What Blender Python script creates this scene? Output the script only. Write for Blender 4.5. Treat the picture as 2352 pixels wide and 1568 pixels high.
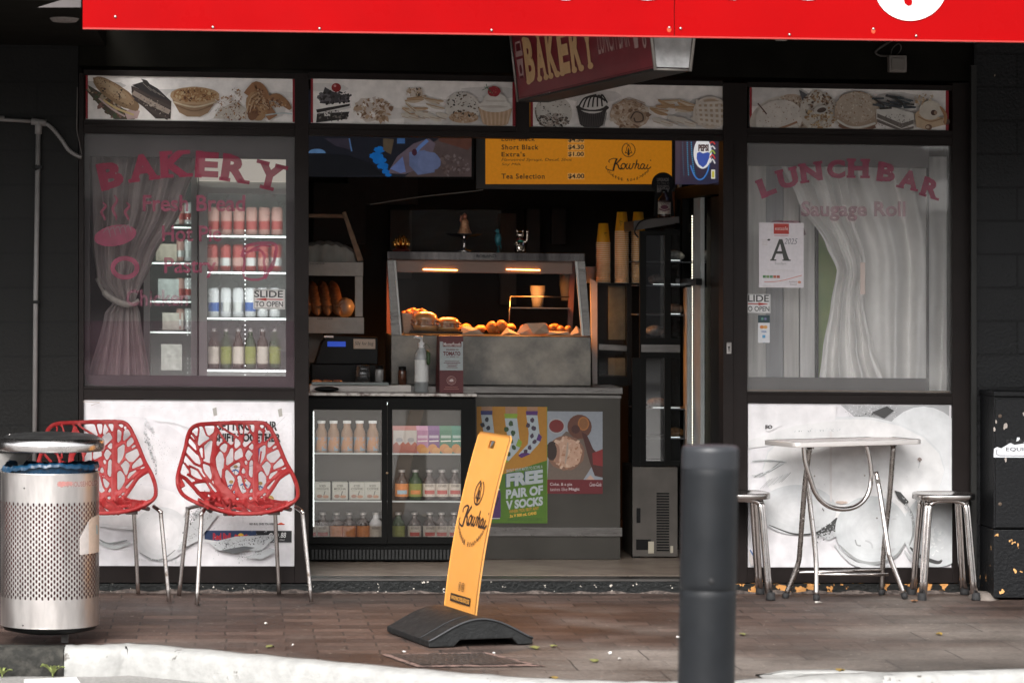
import bpy, bmesh, math, random
from math import sin, cos, pi, radians, sqrt, atan2
from mathutils import Vector, Matrix, Euler
for _o in list(bpy.data.objects): bpy.data.objects.remove(_o, do_unlink=True)
scene = bpy.context.scene
COL = scene.collection
rnd = random.Random(7)

# ------------------------------------------------------------------ camera
F = 6860.0                      # focal length in units of a 2352 px wide picture (105 mm lens)
U0, VH = 1176.0, 640.0          # picture centre column, horizon row
TH = radians(5.3)               # camera turned a little to the right of the shop's normal
CAM = Vector((-14*sin(TH), -14*cos(TH), 1.469))
K = 0.011                       # the street falls gently to the right
cam_d = bpy.data.cameras.new('camera'); cam = bpy.data.objects.new('camera', cam_d); COL.objects.link(cam)
cam.location = CAM
cam.rotation_euler = (radians(90), 0, -TH)
cam_d.sensor_width = 36; cam_d.lens = 36*F/2352
cam_d.shift_y = -(784-VH)/2352
cam_d.clip_end = 500; cam_d.clip_start = .1
cam_d.dof.use_dof = True; cam_d.dof.focus_distance = 13.9; cam_d.dof.aperture_fstop = 4.5
scene.camera = cam

# ------------------------------------------------------------------ world, sun, exposure
SUN_EL, SUN_AZ = radians(40), radians(200)
w = bpy.data.worlds.new('World'); scene.world = w; w.use_nodes = True
nt = w.node_tree; bg = nt.nodes['Background']
sky = nt.nodes.new('ShaderNodeTexSky'); sky.sky_type = 'NISHITA'; sky.sun_disc = False
sky.sun_elevation = SUN_EL; sky.sun_rotation = SUN_AZ; sky.dust_density = 4; sky.air_density = 1.0
hs = nt.nodes.new('ShaderNodeHueSaturation'); hs.inputs['Saturation'].default_value = .10
nt.links.new(sky.outputs[0], hs.inputs['Color']); nt.links.new(hs.outputs[0], bg.inputs[0])
bg.inputs[1].default_value = 0.15
sd = bpy.data.lights.new('sun', 'SUN'); sd.energy = 1.5; sd.angle = radians(30); sd.color = (1, .94, .885)
so = bpy.data.objects.new('sun', sd); COL.objects.link(so)
so.rotation_euler = Euler((radians(90)-SUN_EL, 0, radians(-12)), 'XYZ')
so.location = (0, -20, 20)
scene.view_settings.view_transform = 'Standard'; scene.view_settings.look = 'None'
scene.view_settings.exposure = 1.18; scene.view_settings.gamma = 1
scene.render.engine = 'CYCLES'
scene.cycles.max_bounces = 8; scene.cycles.transparent_max_bounces = 24
scene.cycles.sample_clamp_indirect = 6
scene.cycles.caustics_reflective = False; scene.cycles.caustics_refractive = False

# ------------------------------------------------------------------ picture column/row -> place
_f = Vector((sin(TH), cos(TH), 0)); _r = Vector((cos(TH), -sin(TH), 0))
def ray(u, v): return _f + _r*((u-U0)/F) + Vector((0, 0, (VH-v)/F))
def P(u, v, Y):                 # level coordinates (x, y, z) on the plane y = Y
    d = ray(u, v); t = (Y-CAM.y)/d.y; p = CAM + d*t
    return Vector((p.x, p.y, p.z + K*p.x))
def G(u, v, Z=0.0):             # on the level z = Z
    d = ray(u, v); t = (Z - K*CAM.x - CAM.z)/(d.z + K*d.x); p = CAM + d*t
    return Vector((p.x, p.y, Z))
def S(p): return Vector((p[0], p[1], p[2]-K*p[0]))

# ------------------------------------------------------------------ materials
def lin(h):
    if isinstance(h, (tuple, list)): return tuple(h[:3])
    h = h.lstrip('#'); c = [int(h[i:i+2], 16)/255 for i in (0, 2, 4)]
    return tuple(x/12.92 if x <= .04045 else ((x+.055)/1.055)**2.4 for x in c)
def N(nt, t, **kw):
    n = nt.nodes.new(t)
    for k, v in kw.items(): setattr(n, k, v)
    return n
def mat(name, col, rough=.5, metal=0, var=0., vs=6, bump=0, bs=60, col2=None, thr=.5, width=.08, spec=.5,
        emit=0, ecol=None, alpha=1, coat=0, stretch=None, rvar=0, coords='Object', trans=0, ior=1.45, sheen=0, detail=6):
    m = bpy.data.materials.new(name); m.use_nodes = True; nt = m.node_tree
    b = nt.nodes['Principled BSDF']; c = lin(col)
    b.inputs['Base Color'].default_value = (*c, 1); b.inputs['Roughness'].default_value = rough
    b.inputs['Metallic'].default_value = metal; b.inputs['Specular IOR Level'].default_value = spec
    b.inputs['Alpha'].default_value = alpha; b.inputs['Coat Weight'].default_value = coat
    b.inputs['Transmission Weight'].default_value = trans; b.inputs['IOR'].default_value = ior
    if sheen: b.inputs['Sheen Weight'].default_value = sheen
    if emit:
        b.inputs['Emission Color'].default_value = (*lin(ecol or col), 1); b.inputs['Emission Strength'].default_value = emit
    tc = N(nt, 'ShaderNodeTexCoord'); mp = N(nt, 'ShaderNodeMapping'); nt.links.new(tc.outputs[coords], mp.inputs[0])
    if stretch: mp.inputs['Scale'].default_value = stretch
    if var or col2 or rvar:
        n = N(nt, 'ShaderNodeTexNoise'); n.inputs['Scale'].default_value = vs; n.inputs['Detail'].default_value = detail
        n.inputs['Roughness'].default_value = .65; nt.links.new(mp.outputs[0], n.inputs['Vector'])
        if col2 is not None:
            r = N(nt, 'ShaderNodeValToRGB'); r.color_ramp.elements[0].position = max(0, thr-width); r.color_ramp.elements[1].position = min(1, thr+width)
            r.color_ramp.elements[0].color = (*c, 1); r.color_ramp.elements[1].color = (*lin(col2), 1)
            nt.links.new(n.outputs[0], r.inputs[0]); src = r.outputs[0]
        else: src = None
        if var:
            n2 = N(nt, 'ShaderNodeTexNoise'); n2.inputs['Scale'].default_value = vs*2.3; n2.inputs['Detail'].default_value = 8
            nt.links.new(mp.outputs[0], n2.inputs['Vector'])
            mr = N(nt, 'ShaderNodeMapRange'); mr.inputs[1].default_value = .25; mr.inputs[2].default_value = .75
            mr.inputs[3].default_value = 1-var; mr.inputs[4].default_value = 1+var
            nt.links.new(n2.outputs[0], mr.inputs[0])
            mx = N(nt, 'ShaderNodeMix', data_type='RGBA', blend_type='MULTIPLY'); mx.inputs[0].default_value = 1
            if src: nt.links.new(src, mx.inputs[6])
            else: mx.inputs[6].default_value = (*c, 1)
            nt.links.new(mr.outputs[0], mx.inputs[7]); src = mx.outputs[2]
        if src: nt.links.new(src, b.inputs['Base Color'])
        if rvar:
            mr = N(nt, 'ShaderNodeMapRange'); mr.inputs[1].default_value = .3; mr.inputs[2].default_value = .7
            mr.inputs[3].default_value = max(0, rough-rvar); mr.inputs[4].default_value = min(1, rough+rvar)
            nt.links.new(n.outputs[0], mr.inputs[0]); nt.links.new(mr.outputs[0], b.inputs['Roughness'])
    if bump:
        n = N(nt, 'ShaderNodeTexNoise'); n.inputs['Scale'].default_value = bs; n.inputs['Detail'].default_value = 5
        nt.links.new(mp.outputs[0], n.inputs['Vector'])
        bm = N(nt, 'ShaderNodeBump'); bm.inputs['Strength'].default_value = bump; bm.inputs['Distance'].default_value = .01
        nt.links.new(n.outputs[0], bm.inputs['Height']); nt.links.new(bm.outputs[0], b.inputs['Normal'])
    return m
def glassmat(name, tint=(.93, .95, .94), refl=.09, rough=.02, haze=0., hcol=(.6, .6, .6)):
    m = bpy.data.materials.new(name); m.use_nodes = True; nt = m.node_tree; nt.nodes.clear()
    o = N(nt, 'ShaderNodeOutputMaterial'); t = N(nt, 'ShaderNodeBsdfTransparent'); t.inputs[0].default_value = (*tint, 1)
    g = N(nt, 'ShaderNodeBsdfGlossy'); g.inputs['Roughness'].default_value = rough
    lw = N(nt, 'ShaderNodeFresnel'); lw.inputs[0].default_value = 1.5
    ml = N(nt, 'ShaderNodeMath', operation='MULTIPLY'); ml.inputs[1].default_value = refl/.04; ml.use_clamp = True
    nt.links.new(lw.outputs[0], ml.inputs[0])
    mx = N(nt, 'ShaderNodeMixShader'); nt.links.new(ml.outputs[0], mx.inputs[0]); nt.links.new(t.outputs[0], mx.inputs[1]); nt.links.new(g.outputs[0], mx.inputs[2])
    out = mx
    if haze:
        d = N(nt, 'ShaderNodeBsdfDiffuse'); d.inputs[0].default_value = (*hcol, 1)
        m2 = N(nt, 'ShaderNodeMixShader'); m2.inputs[0].default_value = haze
        tc = N(nt, 'ShaderNodeTexCoord'); n = N(nt, 'ShaderNodeTexNoise'); n.inputs['Scale'].default_value = 5; n.inputs['Detail'].default_value = 7
        nt.links.new(tc.outputs['Object'], n.inputs['Vector'])
        mr = N(nt, 'ShaderNodeMapRange'); mr.inputs[1].default_value = .3; mr.inputs[2].default_value = .7; mr.inputs[3].default_value = haze*.7; mr.inputs[4].default_value = haze*1.3
        nt.links.new(n.outputs[0], mr.inputs[0]); nt.links.new(mr.outputs[0], m2.inputs[0])
        nt.links.new(mx.outputs[0], m2.inputs[1]); nt.links.new(d.outputs[0], m2.inputs[2]); out = m2
    nt.links.new(out.outputs[0], o.inputs[0]); return m
def printmat(name, rough=.5, emit=0, alpha=1, grain=.06, gscale=60, spec=.4):
    m = bpy.data.materials.new(name); m.use_nodes = True; nt = m.node_tree; b = nt.nodes['Principled BSDF']
    a = N(nt, 'ShaderNodeAttribute', attribute_name='Col'); tc = N(nt, 'ShaderNodeTexCoord')
    n = N(nt, 'ShaderNodeTexNoise'); n.inputs['Scale'].default_value = gscale; n.inputs['Detail'].default_value = 7
    nt.links.new(tc.outputs['Object'], n.inputs['Vector'])
    mr = N(nt, 'ShaderNodeMapRange'); mr.inputs[1].default_value = .3; mr.inputs[2].default_value = .7; mr.inputs[3].default_value = 1-grain; mr.inputs[4].default_value = 1+grain
    nt.links.new(n.outputs[0], mr.inputs[0])
    mx = N(nt, 'ShaderNodeMix', data_type='RGBA', blend_type='MULTIPLY'); mx.inputs[0].default_value = 1
    nt.links.new(a.outputs['Color'], mx.inputs[6]); nt.links.new(mr.outputs[0], mx.inputs[7])
    nt.links.new(mx.outputs[2], b.inputs['Base Color']); b.inputs['Roughness'].default_value = rough; b.inputs['Alpha'].default_value = alpha
    b.inputs['Specular IOR Level'].default_value = spec
    if emit: nt.links.new(mx.outputs[2], b.inputs['Emission Color']); b.inputs['Emission Strength'].default_value = emit
    return m
PRINT = printmat('printed_ink'); PRINT_SCREEN = printmat('screen_picture', emit=.28); 
FOODPRINT = printmat('faded_food_print', grain=.09, gscale=30, rough=.45)
PHOTO_PRINT = printmat('weathered_photo_print', grain=.10, gscale=16, rough=.45)

# ------------------------------------------------------------------ object helpers
ROOT = {}
def settag(o, label=None, cat=None, group=None, kind=None):
    if label: o['label'] = label
    if cat: o['category'] = cat
    if group: o['group'] = group
    if kind: o['kind'] = kind
    return o
def thing(name, label, cat, loc=(0, 0, 0), rz=0, group=None, local=False):
    o = bpy.data.objects.new(name, None); COL.objects.link(o); o.empty_display_size = .1
    o.location = S(loc); o.rotation_euler = (0, 0, rz); ROOT[o] = None if local else Vector(o.location)
    return settag(o, label, cat, group)
def copy_tree(o, loc=None, rz=None, label=None, parent=None):
    c = o.copy(); COL.objects.link(c)
    if parent: c.parent = parent
    if loc is not None: c.location = S(loc)
    if rz is not None: c.rotation_euler = (0, 0, rz)
    if label: c['label'] = label
    for ch in list(o.children): copy_tree(ch, parent=c)
    return c
def catmull(pts, n=6, closed=False):
    pts = [Vector(p) for p in pts]; out = []; m = len(pts)
    if m < 3: return pts
    rng = range(m if closed else m-1)
    for i in rng:
        if closed: p0, p1, p2, p3 = pts[(i-1) % m], pts[i], pts[(i+1) % m], pts[(i+2) % m]
        else: p0, p1, p2, p3 = pts[max(i-1, 0)], pts[i], pts[i+1], pts[min(i+2, m-1)]
        for k in range(n):
            t = k/n
            out.append(.5*((2*p1)+(p2-p0)*t+(2*p0-5*p1+4*p2-p3)*t*t+(3*p1-p0-3*p2+p3)*t**3))
    if not closed: out.append(pts[-1])
    return out
class MB:
    def __init__(s): s.v = []; s.f = []; s.m = []; s.mats = []; s.sm = []; s.cur = 0; s.c = []; s.col = None; s.smooth = False; s.xf = None
    def mat(s, m, smooth=None):
        if m not in s.mats: s.mats.append(m)
        s.cur = s.mats.index(m)
        if smooth is not None: s.smooth = smooth
        return s
    def add(s, vs, fs, smooth=None):
        b = len(s.v)
        for p in vs: s.v.append(s.xf @ Vector(p) if s.xf else Vector(p))
        for f in fs:
            s.f.append([b+i for i in f]); s.m.append(s.cur); s.sm.append(s.smooth if smooth is None else smooth); s.c.append(s.col)
        return s
    def box(s, x0, x1, y0, y1, z0, z1):
        x0, x1 = min(x0, x1), max(x0, x1); y0, y1 = min(y0, y1), max(y0, y1); z0, z1 = min(z0, z1), max(z0, z1)
        return s.add([(x0,y0,z0),(x1,y0,z0),(x1,y1,z0),(x0,y1,z0),(x0,y0,z1),(x1,y0,z1),(x1,y1,z1),(x0,y1,z1)],
              [(0,3,2,1),(4,5,6,7),(0,1,5,4),(1,2,6,5),(2,3,7,6),(3,0,4,7)], False)
    def pbox(s, u0, v0, u1, v1, Y0, Y1):       # box whose front face fills that picture rectangle at depth Y0
        a = P(u0, v0, Y0); b = P(u1, v1, Y0); return s.box(a.x, b.x, Y0, Y1, b.z, a.z)
    def prism(s, pts, d):                       # polygon (3-D points, planar) extruded by vector d
        n = len(pts); d = Vector(d); a = [Vector(p) for p in pts]; b = [p+d for p in a]
        return s.add(a+b, [list(range(n))[::-1], list(range(n, 2*n))]+[(i, (i+1) % n, n+(i+1) % n, n+i) for i in range(n)], False)
    def tube(s, pts, r, n=10, closed=False, smooth=True, caps=True, sq=1.0):
        pts = [Vector(p) for p in pts]; m = len(pts); vs = []; fs = []
        rr = r if isinstance(r, (list, tuple)) else [r]*m
        up = None
        for i, p in enumerate(pts):
            a = pts[(i-1) % m] if (closed or i > 0) else p; b = pts[(i+1) % m] if (closed or i < m-1) else p
            t = (b-a).normalized() if (b-a).length > 1e-9 else Vector((0, 0, 1))
            if up is None:
                up = Vector((0, 0, 1)) if abs(t.z) < .9 else Vector((0, 1, 0))
            sd = t.cross(up).normalized(); up = sd.cross(t).normalized()
            for k in range(n):
                a_ = 2*pi*k/n; vs.append(p+(sd*cos(a_)+up*sin(a_)*sq)*rr[i])
        for i in range(m if closed else m-1):
            j = (i+1) % m
            for k in range(n): fs.append((i*n+k, i*n+(k+1) % n, j*n+(k+1) % n, j*n+k))
        s.add(vs, fs, smooth)
        if caps and not closed:
            b = len(s.v)-len(vs)
            s.f.append([b+k for k in range(n)][::-1]); s.f.append([b+(m-1)*n+k for k in range(n)])
            for _ in (0, 1): s.m.append(s.cur); s.sm.append(False); s.c.append(s.col)
        return s
    def lathe(s, prof, c=(0, 0, 0), n=24, sx=1, sy=1, smooth=True, a0=0, a1=2*pi):
        c = Vector(c); vs = []; fs = []; full = abs(a1-a0-2*pi) < 1e-6; nn = n if full else n+1
        for (r, z) in prof:
            for k in range(nn):
                a = a0+(a1-a0)*k/n; vs.append(c+Vector((r*cos(a)*sx, r*sin(a)*sy, z)))
        for i in range(len(prof)-1):
            for k in range(n):
                k2 = (k+1) % nn; fs.append((i*nn+k, i*nn+k2, (i+1)*nn+k2, (i+1)*nn+k))
        return s.add(vs, fs, smooth)
    def ball(s, c, r, n=14, m=9, noise=0, seed=0):
        R = random.Random(seed); r = Vector(r) if not isinstance(r, (int, float)) else Vector((r, r, r)); c = Vector(c)
        vs = [c+Vector((0, 0, -r.z))]; fs = []
        for i in range(1, m):
            a = -pi/2+pi*i/m
            for k in range(n):
                q = 1+noise*(R.random()-.5); b = 2*pi*k/n
                vs.append(c+Vector((r.x*cos(a)*cos(b), r.y*cos(a)*sin(b), r.z*sin(a)))*q if False else c+Vector((r.x*cos(a)*cos(b)*q, r.y*cos(a)*sin(b)*q, r.z*sin(a)*q)))
        vs.append(c+Vector((0, 0, r.z)))
        for k in range(n):
            fs.append((0, 1+(k+1) % n, 1+k)); t = 1+(m-2)*n; fs.append((t+k, t+(k+1) % n, len(vs)-1))
            for i in range(m-2): fs.append((1+i*n+k, 1+i*n+(k+1) % n, 1+(i+1)*n+(k+1) % n, 1+(i+1)*n+k))
        return s.add(vs, fs, True)
    def grid(s, fn, nu, nv, smooth=True, thick=None):
        vs = [fn(i/nu, j/nv) for j in range(nv+1) for i in range(nu+1)]
        fs = [(j*(nu+1)+i, j*(nu+1)+i+1, (j+1)*(nu+1)+i+1, (j+1)*(nu+1)+i) for j in range(nv) for i in range(nu)]
        s.add(vs, fs, smooth)
        if thick:
            t = Vector(thick); n = len(vs)
            s.add([Vector(p)+t for p in vs], [f[::-1] for f in fs], smooth)
            b = len(s.v)-2*n; e = [i for i in range(nu+1)]+[(j+1)*(nu+1)-1 for j in range(1, nv+1)]+[nv*(nu+1)+i for i in range(nu-1, -1, -1)]+[j*(nu+1) for j in range(nv-1, 0, -1)]
            for q in range(len(e)):
                a1, a2 = e[q], e[(q+1) % len(e)]
                s.f.append([b+a2, b+a1, b+n+a1, b+n+a2]); s.m.append(s.cur); s.sm.append(False); s.c.append(s.col)
        return s
    def build(s, name, parent=None, label=None, cat=None, group=None, kind=None, origin=None, local=False, bevel=0, remesh=0):
        me = bpy.data.meshes.new(name); o = bpy.data.objects.new(name, me); COL.objects.link(o)
        if parent is not None:
            o.parent = parent; R = ROOT[parent]; ROOT[o] = R
            vs = s.v if (R is None or local) else [S(p)-R for p in s.v]
        else:
            if origin is None:
                xs = [p.x for p in s.v]; ys = [p.y for p in s.v]; zs = [p.z for p in s.v]
                origin = ((min(xs)+max(xs))/2, (min(ys)+max(ys))/2, min(zs))
            R = S(origin); o.location = R; ROOT[o] = R
            vs = [p-Vector(origin) for p in s.v] if local else [S(p)-R for p in s.v]
        me.from_pydata([tuple(p) for p in vs], [], s.f)
        for m in s.mats: me.materials.append(m)
        me.polygons.foreach_set('material_index', s.m); me.polygons.foreach_set('use_smooth', s.sm)
        if any(c is not None for c in s.c):
            ca = me.color_attributes.new('Col', 'FLOAT_COLOR', 'CORNER'); d = []
            for p in me.polygons:
                c = s.c[p.index] or (.5, .5, .5); d += [c[0], c[1], c[2], 1]*p.loop_total
            ca.data.foreach_set('color', d)
        me.update()
        if bevel:
            b = o.modifiers.new('bevel', 'BEVEL'); b.width = bevel; b.segments = 2; b.limit_method = 'ANGLE'; b.angle_limit = radians(40)
        if remesh:
            r = o.modifiers.new('r', 'REMESH'); r.mode = 'VOXEL'; r.voxel_size = remesh; r.use_smooth_shade = True
            sm = o.modifiers.new('s', 'SMOOTH'); sm.factor = .5; sm.iterations = 3
            dg = bpy.context.evaluated_depsgraph_get(); m2 = bpy.data.meshes.new_from_object(o.evaluated_get(dg))
            o.modifiers.clear(); o.data = m2; m2.name = name
        return settag(o, label, cat, group, kind)

# ------------------------------------------------------------------ lettering (built-in font turned into mesh)
_TC = {}
def text_geo(s, bold=0., italic=0., font_space=1.0):
    key = (s, bold, italic, font_space)
    if key in _TC: return _TC[key]
    cu = bpy.data.curves.new('t', 'FONT'); cu.body = s; cu.size = 1; cu.offset = bold; cu.shear = italic; cu.space_character = font_space
    cu.resolution_u = 3
    o = bpy.data.objects.new('t', cu); COL.objects.link(o); dg = bpy.context.evaluated_depsgraph_get()
    me = bpy.data.meshes.new_from_object(o.evaluated_get(dg)); vs = [(v.co.x, v.co.y) for v in me.vertices]; fs = [tuple(p.vertices) for p in me.polygons]
    bpy.data.objects.remove(o); bpy.data.curves.remove(cu); bpy.data.meshes.remove(me)
    xs = [v[0] for v in vs] or [0, 1]; ys = [v[1] for v in vs] or [0, 1]
    bb = (min(xs), min(ys), max(xs), max(ys)); _TC[key] = (vs, fs, bb); return _TC[key]
class Pic:
    """flat artwork: coloured polygons laid one over another, mapped on to a surface by fn(u, v, lift)"""
    STEP = 2.5e-5
    def __init__(s, fn, base=0.0006, clip=None): s.fn = fn; s.l = base; s.mb = MB(); s.clip = clip
    def cut(s, pts):
        if not s.clip: return pts
        x0, y0, x1, y1 = s.clip; pts = [(p[0], p[1]) for p in pts]
        for ax_, lim, sg_ in ((0, x0, 1), (0, x1, -1), (1, y0, 1), (1, y1, -1)):
            out = []
            for i, p in enumerate(pts):
                q = pts[i-1]; a, b = (q[ax_]-lim)*sg_, (p[ax_]-lim)*sg_
                if (a < 0) != (b < 0): t = a/(a-b); out.append((q[0]+(p[0]-q[0])*t, q[1]+(p[1]-q[1])*t))
                if b >= 0: out.append(p)
            pts = out
            if len(pts) < 3: return []
        return pts
    def poly(s, pts, col):
        pts = s.cut(pts)
        if len(pts) < 3: return s
        s.l += s.STEP; s.mb.col = lin(col); s.mb.add([s.fn(p[0], p[1], s.l) for p in pts], [list(range(len(pts)))], False); return s
    def rect(s, u0, v0, u1, v1, col): return s.poly([(u0, v0), (u1, v0), (u1, v1), (u0, v1)], col)
    def ell(s, cx, cy, rx, ry, col, rot=0, n=18, wob=0, a0=0, a1=2*pi):
        R = rnd; pts = []
        for k in range(n):
            a = a0+(a1-a0)*k/(n if abs(a1-a0-2*pi) < 1e-6 else n-1); q = 1+wob*(R.random()-.5)*2
            x, y = rx*cos(a)*q, ry*sin(a)*q; pts.append((cx+x*cos(rot)-y*sin(rot), cy+x*sin(rot)+y*cos(rot)))
        return s.poly(pts, col)
    def stroke(s, pts, w, col, closed=False, sm=0, taper=False):
        pts = [Vector((p[0], p[1], 0)) for p in pts]
        if sm: pts = catmull(pts, sm, closed)
        m = len(pts); s.mb.col = lin(col); L = []
        for i, p in enumerate(pts):
            a = pts[(i-1) % m] if (closed or i) else p; b = pts[(i+1) % m] if (closed or i < m-1) else p
            t = (b-a); t = t.normalized() if t.length > 1e-9 else Vector((1, 0, 0)); nrm = Vector((-t.y, t.x, 0))
            ww = w[i*len(w)//m] if isinstance(w, (list, tuple)) else w
            if taper: ww *= .35+.65*sin(pi*i/(m-1))
            s.l += s.STEP*.3; L.append((p+nrm*ww/2, p-nrm*ww/2, s.l))
        for i in range(m if closed else m-1):
            a, b = L[i], L[(i+1) % m]
            if s.clip:
                q = s.cut([a[0], b[0], b[1], a[1]])
                if len(q) > 2: s.mb.add([s.fn(x, y, a[2]) for x, y in q], [list(range(len(q)))], False)
                continue
            s.mb.add([s.fn(a[0].x, a[0].y, a[2]), s.fn(b[0].x, b[0].y, b[2]), s.fn(b[1].x, b[1].y, b[2]), s.fn(a[1].x, a[1].y, a[2])], [(0, 1, 2, 3)], False)
        return s
    def text(s, t, u0, v0, u1, v1, col, bold=0., italic=0., fn=None, sp=1.0):
        vs, fs, bb = text_geo(t, bold, italic, sp); s.l += s.STEP*2; s.mb.col = lin(col)
        W = (bb[2]-bb[0]) or 1; H = (bb[3]-bb[1]) or 1; q = []
        for x, y in vs:
            a = (x-bb[0])/W; b = (y-bb[1])/H; U = u0+(u1-u0)*a; V = v1+(v0-v1)*b
            if fn: U, V = fn(U, V)
            q.append(s.fn(U, V, s.l))
        s.mb.add(q, fs, False); return s
    def specks(s, cx, cy, rx, ry, n, size, cols, rot=0, mask=None):
        for _ in range(n):
            a = rnd.random()*2*pi; r = sqrt(rnd.random()); x, y = rx*r*cos(a), ry*r*sin(a)
            X, Y_ = cx+x*cos(rot)-y*sin(rot), cy+x*sin(rot)+y*cos(rot)
            if mask and not mask(X, Y_): continue
            z = size*(.4+rnd.random()); s.ell(X, Y_, z, z*(.35+.5*rnd.random()), rnd.choice(cols), rot=rnd.random()*3, n=6, wob=.3)
        return s
    def build(s, name, parent=None, material=None, **kw):
        s.mb.mats = [material or PRINT]; return s.mb.build(name, parent, **kw)
def plane(Y): return lambda u, v, l: P(u, v, Y-l)
def mix(a, b, t):
    a, b = lin(a), lin(b); return tuple(a[i]*(1-t)+b[i]*t for i in range(3))
# ================================================================== materials of the setting
FRAME = mat('bronze_frame', (.0125, .009, .0083), rough=.5, var=.18, vs=5, bump=.05, bs=180, spec=.18)
BLACKP = mat('black_soffit_paint', (.009, .0085, .007), rough=.9, var=.3, vs=3, spec=.05)
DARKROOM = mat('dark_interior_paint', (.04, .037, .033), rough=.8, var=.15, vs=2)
STEEL = mat('brushed_steel', (.15, .142, .135), rough=.33, metal=1, var=.22, vs=5, rvar=.1, bump=.03, bs=150, stretch=(1, 1, 6))
STEEL_DULL = mat('stained_steel', (.060, .056, .05), rough=.36, metal=.95, var=.12, vs=2, rvar=.10)
STEEL_WORN = mat('worn_warmer_steel', (.085, .082, .078), rough=.42, metal=.85, col2=(.20, .18, .155), thr=.52, width=.12, vs=4, var=.2, rvar=.12)
CHROME = mat('polished_chrome', (.66, .62, .60), rough=.16, metal=1, var=.12, vs=20, rvar=.06)
CHROME_D = mat('dull_chrome', (.38, .35, .33), rough=.28, metal=1, var=.2, vs=25, rvar=.08)
WHITE = mat('white_paint', (.75, .74, .72), rough=.45, var=.06, vs=12)
BLACK = mat('black_plastic', (.006, .006, .006), rough=.4, spec=.18)
RUBBER = mat('black_rubber', (.018, .018, .019), rough=.75, var=.2, vs=30)
GLASS = glassmat('clear_glass', refl=.05)

def blockmat(name, col, mortar, w, h, ms, bump, var=.3, rough=.6, chips=None, thr=.7, offs=.5, cs=18, mdist=.02):
    m = bpy.data.materials.new(name); m.use_nodes = True; nt = m.node_tree; b = nt.nodes['Principled BSDF']; L = nt.links
    g = N(nt, 'ShaderNodeNewGeometry'); sp = N(nt, 'ShaderNodeSeparateXYZ'); L.new(g.outputs['Position'], sp.inputs[0])
    cb = N(nt, 'ShaderNodeCombineXYZ'); L.new(sp.outputs[0], cb.inputs[0]); L.new(sp.outputs[2], cb.inputs[1])
    br = N(nt, 'ShaderNodeTexBrick'); br.inputs['Scale'].default_value = 1; br.inputs['Brick Width'].default_value = w; br.inputs['Row Height'].default_value = h
    br.inputs['Mortar Size'].default_value = ms; br.inputs['Color1'].default_value = (*col, 1); br.inputs['Color2'].default_value = (*[c*1.25 for c in col], 1)
    br.inputs['Mortar'].default_value = (*mortar, 1); br.offset = offs; L.new(cb.outputs[0], br.inputs['Vector'])
    n = N(nt, 'ShaderNodeTexNoise'); n.inputs['Scale'].default_value = cs; n.inputs['Detail'].default_value = 8; L.new(g.outputs['Position'], n.inputs['Vector'])
    src = br.outputs[0]
    if chips:
        r = N(nt, 'ShaderNodeMapRange'); r.inputs[1].default_value = thr; r.inputs[2].default_value = thr+.01; L.new(n.outputs[0], r.inputs[0])
        mx = N(nt, 'ShaderNodeMix', data_type='RGBA'); L.new(r.outputs[0], mx.inputs[0]); L.new(src, mx.inputs[6]); mx.inputs[7].default_value = (*lin(chips), 1); src = mx.outputs[2]
    L.new(src, b.inputs['Base Color']); b.inputs['Roughness'].default_value = rough; b.inputs['Specular IOR Level'].default_value = .22
    n2 = N(nt, 'ShaderNodeTexNoise'); n2.inputs['Scale'].default_value = 70; n2.inputs['Detail'].default_value = 5; L.new(g.outputs['Position'], n2.inputs['Vector'])
    ad = N(nt, 'ShaderNodeMath', operation='MULTIPLY_ADD'); L.new(br.outputs['Fac'], ad.inputs[0]); ad.inputs[1].default_value = -1; L.new(n2.outputs[0], ad.inputs[2])
    bp = N(nt, 'ShaderNodeBump'); bp.inputs['Strength'].default_value = bump; bp.inputs['Distance'].default_value = mdist; L.new(ad.outputs[0], bp.inputs['Height']); L.new(bp.outputs[0], b.inputs['Normal'])
    return m
BLOCK = blockmat('black_painted_blocks', (.0034, .0032, .0028), (.0012, .0012, .0011), .4, .1585, .006, .3, rough=.6, mdist=.006)
BLOCKR = blockmat('black_painted_blocks_worn', (.0075, .008, .0088), (.0022, .0024, .003), .4, .1585, .006, .45, rough=.5, chips='#c8b8a0', thr=.80, cs=26, mdist=.008)

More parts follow.
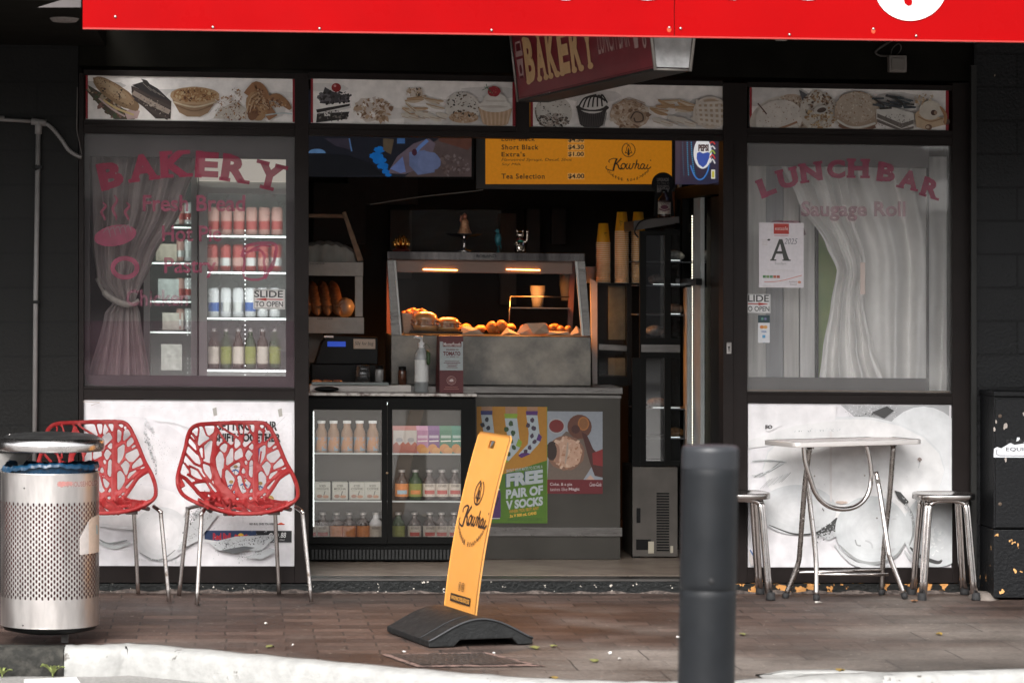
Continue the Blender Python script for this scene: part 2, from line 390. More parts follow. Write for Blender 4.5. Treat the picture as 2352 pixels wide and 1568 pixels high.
# ------------------------------------------------------------------ footpath of clay and concrete pavers
def pavermat():
    m = bpy.data.materials.new('worn_pavers'); m.use_nodes = True; nt = m.node_tree; b = nt.nodes['Principled BSDF']; L = nt.links
    g = N(nt, 'ShaderNodeNewGeometry')
    dn = N(nt, 'ShaderNodeTexNoise'); dn.inputs['Scale'].default_value = 4; L.new(g.outputs['Position'], dn.inputs['Vector'])
    va = N(nt, 'ShaderNodeVectorMath', operation='MULTIPLY_ADD'); va.inputs[1].default_value = (.02, .02, 0); L.new(dn.outputs['Color'], va.inputs[0]); L.new(g.outputs['Position'], va.inputs[2])
    br = N(nt, 'ShaderNodeTexBrick'); br.inputs['Scale'].default_value = 1; br.inputs['Brick Width'].default_value = .24; br.inputs['Row Height'].default_value = .12
    br.inputs['Mortar Size'].default_value = .0045; br.inputs['Mortar Smooth'].default_value = .3; br.inputs['Bias'].default_value = -.1
    br.inputs['Color1'].default_value = (.046, .028, .022, 1); br.inputs['Color2'].default_value = (.100, .064, .051, 1); br.inputs['Mortar'].default_value = (.024, .017, .014, 1)
    L.new(va.outputs[0], br.inputs['Vector'])
    # greyer concrete repair area to the front right: paver colour changes in a large soft patch
    n = N(nt, 'ShaderNodeTexNoise'); n.inputs['Scale'].default_value = .8; n.inputs['Detail'].default_value = 4; L.new(g.outputs['Position'], n.inputs['Vector'])
    sp = N(nt, 'ShaderNodeSeparateXYZ'); L.new(g.outputs['Position'], sp.inputs[0])
    ma = N(nt, 'ShaderNodeMath', operation='MULTIPLY_ADD'); L.new(sp.outputs[1], ma.inputs[0]); ma.inputs[1].default_value = -.16; L.new(n.outputs[0], ma.inputs[2])
    mb_ = N(nt, 'ShaderNodeMath', operation='MULTIPLY_ADD'); L.new(sp.outputs[0], mb_.inputs[0]); mb_.inputs[1].default_value = .05; L.new(ma.outputs[0], mb_.inputs[2])
    r = N(nt, 'ShaderNodeMapRange'); r.inputs[1].default_value = .72; r.inputs[2].default_value = .92; L.new(mb_.outputs[0], r.inputs[0])
    mx = N(nt, 'ShaderNodeMix', data_type='RGBA'); L.new(r.outputs[0], mx.inputs[0]); L.new(br.outputs[0], mx.inputs[6])
    br2 = N(nt, 'ShaderNodeTexBrick'); br2.inputs['Scale'].default_value = 1; br2.inputs['Brick Width'].default_value = .62; br2.inputs['Row Height'].default_value = .31
    br2.inputs['Mortar Size'].default_value = .004; br2.inputs['Color1'].default_value = (.10, .084, .073, 1); br2.inputs['Color2'].default_value = (.165, .14, .122, 1); br2.inputs['Mortar'].default_value = (.045, .038, .034, 1)
    L.new(va.outputs[0], br2.inputs['Vector']); L.new(br2.outputs[0], mx.inputs[7])
    # fine speckle and long scuffs
    n3 = N(nt, 'ShaderNodeTexNoise'); n3.inputs['Scale'].default_value = 42; n3.inputs['Detail'].default_value = 9; n3.inputs['Roughness'].default_value = .8; L.new(g.outputs['Position'], n3.inputs['Vector'])
    mp = N(nt, 'ShaderNodeMapping'); mp.inputs['Scale'].default_value = (1.0, 1.15, 1); L.new(g.outputs['Position'], mp.inputs[0])
    n4 = N(nt, 'ShaderNodeTexNoise'); n4.inputs['Scale'].default_value = 1.5; n4.inputs['Detail'].default_value = 8; L.new(mp.outputs[0], n4.inputs['Vector'])
    am = N(nt, 'ShaderNodeMath', operation='ADD'); L.new(n3.outputs[0], am.inputs[0]); L.new(n4.outputs[0], am.inputs[1])
    mr = N(nt, 'ShaderNodeMapRange'); mr.inputs[1].default_value = .7; mr.inputs[2].default_value = 1.3; mr.inputs[3].default_value = .28; mr.inputs[4].default_value = 1.62; L.new(am.outputs[0], mr.inputs[0])
    m2 = N(nt, 'ShaderNodeMix', data_type='RGBA', blend_type='MULTIPLY'); m2.inputs[0].default_value = 1; L.new(mx.outputs[2], m2.inputs[6]); L.new(mr.outputs[0], m2.inputs[7])
    # pale grit
    n5 = N(nt, 'ShaderNodeTexNoise'); n5.inputs['Scale'].default_value = 38; n5.inputs['Detail'].default_value = 2; L.new(g.outputs['Position'], n5.inputs['Vector'])
    r5 = N(nt, 'ShaderNodeMapRange'); r5.inputs[1].default_value = .72; r5.inputs[2].default_value = .74; L.new(n5.outputs[0], r5.inputs[0])
    m3 = N(nt, 'ShaderNodeMix', data_type='RGBA'); L.new(r5.outputs[0], m3.inputs[0]); L.new(m2.outputs[2], m3.inputs[6]); m3.inputs[7].default_value = (.30, .26, .22, 1)
    L.new(m3.outputs[2], b.inputs['Base Color'])
    rr = N(nt, 'ShaderNodeMapRange'); rr.inputs[1].default_value = .35; rr.inputs[2].default_value = .65; rr.inputs[3].default_value = .45; rr.inputs[4].default_value = .8; L.new(n4.outputs[0], rr.inputs[0]); L.new(rr.outputs[0], b.inputs['Roughness'])
    s1 = N(nt, 'ShaderNodeMath', operation='MULTIPLY_ADD'); L.new(br.outputs['Fac'], s1.inputs[0]); s1.inputs[1].default_value = -1.2; L.new(n3.outputs[0], s1.inputs[2])
    bp = N(nt, 'ShaderNodeBump'); bp.inputs['Strength'].default_value = .6; bp.inputs['Distance'].default_value = .01; L.new(s1.outputs[0], bp.inputs['Height']); L.new(bp.outputs[0], b.inputs['Normal'])
    return m
PAVER = pavermat()
kl = [G(230, 1481), G(322, 1479), G(530, 1497), G(735, 1516), G(980, 1538), G(1224, 1557), G(1440, 1565), G(1590, 1564.5), G(1765, 1558), G(2000, 1545), G(2352, 1537)]
kl = [Vector((p.x, p.y, 0)) for p in kl]
d0 = (kl[-1]-kl[-2]); kl.append(kl[-1]+d0.normalized()*12)
kdark = [Vector((kl[0].x-12, kl[0].y+.3, 0)), Vector((kl[0].x-.9, kl[0].y+.02, 0)), kl[0].copy()]
allk = kdark+kl[1:]
mb = MB().mat(PAVER)
for i in range(len(allk)-1):
    a, b = allk[i], allk[i+1]
    mb.add([a, b, (b.x, .3, 0), (a.x, .3, 0)], [(0, 1, 2, 3)], False)
mb.build('footpath', kind='structure', origin=(0, 0, 0))
KERBW = mat('kerb_white_paint', (.31, .31, .30), rough=.7, col2=(.09, .08, .07), thr=.655, width=.02, vs=8, bump=.8, bs=22, var=.16)
KERBD = mat('kerb_dark_stone', (.012, .012, .010), rough=.85, col2=(.045, .042, .036), thr=.55, width=.12, vs=22, bump=.8, bs=45)
KH = .105
def kerb(line, m, name):
    pr = [(0, -.03), (0, .004), (.05, .007), (.105, .004), (.125, -.008), (.135, -.03), (.14, -KH-.02)]
    line = catmull([tuple(p) for p in line], 5) if len(line) > 3 else line
    k = MB().mat(m, True); vs = []
    for i, p in enumerate(line):
        a = line[max(0, i-1)]; b = line[min(len(line)-1, i+1)]; t = (b-a).normalized(); n = Vector((t.y, -t.x, 0))
        for (o, z) in pr: vs.append(p+n*(o+.003*sin(i*1.7))+Vector((0, 0, z+.002*sin(i*2.3))))
    q = len(pr); k.add(vs, [(i*q+j, i*q+j+1, (i+1)*q+j+1, (i+1)*q+j) for i in range(len(line)-1) for j in range(q-1)], True)
    return k.build(name, kind='structure')
sep = Vector((kl[0].x-.13, kl[0].y, 0))
kerb([sep]+kl, KERBW, 'kerb')
kerb([kdark[0], kdark[1], sep-Vector((.004, 0, 0))], KERBD, 'kerb')
ROAD = mat('asphalt', (.22, .215, .205), rough=.85, col2=(.30, .29, .28), thr=.55, width=.1, vs=60, bump=.7, bs=90)
MB().mat(ROAD).add([(-120, -160, -KH), (120, -160, -KH), (120, 6, -KH), (-120, 6, -KH)], [(0, 1, 2, 3)]).build('road', kind='structure', origin=(0, -10, -KH))
ga, gb = G(55, 1561, -KH), G(175, 1556, -KH)
LINEP = mat('road_line_paint', (.7, .7, .68), rough=.7, col2=(.12, .12, .12), thr=.66, width=.03, vs=30)
MB().mat(LINEP).add([(ga.x, ga.y, -KH+.004), (ga.x+.05, ga.y-.7, -KH+.004), (gb.x+.1, gb.y-.7, -KH+.004), (gb.x, gb.y, -KH+.004)], [(0, 1, 2, 3)]).build('road_marking', kind='structure')

# unseen buildings added behind the camera, shaped for window reflections and bounce light
ob = thing('added_street_buildings', 'unseen row of shops added across the street to shape reflections in the bakery windows', 'building', (0, -30, -KH))
m = MB().mat(mat('added_pale_render_wall', (.50, .48, .46), rough=.8, var=.2, vs=.6)); m.box(-60, -7, -34, -30, -KH, 4.4); m.box(-5.2, 1.5, -34, -30, -KH, 6.2); m.box(1.5, 9, -34, -30.2, -KH, 5.6); m.box(10.6, 60, -34, -30, -KH, 3.9); m.build('wall', ob)  # walls of the added unseen buildings
m = MB().mat(mat('added_dark_shop_windows', (.03, .03, .035), rough=.3))
for k in range(16): m.box(-46+k*6, -41.6+k*6, -29.99, -29.9, .3, 2.6)
m.build('added_windows', ob)
m = MB().mat(mat('added_pale_awning_edge', (.35, .33, .32), rough=.7)); m.box(-60, -8, -29.9, -27.6, 2.9, 3.2); m.box(1.5, 9, -29.9, -27.6, 3.0, 3.4); m.build('awning', ob)  # awnings of the added unseen buildings

# ------------------------------------------------------------------ utility cover in the footpath
a, b, c, d = G(880, 1503), G(1112, 1499), G(1240, 1531), G(965, 1533)
cv = thing('utility_cover', 'ridged iron cover in a chipped pinkish frame, set in the pavers by the yellow sign', 'utility cover', ((a.x+c.x)/2, (a.y+c.y)/2, 0))
IRON = mat('cast_iron', (.055, .046, .042), rough=.6, bump=.9, bs=70, var=.3, vs=14)
PINKC = mat('pinkish_concrete', (.20, .13, .11), rough=.8, col2=(.04, .03, .026), thr=.52, width=.05, vs=18)
m = MB().mat(IRON)
def q4(s, t, z): p = (a*(1-s)+b*s)*(1-t)+(d*(1-s)+c*s)*t; return Vector((p.x, p.y, z))
m.add([q4(.05, .10, .006), q4(.95, .10, .006), q4(.95, .85, .006), q4(.05, .85, .006)], [(0, 1, 2, 3)])
for i in range(14):
    for j in range(9):
        s = .08+.85*i/14; t = .14+.68*j/9
        o = .02 if j % 2 else 0
        m.add([q4(s+o, t, .0095), q4(s+o+.032, t+.01, .0095), q4(s+o+.028, t+.045, .0095), q4(s+o-.004, t+.035, .0095)], [(0, 1, 2, 3)])
m.build('cover_plate', cv)
m = MB().mat(PINKC)
for s0, t0, s1, t1 in ((-.02, 0, 1.02, .09), (-.02, .86, 1.05, 1.0), (-.03, .09, .045, .86), (.955, .09, 1.03, .86)):
    m.add([q4(s0, t0, .004), q4(s1, t0, .004), q4(s1, t1, .004), q4(s0, t1, .004)], [(0, 1, 2, 3)])
m.build('cover_frame', cv)

# ================================================================== shop front
YF = -0.03
XL = P(182, 700, 0).x; XR = P(2230, 700, 0).x
shop = thing('shop_building', 'bakery shop front with dark bronze frames and an open doorway', 'shop', (0, 0, 0))
fr = MB().mat(FRAME)
ztop = P(1176, 150, 0).z; zbot = P(400, 1338, 0).z
zt = {}
def vbar(u0, u1, v0, v1, y0=YF, y1=.09): fr.pbox(u0, v0, u1, v1, y0, y1)
vbar(181, 192, 168, 1338); vbar(677, 709, 168, 1338); vbar(1186, 1217, 175, 318); vbar(1661, 1716, 190, 1338); vbar(2188, 2231, 190, 1338)
hb = [(192, 677, 160, 180.5), (192, 677, 275, 313), (192, 677, 887, 919.5), (192, 677, 1299.5, 1338),
      (709, 1186, 166, 188), (709, 1186, 283, 317.5), (1217, 1661, 178, 198), (1217, 1661, 291.5, 323),
      (1716, 2188, 188, 208), (1716, 2188, 293, 335), (1716, 2188, 899, 928), (1716, 2188, 1302.5, 1338)]
for u0, u1, v0, v1 in hb: fr.pbox(u0, v0, u1, v1, YF+.004, .08)
# reveals that make the frames read as extrusions
for u0, u1, v0, v1 in [(192, 677, 893, 895), (1716, 2188, 905, 907), (192, 677, 290, 291.5), (709, 1661, 309, 310.5), (1716, 2188, 312, 313.5)]:
    fr.pbox(u0+1, v0, u1-1, v1, YF-.001, YF+.01)
fr.build('window_frames', shop, bevel=.0015)
# door jamb channel and lock
m = MB().mat(FRAME); m.pbox(1656, 322, 1661, 1322, .03, .10); m.pbox(1686, 324, 1690, 1320, YF-.006, YF); m.build('door_jamb', shop)
m = MB().mat(CHROME, True); m.pbox(1669, 786, 1680, 812, YF-.008, YF+.002); m.mat(BLACK); c0 = P(1674.5, 797, YF-.009); m.tube([c0, c0+Vector((0, -.004, 0))], .004, 10); m.pbox(1673.6, 799, 1675.4, 806, YF-.0095, YF-.007)
m.build('door_lock', shop)
# plinth below the windows and the threshold
PLINTH = blockmat('chipped_black_plinth', (.011, .0115, .011), (.011, .0115, .011), 3, 3, 0, .6, rough=.6, chips='#cf9558', thr=.565, cs=16, mdist=.01)
PLINTHB = blockmat('worn_black_step', (.010, .011, .011), (.010, .011, .011), 3, 3, 0, .6, rough=.5, chips='#c9c2b8', thr=.655, cs=42, mdist=.01)
z1 = P(1176, 1338, 0).z; xa, xm0, xm1 = P(181, 1340, 0).x, P(709, 1340, 0).x, P(1661, 1340, 0).x
z0p = .0
zf = 0.071
m = MB().mat(PLINTHB); m.box(xa, xm0, -.045, .12, z0p, P(400, 1338, 0).z); m.build('plinth', shop)
m = MB().mat(PLINTHB); m.box(xm0, xm1-.1, -.05, .10, z0p, zf-.012); m.build('door_step', shop)
m = MB().mat(PLINTH); m.box(xm1-.1, XR, -.045, .12, z0p, P(1900, 1338, 0).z); m.build('plinth', shop)
m = MB().mat(STEEL); m.box(xm0, xm1, -.055, .10, zf-.012, zf-.002); m.build('threshold', shop)
# mortar fillet where plinth meets pavers
FILLET = mat('crumbled_mortar', (.16, .13, .115), rough=.9, col2=(.05, .04, .036), thr=.5, width=.1, vs=40, bump=.8, bs=60)
m = MB().mat(FILLET); m.grid(lambda s, t: Vector((xa+(XR-xa)*s, -.045-.018*t*(1+.6*sin(s*90)), .012*(1-t)*(1+.5*sin(s*140))+.001)), 160, 2); m.build('mortar_fillet', shop)
# masonry above
m = MB().mat(BLACKP); m.box(-6, 6, -.02, .25, P(1176, 166, 0).z-.006, 4.6); m.build('upper_wall', shop)

# ------------------------------------------------------------------ block walls to left and right
m = MB().mat(BLOCK); m.box(-7, xa-.002, -.025, .3, -.02, ztop+.15)
wl = m.build('block_wall', None, 'black painted block wall left of the bakery windows, behind the litter bin', 'wall', origin=(xa-1, 0, 0))
m = MB().mat(BLOCKR); m.box(XR+.002, 7, -.06, .3, -.02, ztop+.15)
wr = m.build('block_wall', None, 'black painted block wall right of the bakery windows, behind the electrical box', 'wall', origin=(XR+1, 0, 0))
m = MB().mat(mat('black_downpipe_paint', (.009, .009, .008), rough=.6, var=.2, vs=8)); m.pbox(2231, 150, 2243, 1352, -.09, -.06); m.build('wall_strip', wr)

# ------------------------------------------------------------------ awning with red fascia
AW = thing('awning', 'bright red awning fascia with white script lettering across the top of the shop', 'awning', (0, -2.5, 2.42))
YA = -2.52
RED = mat('glossy_red_sheet', (.265, .0008, .0018), rough=.3, var=.09, vs=1.1, rvar=.08, bump=.02, bs=8, spec=.06)
RED2 = mat('glossy_red_sheet_newer', (.265, .001, .0018), rough=.28, var=.05, vs=1.3, rvar=.05, spec=.06)
xl = P(190, 40, YA).x; xs = P(1549, 40, YA).x
zl = P(190, 63.5, YA).z; zr = P(2352, 94.5, YA).z; xr_ = P(2352, 90, YA).x; sl = (zr-zl)/(xr_-xl)
def fz(x): return zl+sl*(x-xl)
ZT = zl+.62
def board(x0, x1, M_, nm):
    m = MB().mat(M_)
    m.prism([(x0, YA, fz(x0)), (x1, YA, fz(x1)), (x1, YA, ZT), (x0, YA, ZT)], (0, .02, 0)); return m.build(nm, AW)
board(xl, xs-.0015, RED, 'fascia_panel'); board(xs+.0015, 6.5, RED2, 'fascia_panel')
m = MB().mat(mat('red_edge_trim', (.35, .02, .015), rough=.5)); m.prism([(xl, YA-.003, fz(xl)-.006), (6.5, YA-.003, fz(6.5)-.006), (6.5, YA-.003, fz(6.5)-.0005), (xl, YA-.003, fz(xl)-.0005)], (0, .03, 0)); m.build('edge_trim', AW)
m = MB().mat(BLACKP)
zs0 = max(fz(xl), fz(6.5))+.36
m.box(xl, 6.5, YA+.03, -.02, zs0, zs0+.10); m.build('soffit', AW)
m = MB().mat(WHITE); m.box(xl, 6.5, YA+.021, -.02, ZT-.05, ZT-.02); m.build('roof_sheet', AW)
for (u, v) in ((265, 39), (489, 63), (734, 66), (1129, 70), (1537, 64), (1563, 66), (1813, 80), (2006, 67), (2104, 83)):
    m = MB().mat(CHROME_D, True); p = P(u, v, YA); m.ball(p+Vector((0, -.002, 0)), (.0055, .004, .0055), 10, 6)
    if u in (1537, 2006): m.mat(mat('rust_smear', (.5, .06, .02), rough=.7)); m.ball(p+Vector((0, .0005, -.008)), (.009, .002, .011), 10, 6)
    m.build('rivet', AW)
# white lettering: only the lower bowls and the descender of the last letter reach into view
LET = mat('white_vinyl_lettering', (.86, .86, .87), rough=.35)
def blob(cu, cv, ru, rv, rot=0, n=40, lift=.004, more=()):
    pts = []; m = MB().mat(LET)
    for k in range(n):
        t = 2*pi*k/n; x, y = ru*cos(t), rv*sin(t); p = P(cu+x*cos(rot)-y*sin(rot), cv+x*sin(rot)+y*cos(rot), YA-lift); pts.append(p)
    m.prism(pts, (0, .003, 0)); m.build('lettering', AW)
blob(1487, -49.6, 64, 50.5, lift=.0045); blob(1683, -41, 40, 41); blob(1857, -49.6, 60, 50.5); blob(1300, -48, 50, 49)
blob(2092, -30, 83, 78, rot=-.12, lift=.005); blob(2150, -150, 60, 100, lift=.0055); blob(1880, -110, 40, 70, lift=.0055); blob(1478, -110, 40, 70, lift=.006); blob(1313, -110, 45, 70, lift=.0055)
m = MB().mat(RED)
c = [(2072, -20), (2078, 8), (2086, 14), (2094, 12), (2096, 4), (2088, -20)]
m.prism([P(u, v, YA-.009) for u, v in c], (0, .003, 0)); m.build('letter_counter', AW)
# small leftovers under the fascia edge: bracket ends
m = MB().mat(mat('pale_bracket', (.3, .27, .25), rough=.6, var=.3, vs=20))
for u0, v0, u1, v1 in ((1784, 84, 1808, 93), (2165, 90, 2247, 97), (2290, 92, 2352, 96)):
    m = MB().mat(bpy.data.materials['pale_bracket']); m.pbox(u0, v0, u1, v1, YA+.05, YA+.08); m.build('bracket_end', AW)

# neighbour's darker awning at the top left
NA = thing('awning', 'dark unlit awning underside of the neighbouring shop at the top left corner', 'awning', (-3.5, -2, 2.6))
m = MB().mat(BLACKP); m.box(-7, xl-.02, -2.3, -.03, 2.52, 2.64); m.build('soffit', NA)
m = MB().mat(mat('dusty_panel', (.085, .075, .075), rough=.7, var=.1)); p0, p1, p2 = P(83, 28, -1.2), P(158, -30, -1.2), P(188, 30, -1.2)
m.prism([P(86, 17.5, -2.31), P(186, 17.5, -2.31), P(186, -60, -2.31), P(172, -60, -2.31), P(168, -8, -2.31)], (0, .004, 0)); m.build('fascia_panel', NA)
m = MB().mat(mat('dusty_downlight', (.2, .18, .17), rough=.7, var=.5, vs=60), True); c = P(148, 42.5, -1.5); c.z = 2.519
m.lathe([(.001, -.012), (.05, -.012), (.06, 0)], c, 24, sx=1, sy=1.4); m.build('downlight', NA)

# ------------------------------------------------------------------ hanging lightbox sign
HS = thing('hanging_sign', 'dark red double sided box sign reading bakery lunch bar, hung under the awning', 'sign', (.3, -1.2, 2.3))
yn = -2.32; nb = P(1505, 158, yn); nb2 = P(1588, 160, yn)
yfar = -.12; fb = P(1190, 237, yfar)
dirv = (fb-nb); dirv.z = 0; Ls = dirv.length; dirn = dirv.normalized(); side = Vector((-dirn.y, dirn.x, 0))
if side.x < 0: side = -side
wbot = (nb2-nb).length; hgt = .42; tap = .05; zb = (nb.z+fb.z)/2
def sg(s, w_, h):   # s along the box 0 near..1 far, w_ 0 left..1 right, h 0..1 up
    base = Vector((nb.x, nb.y, zb))+dirn*Ls*s
    wl_ = -tap*h+w_*(wbot+2*tap*h)
    return base+side*wl_+Vector((0, 0, h*hgt))
m = MB().mat(mat('sign_black_base', (.012, .011, .010), rough=.5, var=.2))
m.add([sg(0, 0, 0), sg(1, 0, 0), sg(1, 1, 0), sg(0, 1, 0), sg(0, 0, .02), sg(1, 0, .02), sg(1, 1, .02), sg(0, 1, .02)], [(0, 1, 2, 3), (0, 1, 5, 4), (1, 2, 6, 5), (2, 3, 7, 6), (3, 0, 4, 7)]); m.build('base_tray', HS)
SIGNR = mat('maroon_sign_face', (.22, .02, .032), rough=.4, var=.12, vs=3)
for w_ in (0, 1): m = MB().mat(SIGNR); m.add([sg(.012, w_, .025), sg(.99, w_, .025), sg(.99, w_, 1), sg(.012, w_, 1)], [(0, 1, 2, 3)]); m.build('sign_face', HS)
m = MB().mat(mat('scuffed_white_end', (.62, .62, .62), rough=.5, col2=(.34, .33, .33), thr=.5, width=.2, vs=9, var=.25))
m.add([sg(0, .05, .03), sg(0, .95, .03), sg(0, .95, 1), sg(0, .05, 1)], [(0, 1, 2, 3)]); m.build('end_panel', HS); m = MB().mat(bpy.data.materials['scuffed_white_end']); m.add([sg(1, 0, .02), sg(1, 1, .02), sg(1, 1, 1), sg(1, 0, 1)], [(0, 1, 2, 3)]); m.build('end_panel', HS)
m = MB().mat(mat('sign_edge_alloy', (.28, .26, .24), rough=.4, metal=.7))
for s_, w_ in ((0, 0), (0, 1), (1, 0)): m.tube([sg(s_, w_, .0), sg(s_, w_, 1)], .007, 6)
m.tube([sg(0, 0, 1), sg(1, 0, 1)], .01, 6)
for s_ in (.2, .8): m.tube([sg(s_, .5, 1), sg(s_, .5, 1)+Vector((0, 0, .5))], .01, 8)
m.tube([sg(0, 0, .01), sg(0, 1, .01)], .005, 6)
m.build('edge_trim', HS)
# lettering: unit plane, a = 0 (far end, left) .. 1 (near end), b = height
def sface(a_, b_, l): p = sg(1-a_, 0, b_*.74+.02); return p - side*(l+.001) - Vector((0, 0, 0))
pc = Pic(sface)
CR, PK = (.72, .46, .23), (.50, .33, .31)
pc.rect(0, .02, 1, .03, (.10, .01, .016))
# coffee cup icon
pc.poly([(.038, .30), (.075, .30), (.082, .58), (.030, .58)], PK); pc.ell(.056, .43, .010, .07, (.13, .012, .02)); pc.poly([(.040, .335), (.072, .335), (.073, .30), (.039, .30)], (.13, .012, .02))
pc.rect(.026, .62, .086, .68, PK); pc.poly([(.030, .68), (.082, .68), (.078, .84), (.034, .84)], PK); pc.poly([(.036, .70), (.076, .70), (.073, .81), (.039, .81)], (.13, .012, .02))
LTR = {'B': 0, 'A': 0, 'K': 0, 'E': 0, 'R': 0, 'Y': 0}
x = .095
for ch in 'BAKERY':
    wd = .085
    pc.text(ch, x, .86, x+wd*.92, .20, CR, bold=.05)
    for dx in ((0, .6) if ch in 'AKR' else (0,) if ch in 'BE' else (.32,)):
        pc.ell(x+dx*wd+.016, .225, .020, .045, CR)
    for dx in ((0, .6) if ch in 'KY' else (0,) if ch in 'BER' else (.3,)):
        pc.ell(x+dx*wd+.014, .84, .018, .04, CR)
    x += wd*1.06
pc.text('LUNCH BAR', .655, .78, .865, .34, PK, bold=.0)
pc.poly([(.885, .72), (.925, .72), (.918, .30), (.893, .30)], PK); pc.ell(.905, .72, .022, .05, PK)
pc.stroke([(.955, .80), (.957, .42)], .010, PK); pc.ell(.9575, .36, .012, .09, PK); pc.ell(.9575, .36, .005, .05, (.13, .012, .02)); pc.ell(.955, .78, .010, .11, PK)
pc.build('lettering', HS)

# ------------------------------------------------------------------ transom picture panels
CREAM = (.84, .80, .775)
def transom(u0, v0, u1, v1, draw, label):
    f = plane(-.012); a = P(u0, v0, -.012); b = P(u1, v1, -.012)
    t = thing('picture_panel', label, 'picture panel', ((a.x+b.x)/2, 0, b.z), group='bakery picture panels above the windows')
    m = MB().mat(WHITE); m.box(a.x, b.x, -.010, .02, b.z, a.z); m.build('backing_board', t)
    # artwork is laid out on the level plane of the panel: s 0..W px to the right, t 0..H px down
    W, H = u1-u0, v1-v0
    def fn(s, q, l): return Vector((a.x+(b.x-a.x)*s/W, -.012-l, a.z+(b.z-a.z)*q/H))
    p = Pic(fn, clip=(0, 0, W, H)); p.rect(0, 0, W, H, CREAM); p.rect(0, 0, 5, H, (.28, .01, .02)); p.rect(W-7, 0, W, H, (.28, .01, .02))
    for _ in range(7): p.ell(rnd.uniform(20, W-20), rnd.uniform(10, H), rnd.uniform(40, 90), rnd.uniform(8, 25), mix(CREAM, (.52, .5, .49), rnd.random()), wob=.1)
    p.rect(0, 0, 5, H, (.28, .01, .02)); p.rect(W-7, 0, W, H, (.28, .01, .02))
    draw(p, W, H); p.build('food_picture', t, FOODPRINT)
    if True:
        m = MB().mat(mat('panel_edge', (.5, .48, .45), rough=.5)); m.box(a.x, b.x, -.016, -.0105, b.z-.003, b.z+.0005); m.build('edge_strip', t)
    return t
BR, TAN, DK, CHOC = (.12, .045, .018), (.36, .22, .12), (.02, .016, .014), (.035, .022, .018)
GOLD = (.30, .15, .06)
def cl(p, q): pass
def panel1(p, W, H):
    # seeded baguette sandwich
    p.ell(62, 82, 78, 17, (.06, .045, .03), rot=.72, wob=.12); p.specks(62, 82, 74, 17, 70, 6, [(.08, .06, .03), (.05, .07, .03), (.2, .1, .08), (.35, .28, .2), (.14, .07, .03)], rot=.72)
    p.poly([(88, 88), (110, 78), (124, 86), (118, 104), (95, 108)], (.5, .36, .34)); p.stroke([(40, 60), (70, 80), (110, 96)], 5, (.55, .42, .2), sm=4); p.stroke([(30, 56), (60, 82), (90, 100)], 4, (.5, .38, .36), sm=4)
    p.ell(70, 44, 64, 21, (.24, .15, .08), rot=.62, wob=.04, n=30); p.ell(66, 38, 54, 15, (.36, .24, .14), rot=.62); p.ell(60, 32, 40, 8, (.44, .32, .2), rot=.62); p.specks(68, 42, 54, 16, 60, 1.9, [DK, (.1, .05, .03)], rot=.62)
    # chocolate layer cake slice
    p.poly([(104, 24), (196, 62), (194, 104), (160, 104), (106, 50)], CHOC); p.poly([(106, 22), (135, 12), (165, 30), (197, 62), (150, 48)], (.018, .014, .015))
    p.stroke([(108, 40), (150, 66), (192, 88)], 12, (.30, .24, .2), sm=3); p.stroke([(108, 30), (150, 54), (194, 76)], 7, (.05, .035, .03), sm=3); p.stroke([(112, 56), (150, 84), (188, 104)], 7, (.05, .035, .03), sm=3)
    p.specks(150, 74, 40, 20, 90, 1.8, [(.2, .16, .14), CHOC, (.35, .3, .26)], rot=.55, mask=lambda x, y: (x-104)*.42+30 < y < (x-104)*.6+52)
    for k in range(4): p.stroke([(130+k*12, 16+k*8), (150+k*10, 36+k*5)], 1, (.25, .22, .2))
    p.poly([(126, 6), (140, 10), (150, 24), (136, 20)], DK)
    # custard pie
    p.poly([(194, 40), (306, 40), (298, 58), (280, 88), (262, 98), (232, 98), (214, 88), (200, 62)], (.30, .19, .11)); p.ell(249, 46, 57, 22, (.42, .28, .16), wob=.03, n=30); p.ell(249, 44, 50, 17, (.32, .17, .07), wob=.05)
    p.specks(249, 44, 50, 17, 130, 3.6, [BR, (.5, .36, .2), GOLD, (.42, .26, .13)]); p.stroke([(200, 62), (249, 74), (300, 60)], 4, (.55, .45, .32), sm=5); p.stroke([(206, 70), (249, 84), (292, 68)], 3, (.2, .11, .06), sm=5)
    # dusted pastry and croissants
    p.poly([(292, 102), (304, 80), (330, 66), (346, 60), (368, 76), (376, 102)], (.50, .45, .40)); p.specks(335, 88, 42, 18, 120, 2.4, [BR, GOLD, (.6, .57, .52), (.55, .5, .45)]); p.specks(345, 50, 14, 26, 60, 2.4, [GOLD, (.55, .48, .42), BR])
    p.specks(318, 58, 22, 12, 40, 2.2, [GOLD, (.58, .5, .44)])
    p.stroke([(372, 44), (392, 20), (408, 40), (410, 66), (430, 98)], 24, (.27, .13, .06), sm=6); p.ell(392, 70, 24, 36, (.34, .2, .1), wob=.06, rot=-.2); p.ell(384, 88, 12, 18, (.16, .07, .03), rot=.3)
    for k in range(9): p.stroke([(366+k*5, 96-k*5), (378+k*4, 50+k*2), (400+k*3, 34+k*5)], 1.8, [(.5, .36, .24), BR][k % 2], sm=4)
    p.stroke([(416, 52), (436, 46), (456, 60), (470, 76)], 20, (.26, .13, .06), sm=5, taper=True); p.specks(440, 60, 26, 12, 60, 3, [BR, (.46, .3, .18), GOLD]); p.specks(400, 60, 26, 34, 90, 2.6, [BR, (.5, .35, .22), GOLD]); p.stroke([(412, 92), (450, 86), (474, 88)], 3, (.4, .45, .46), sm=3)
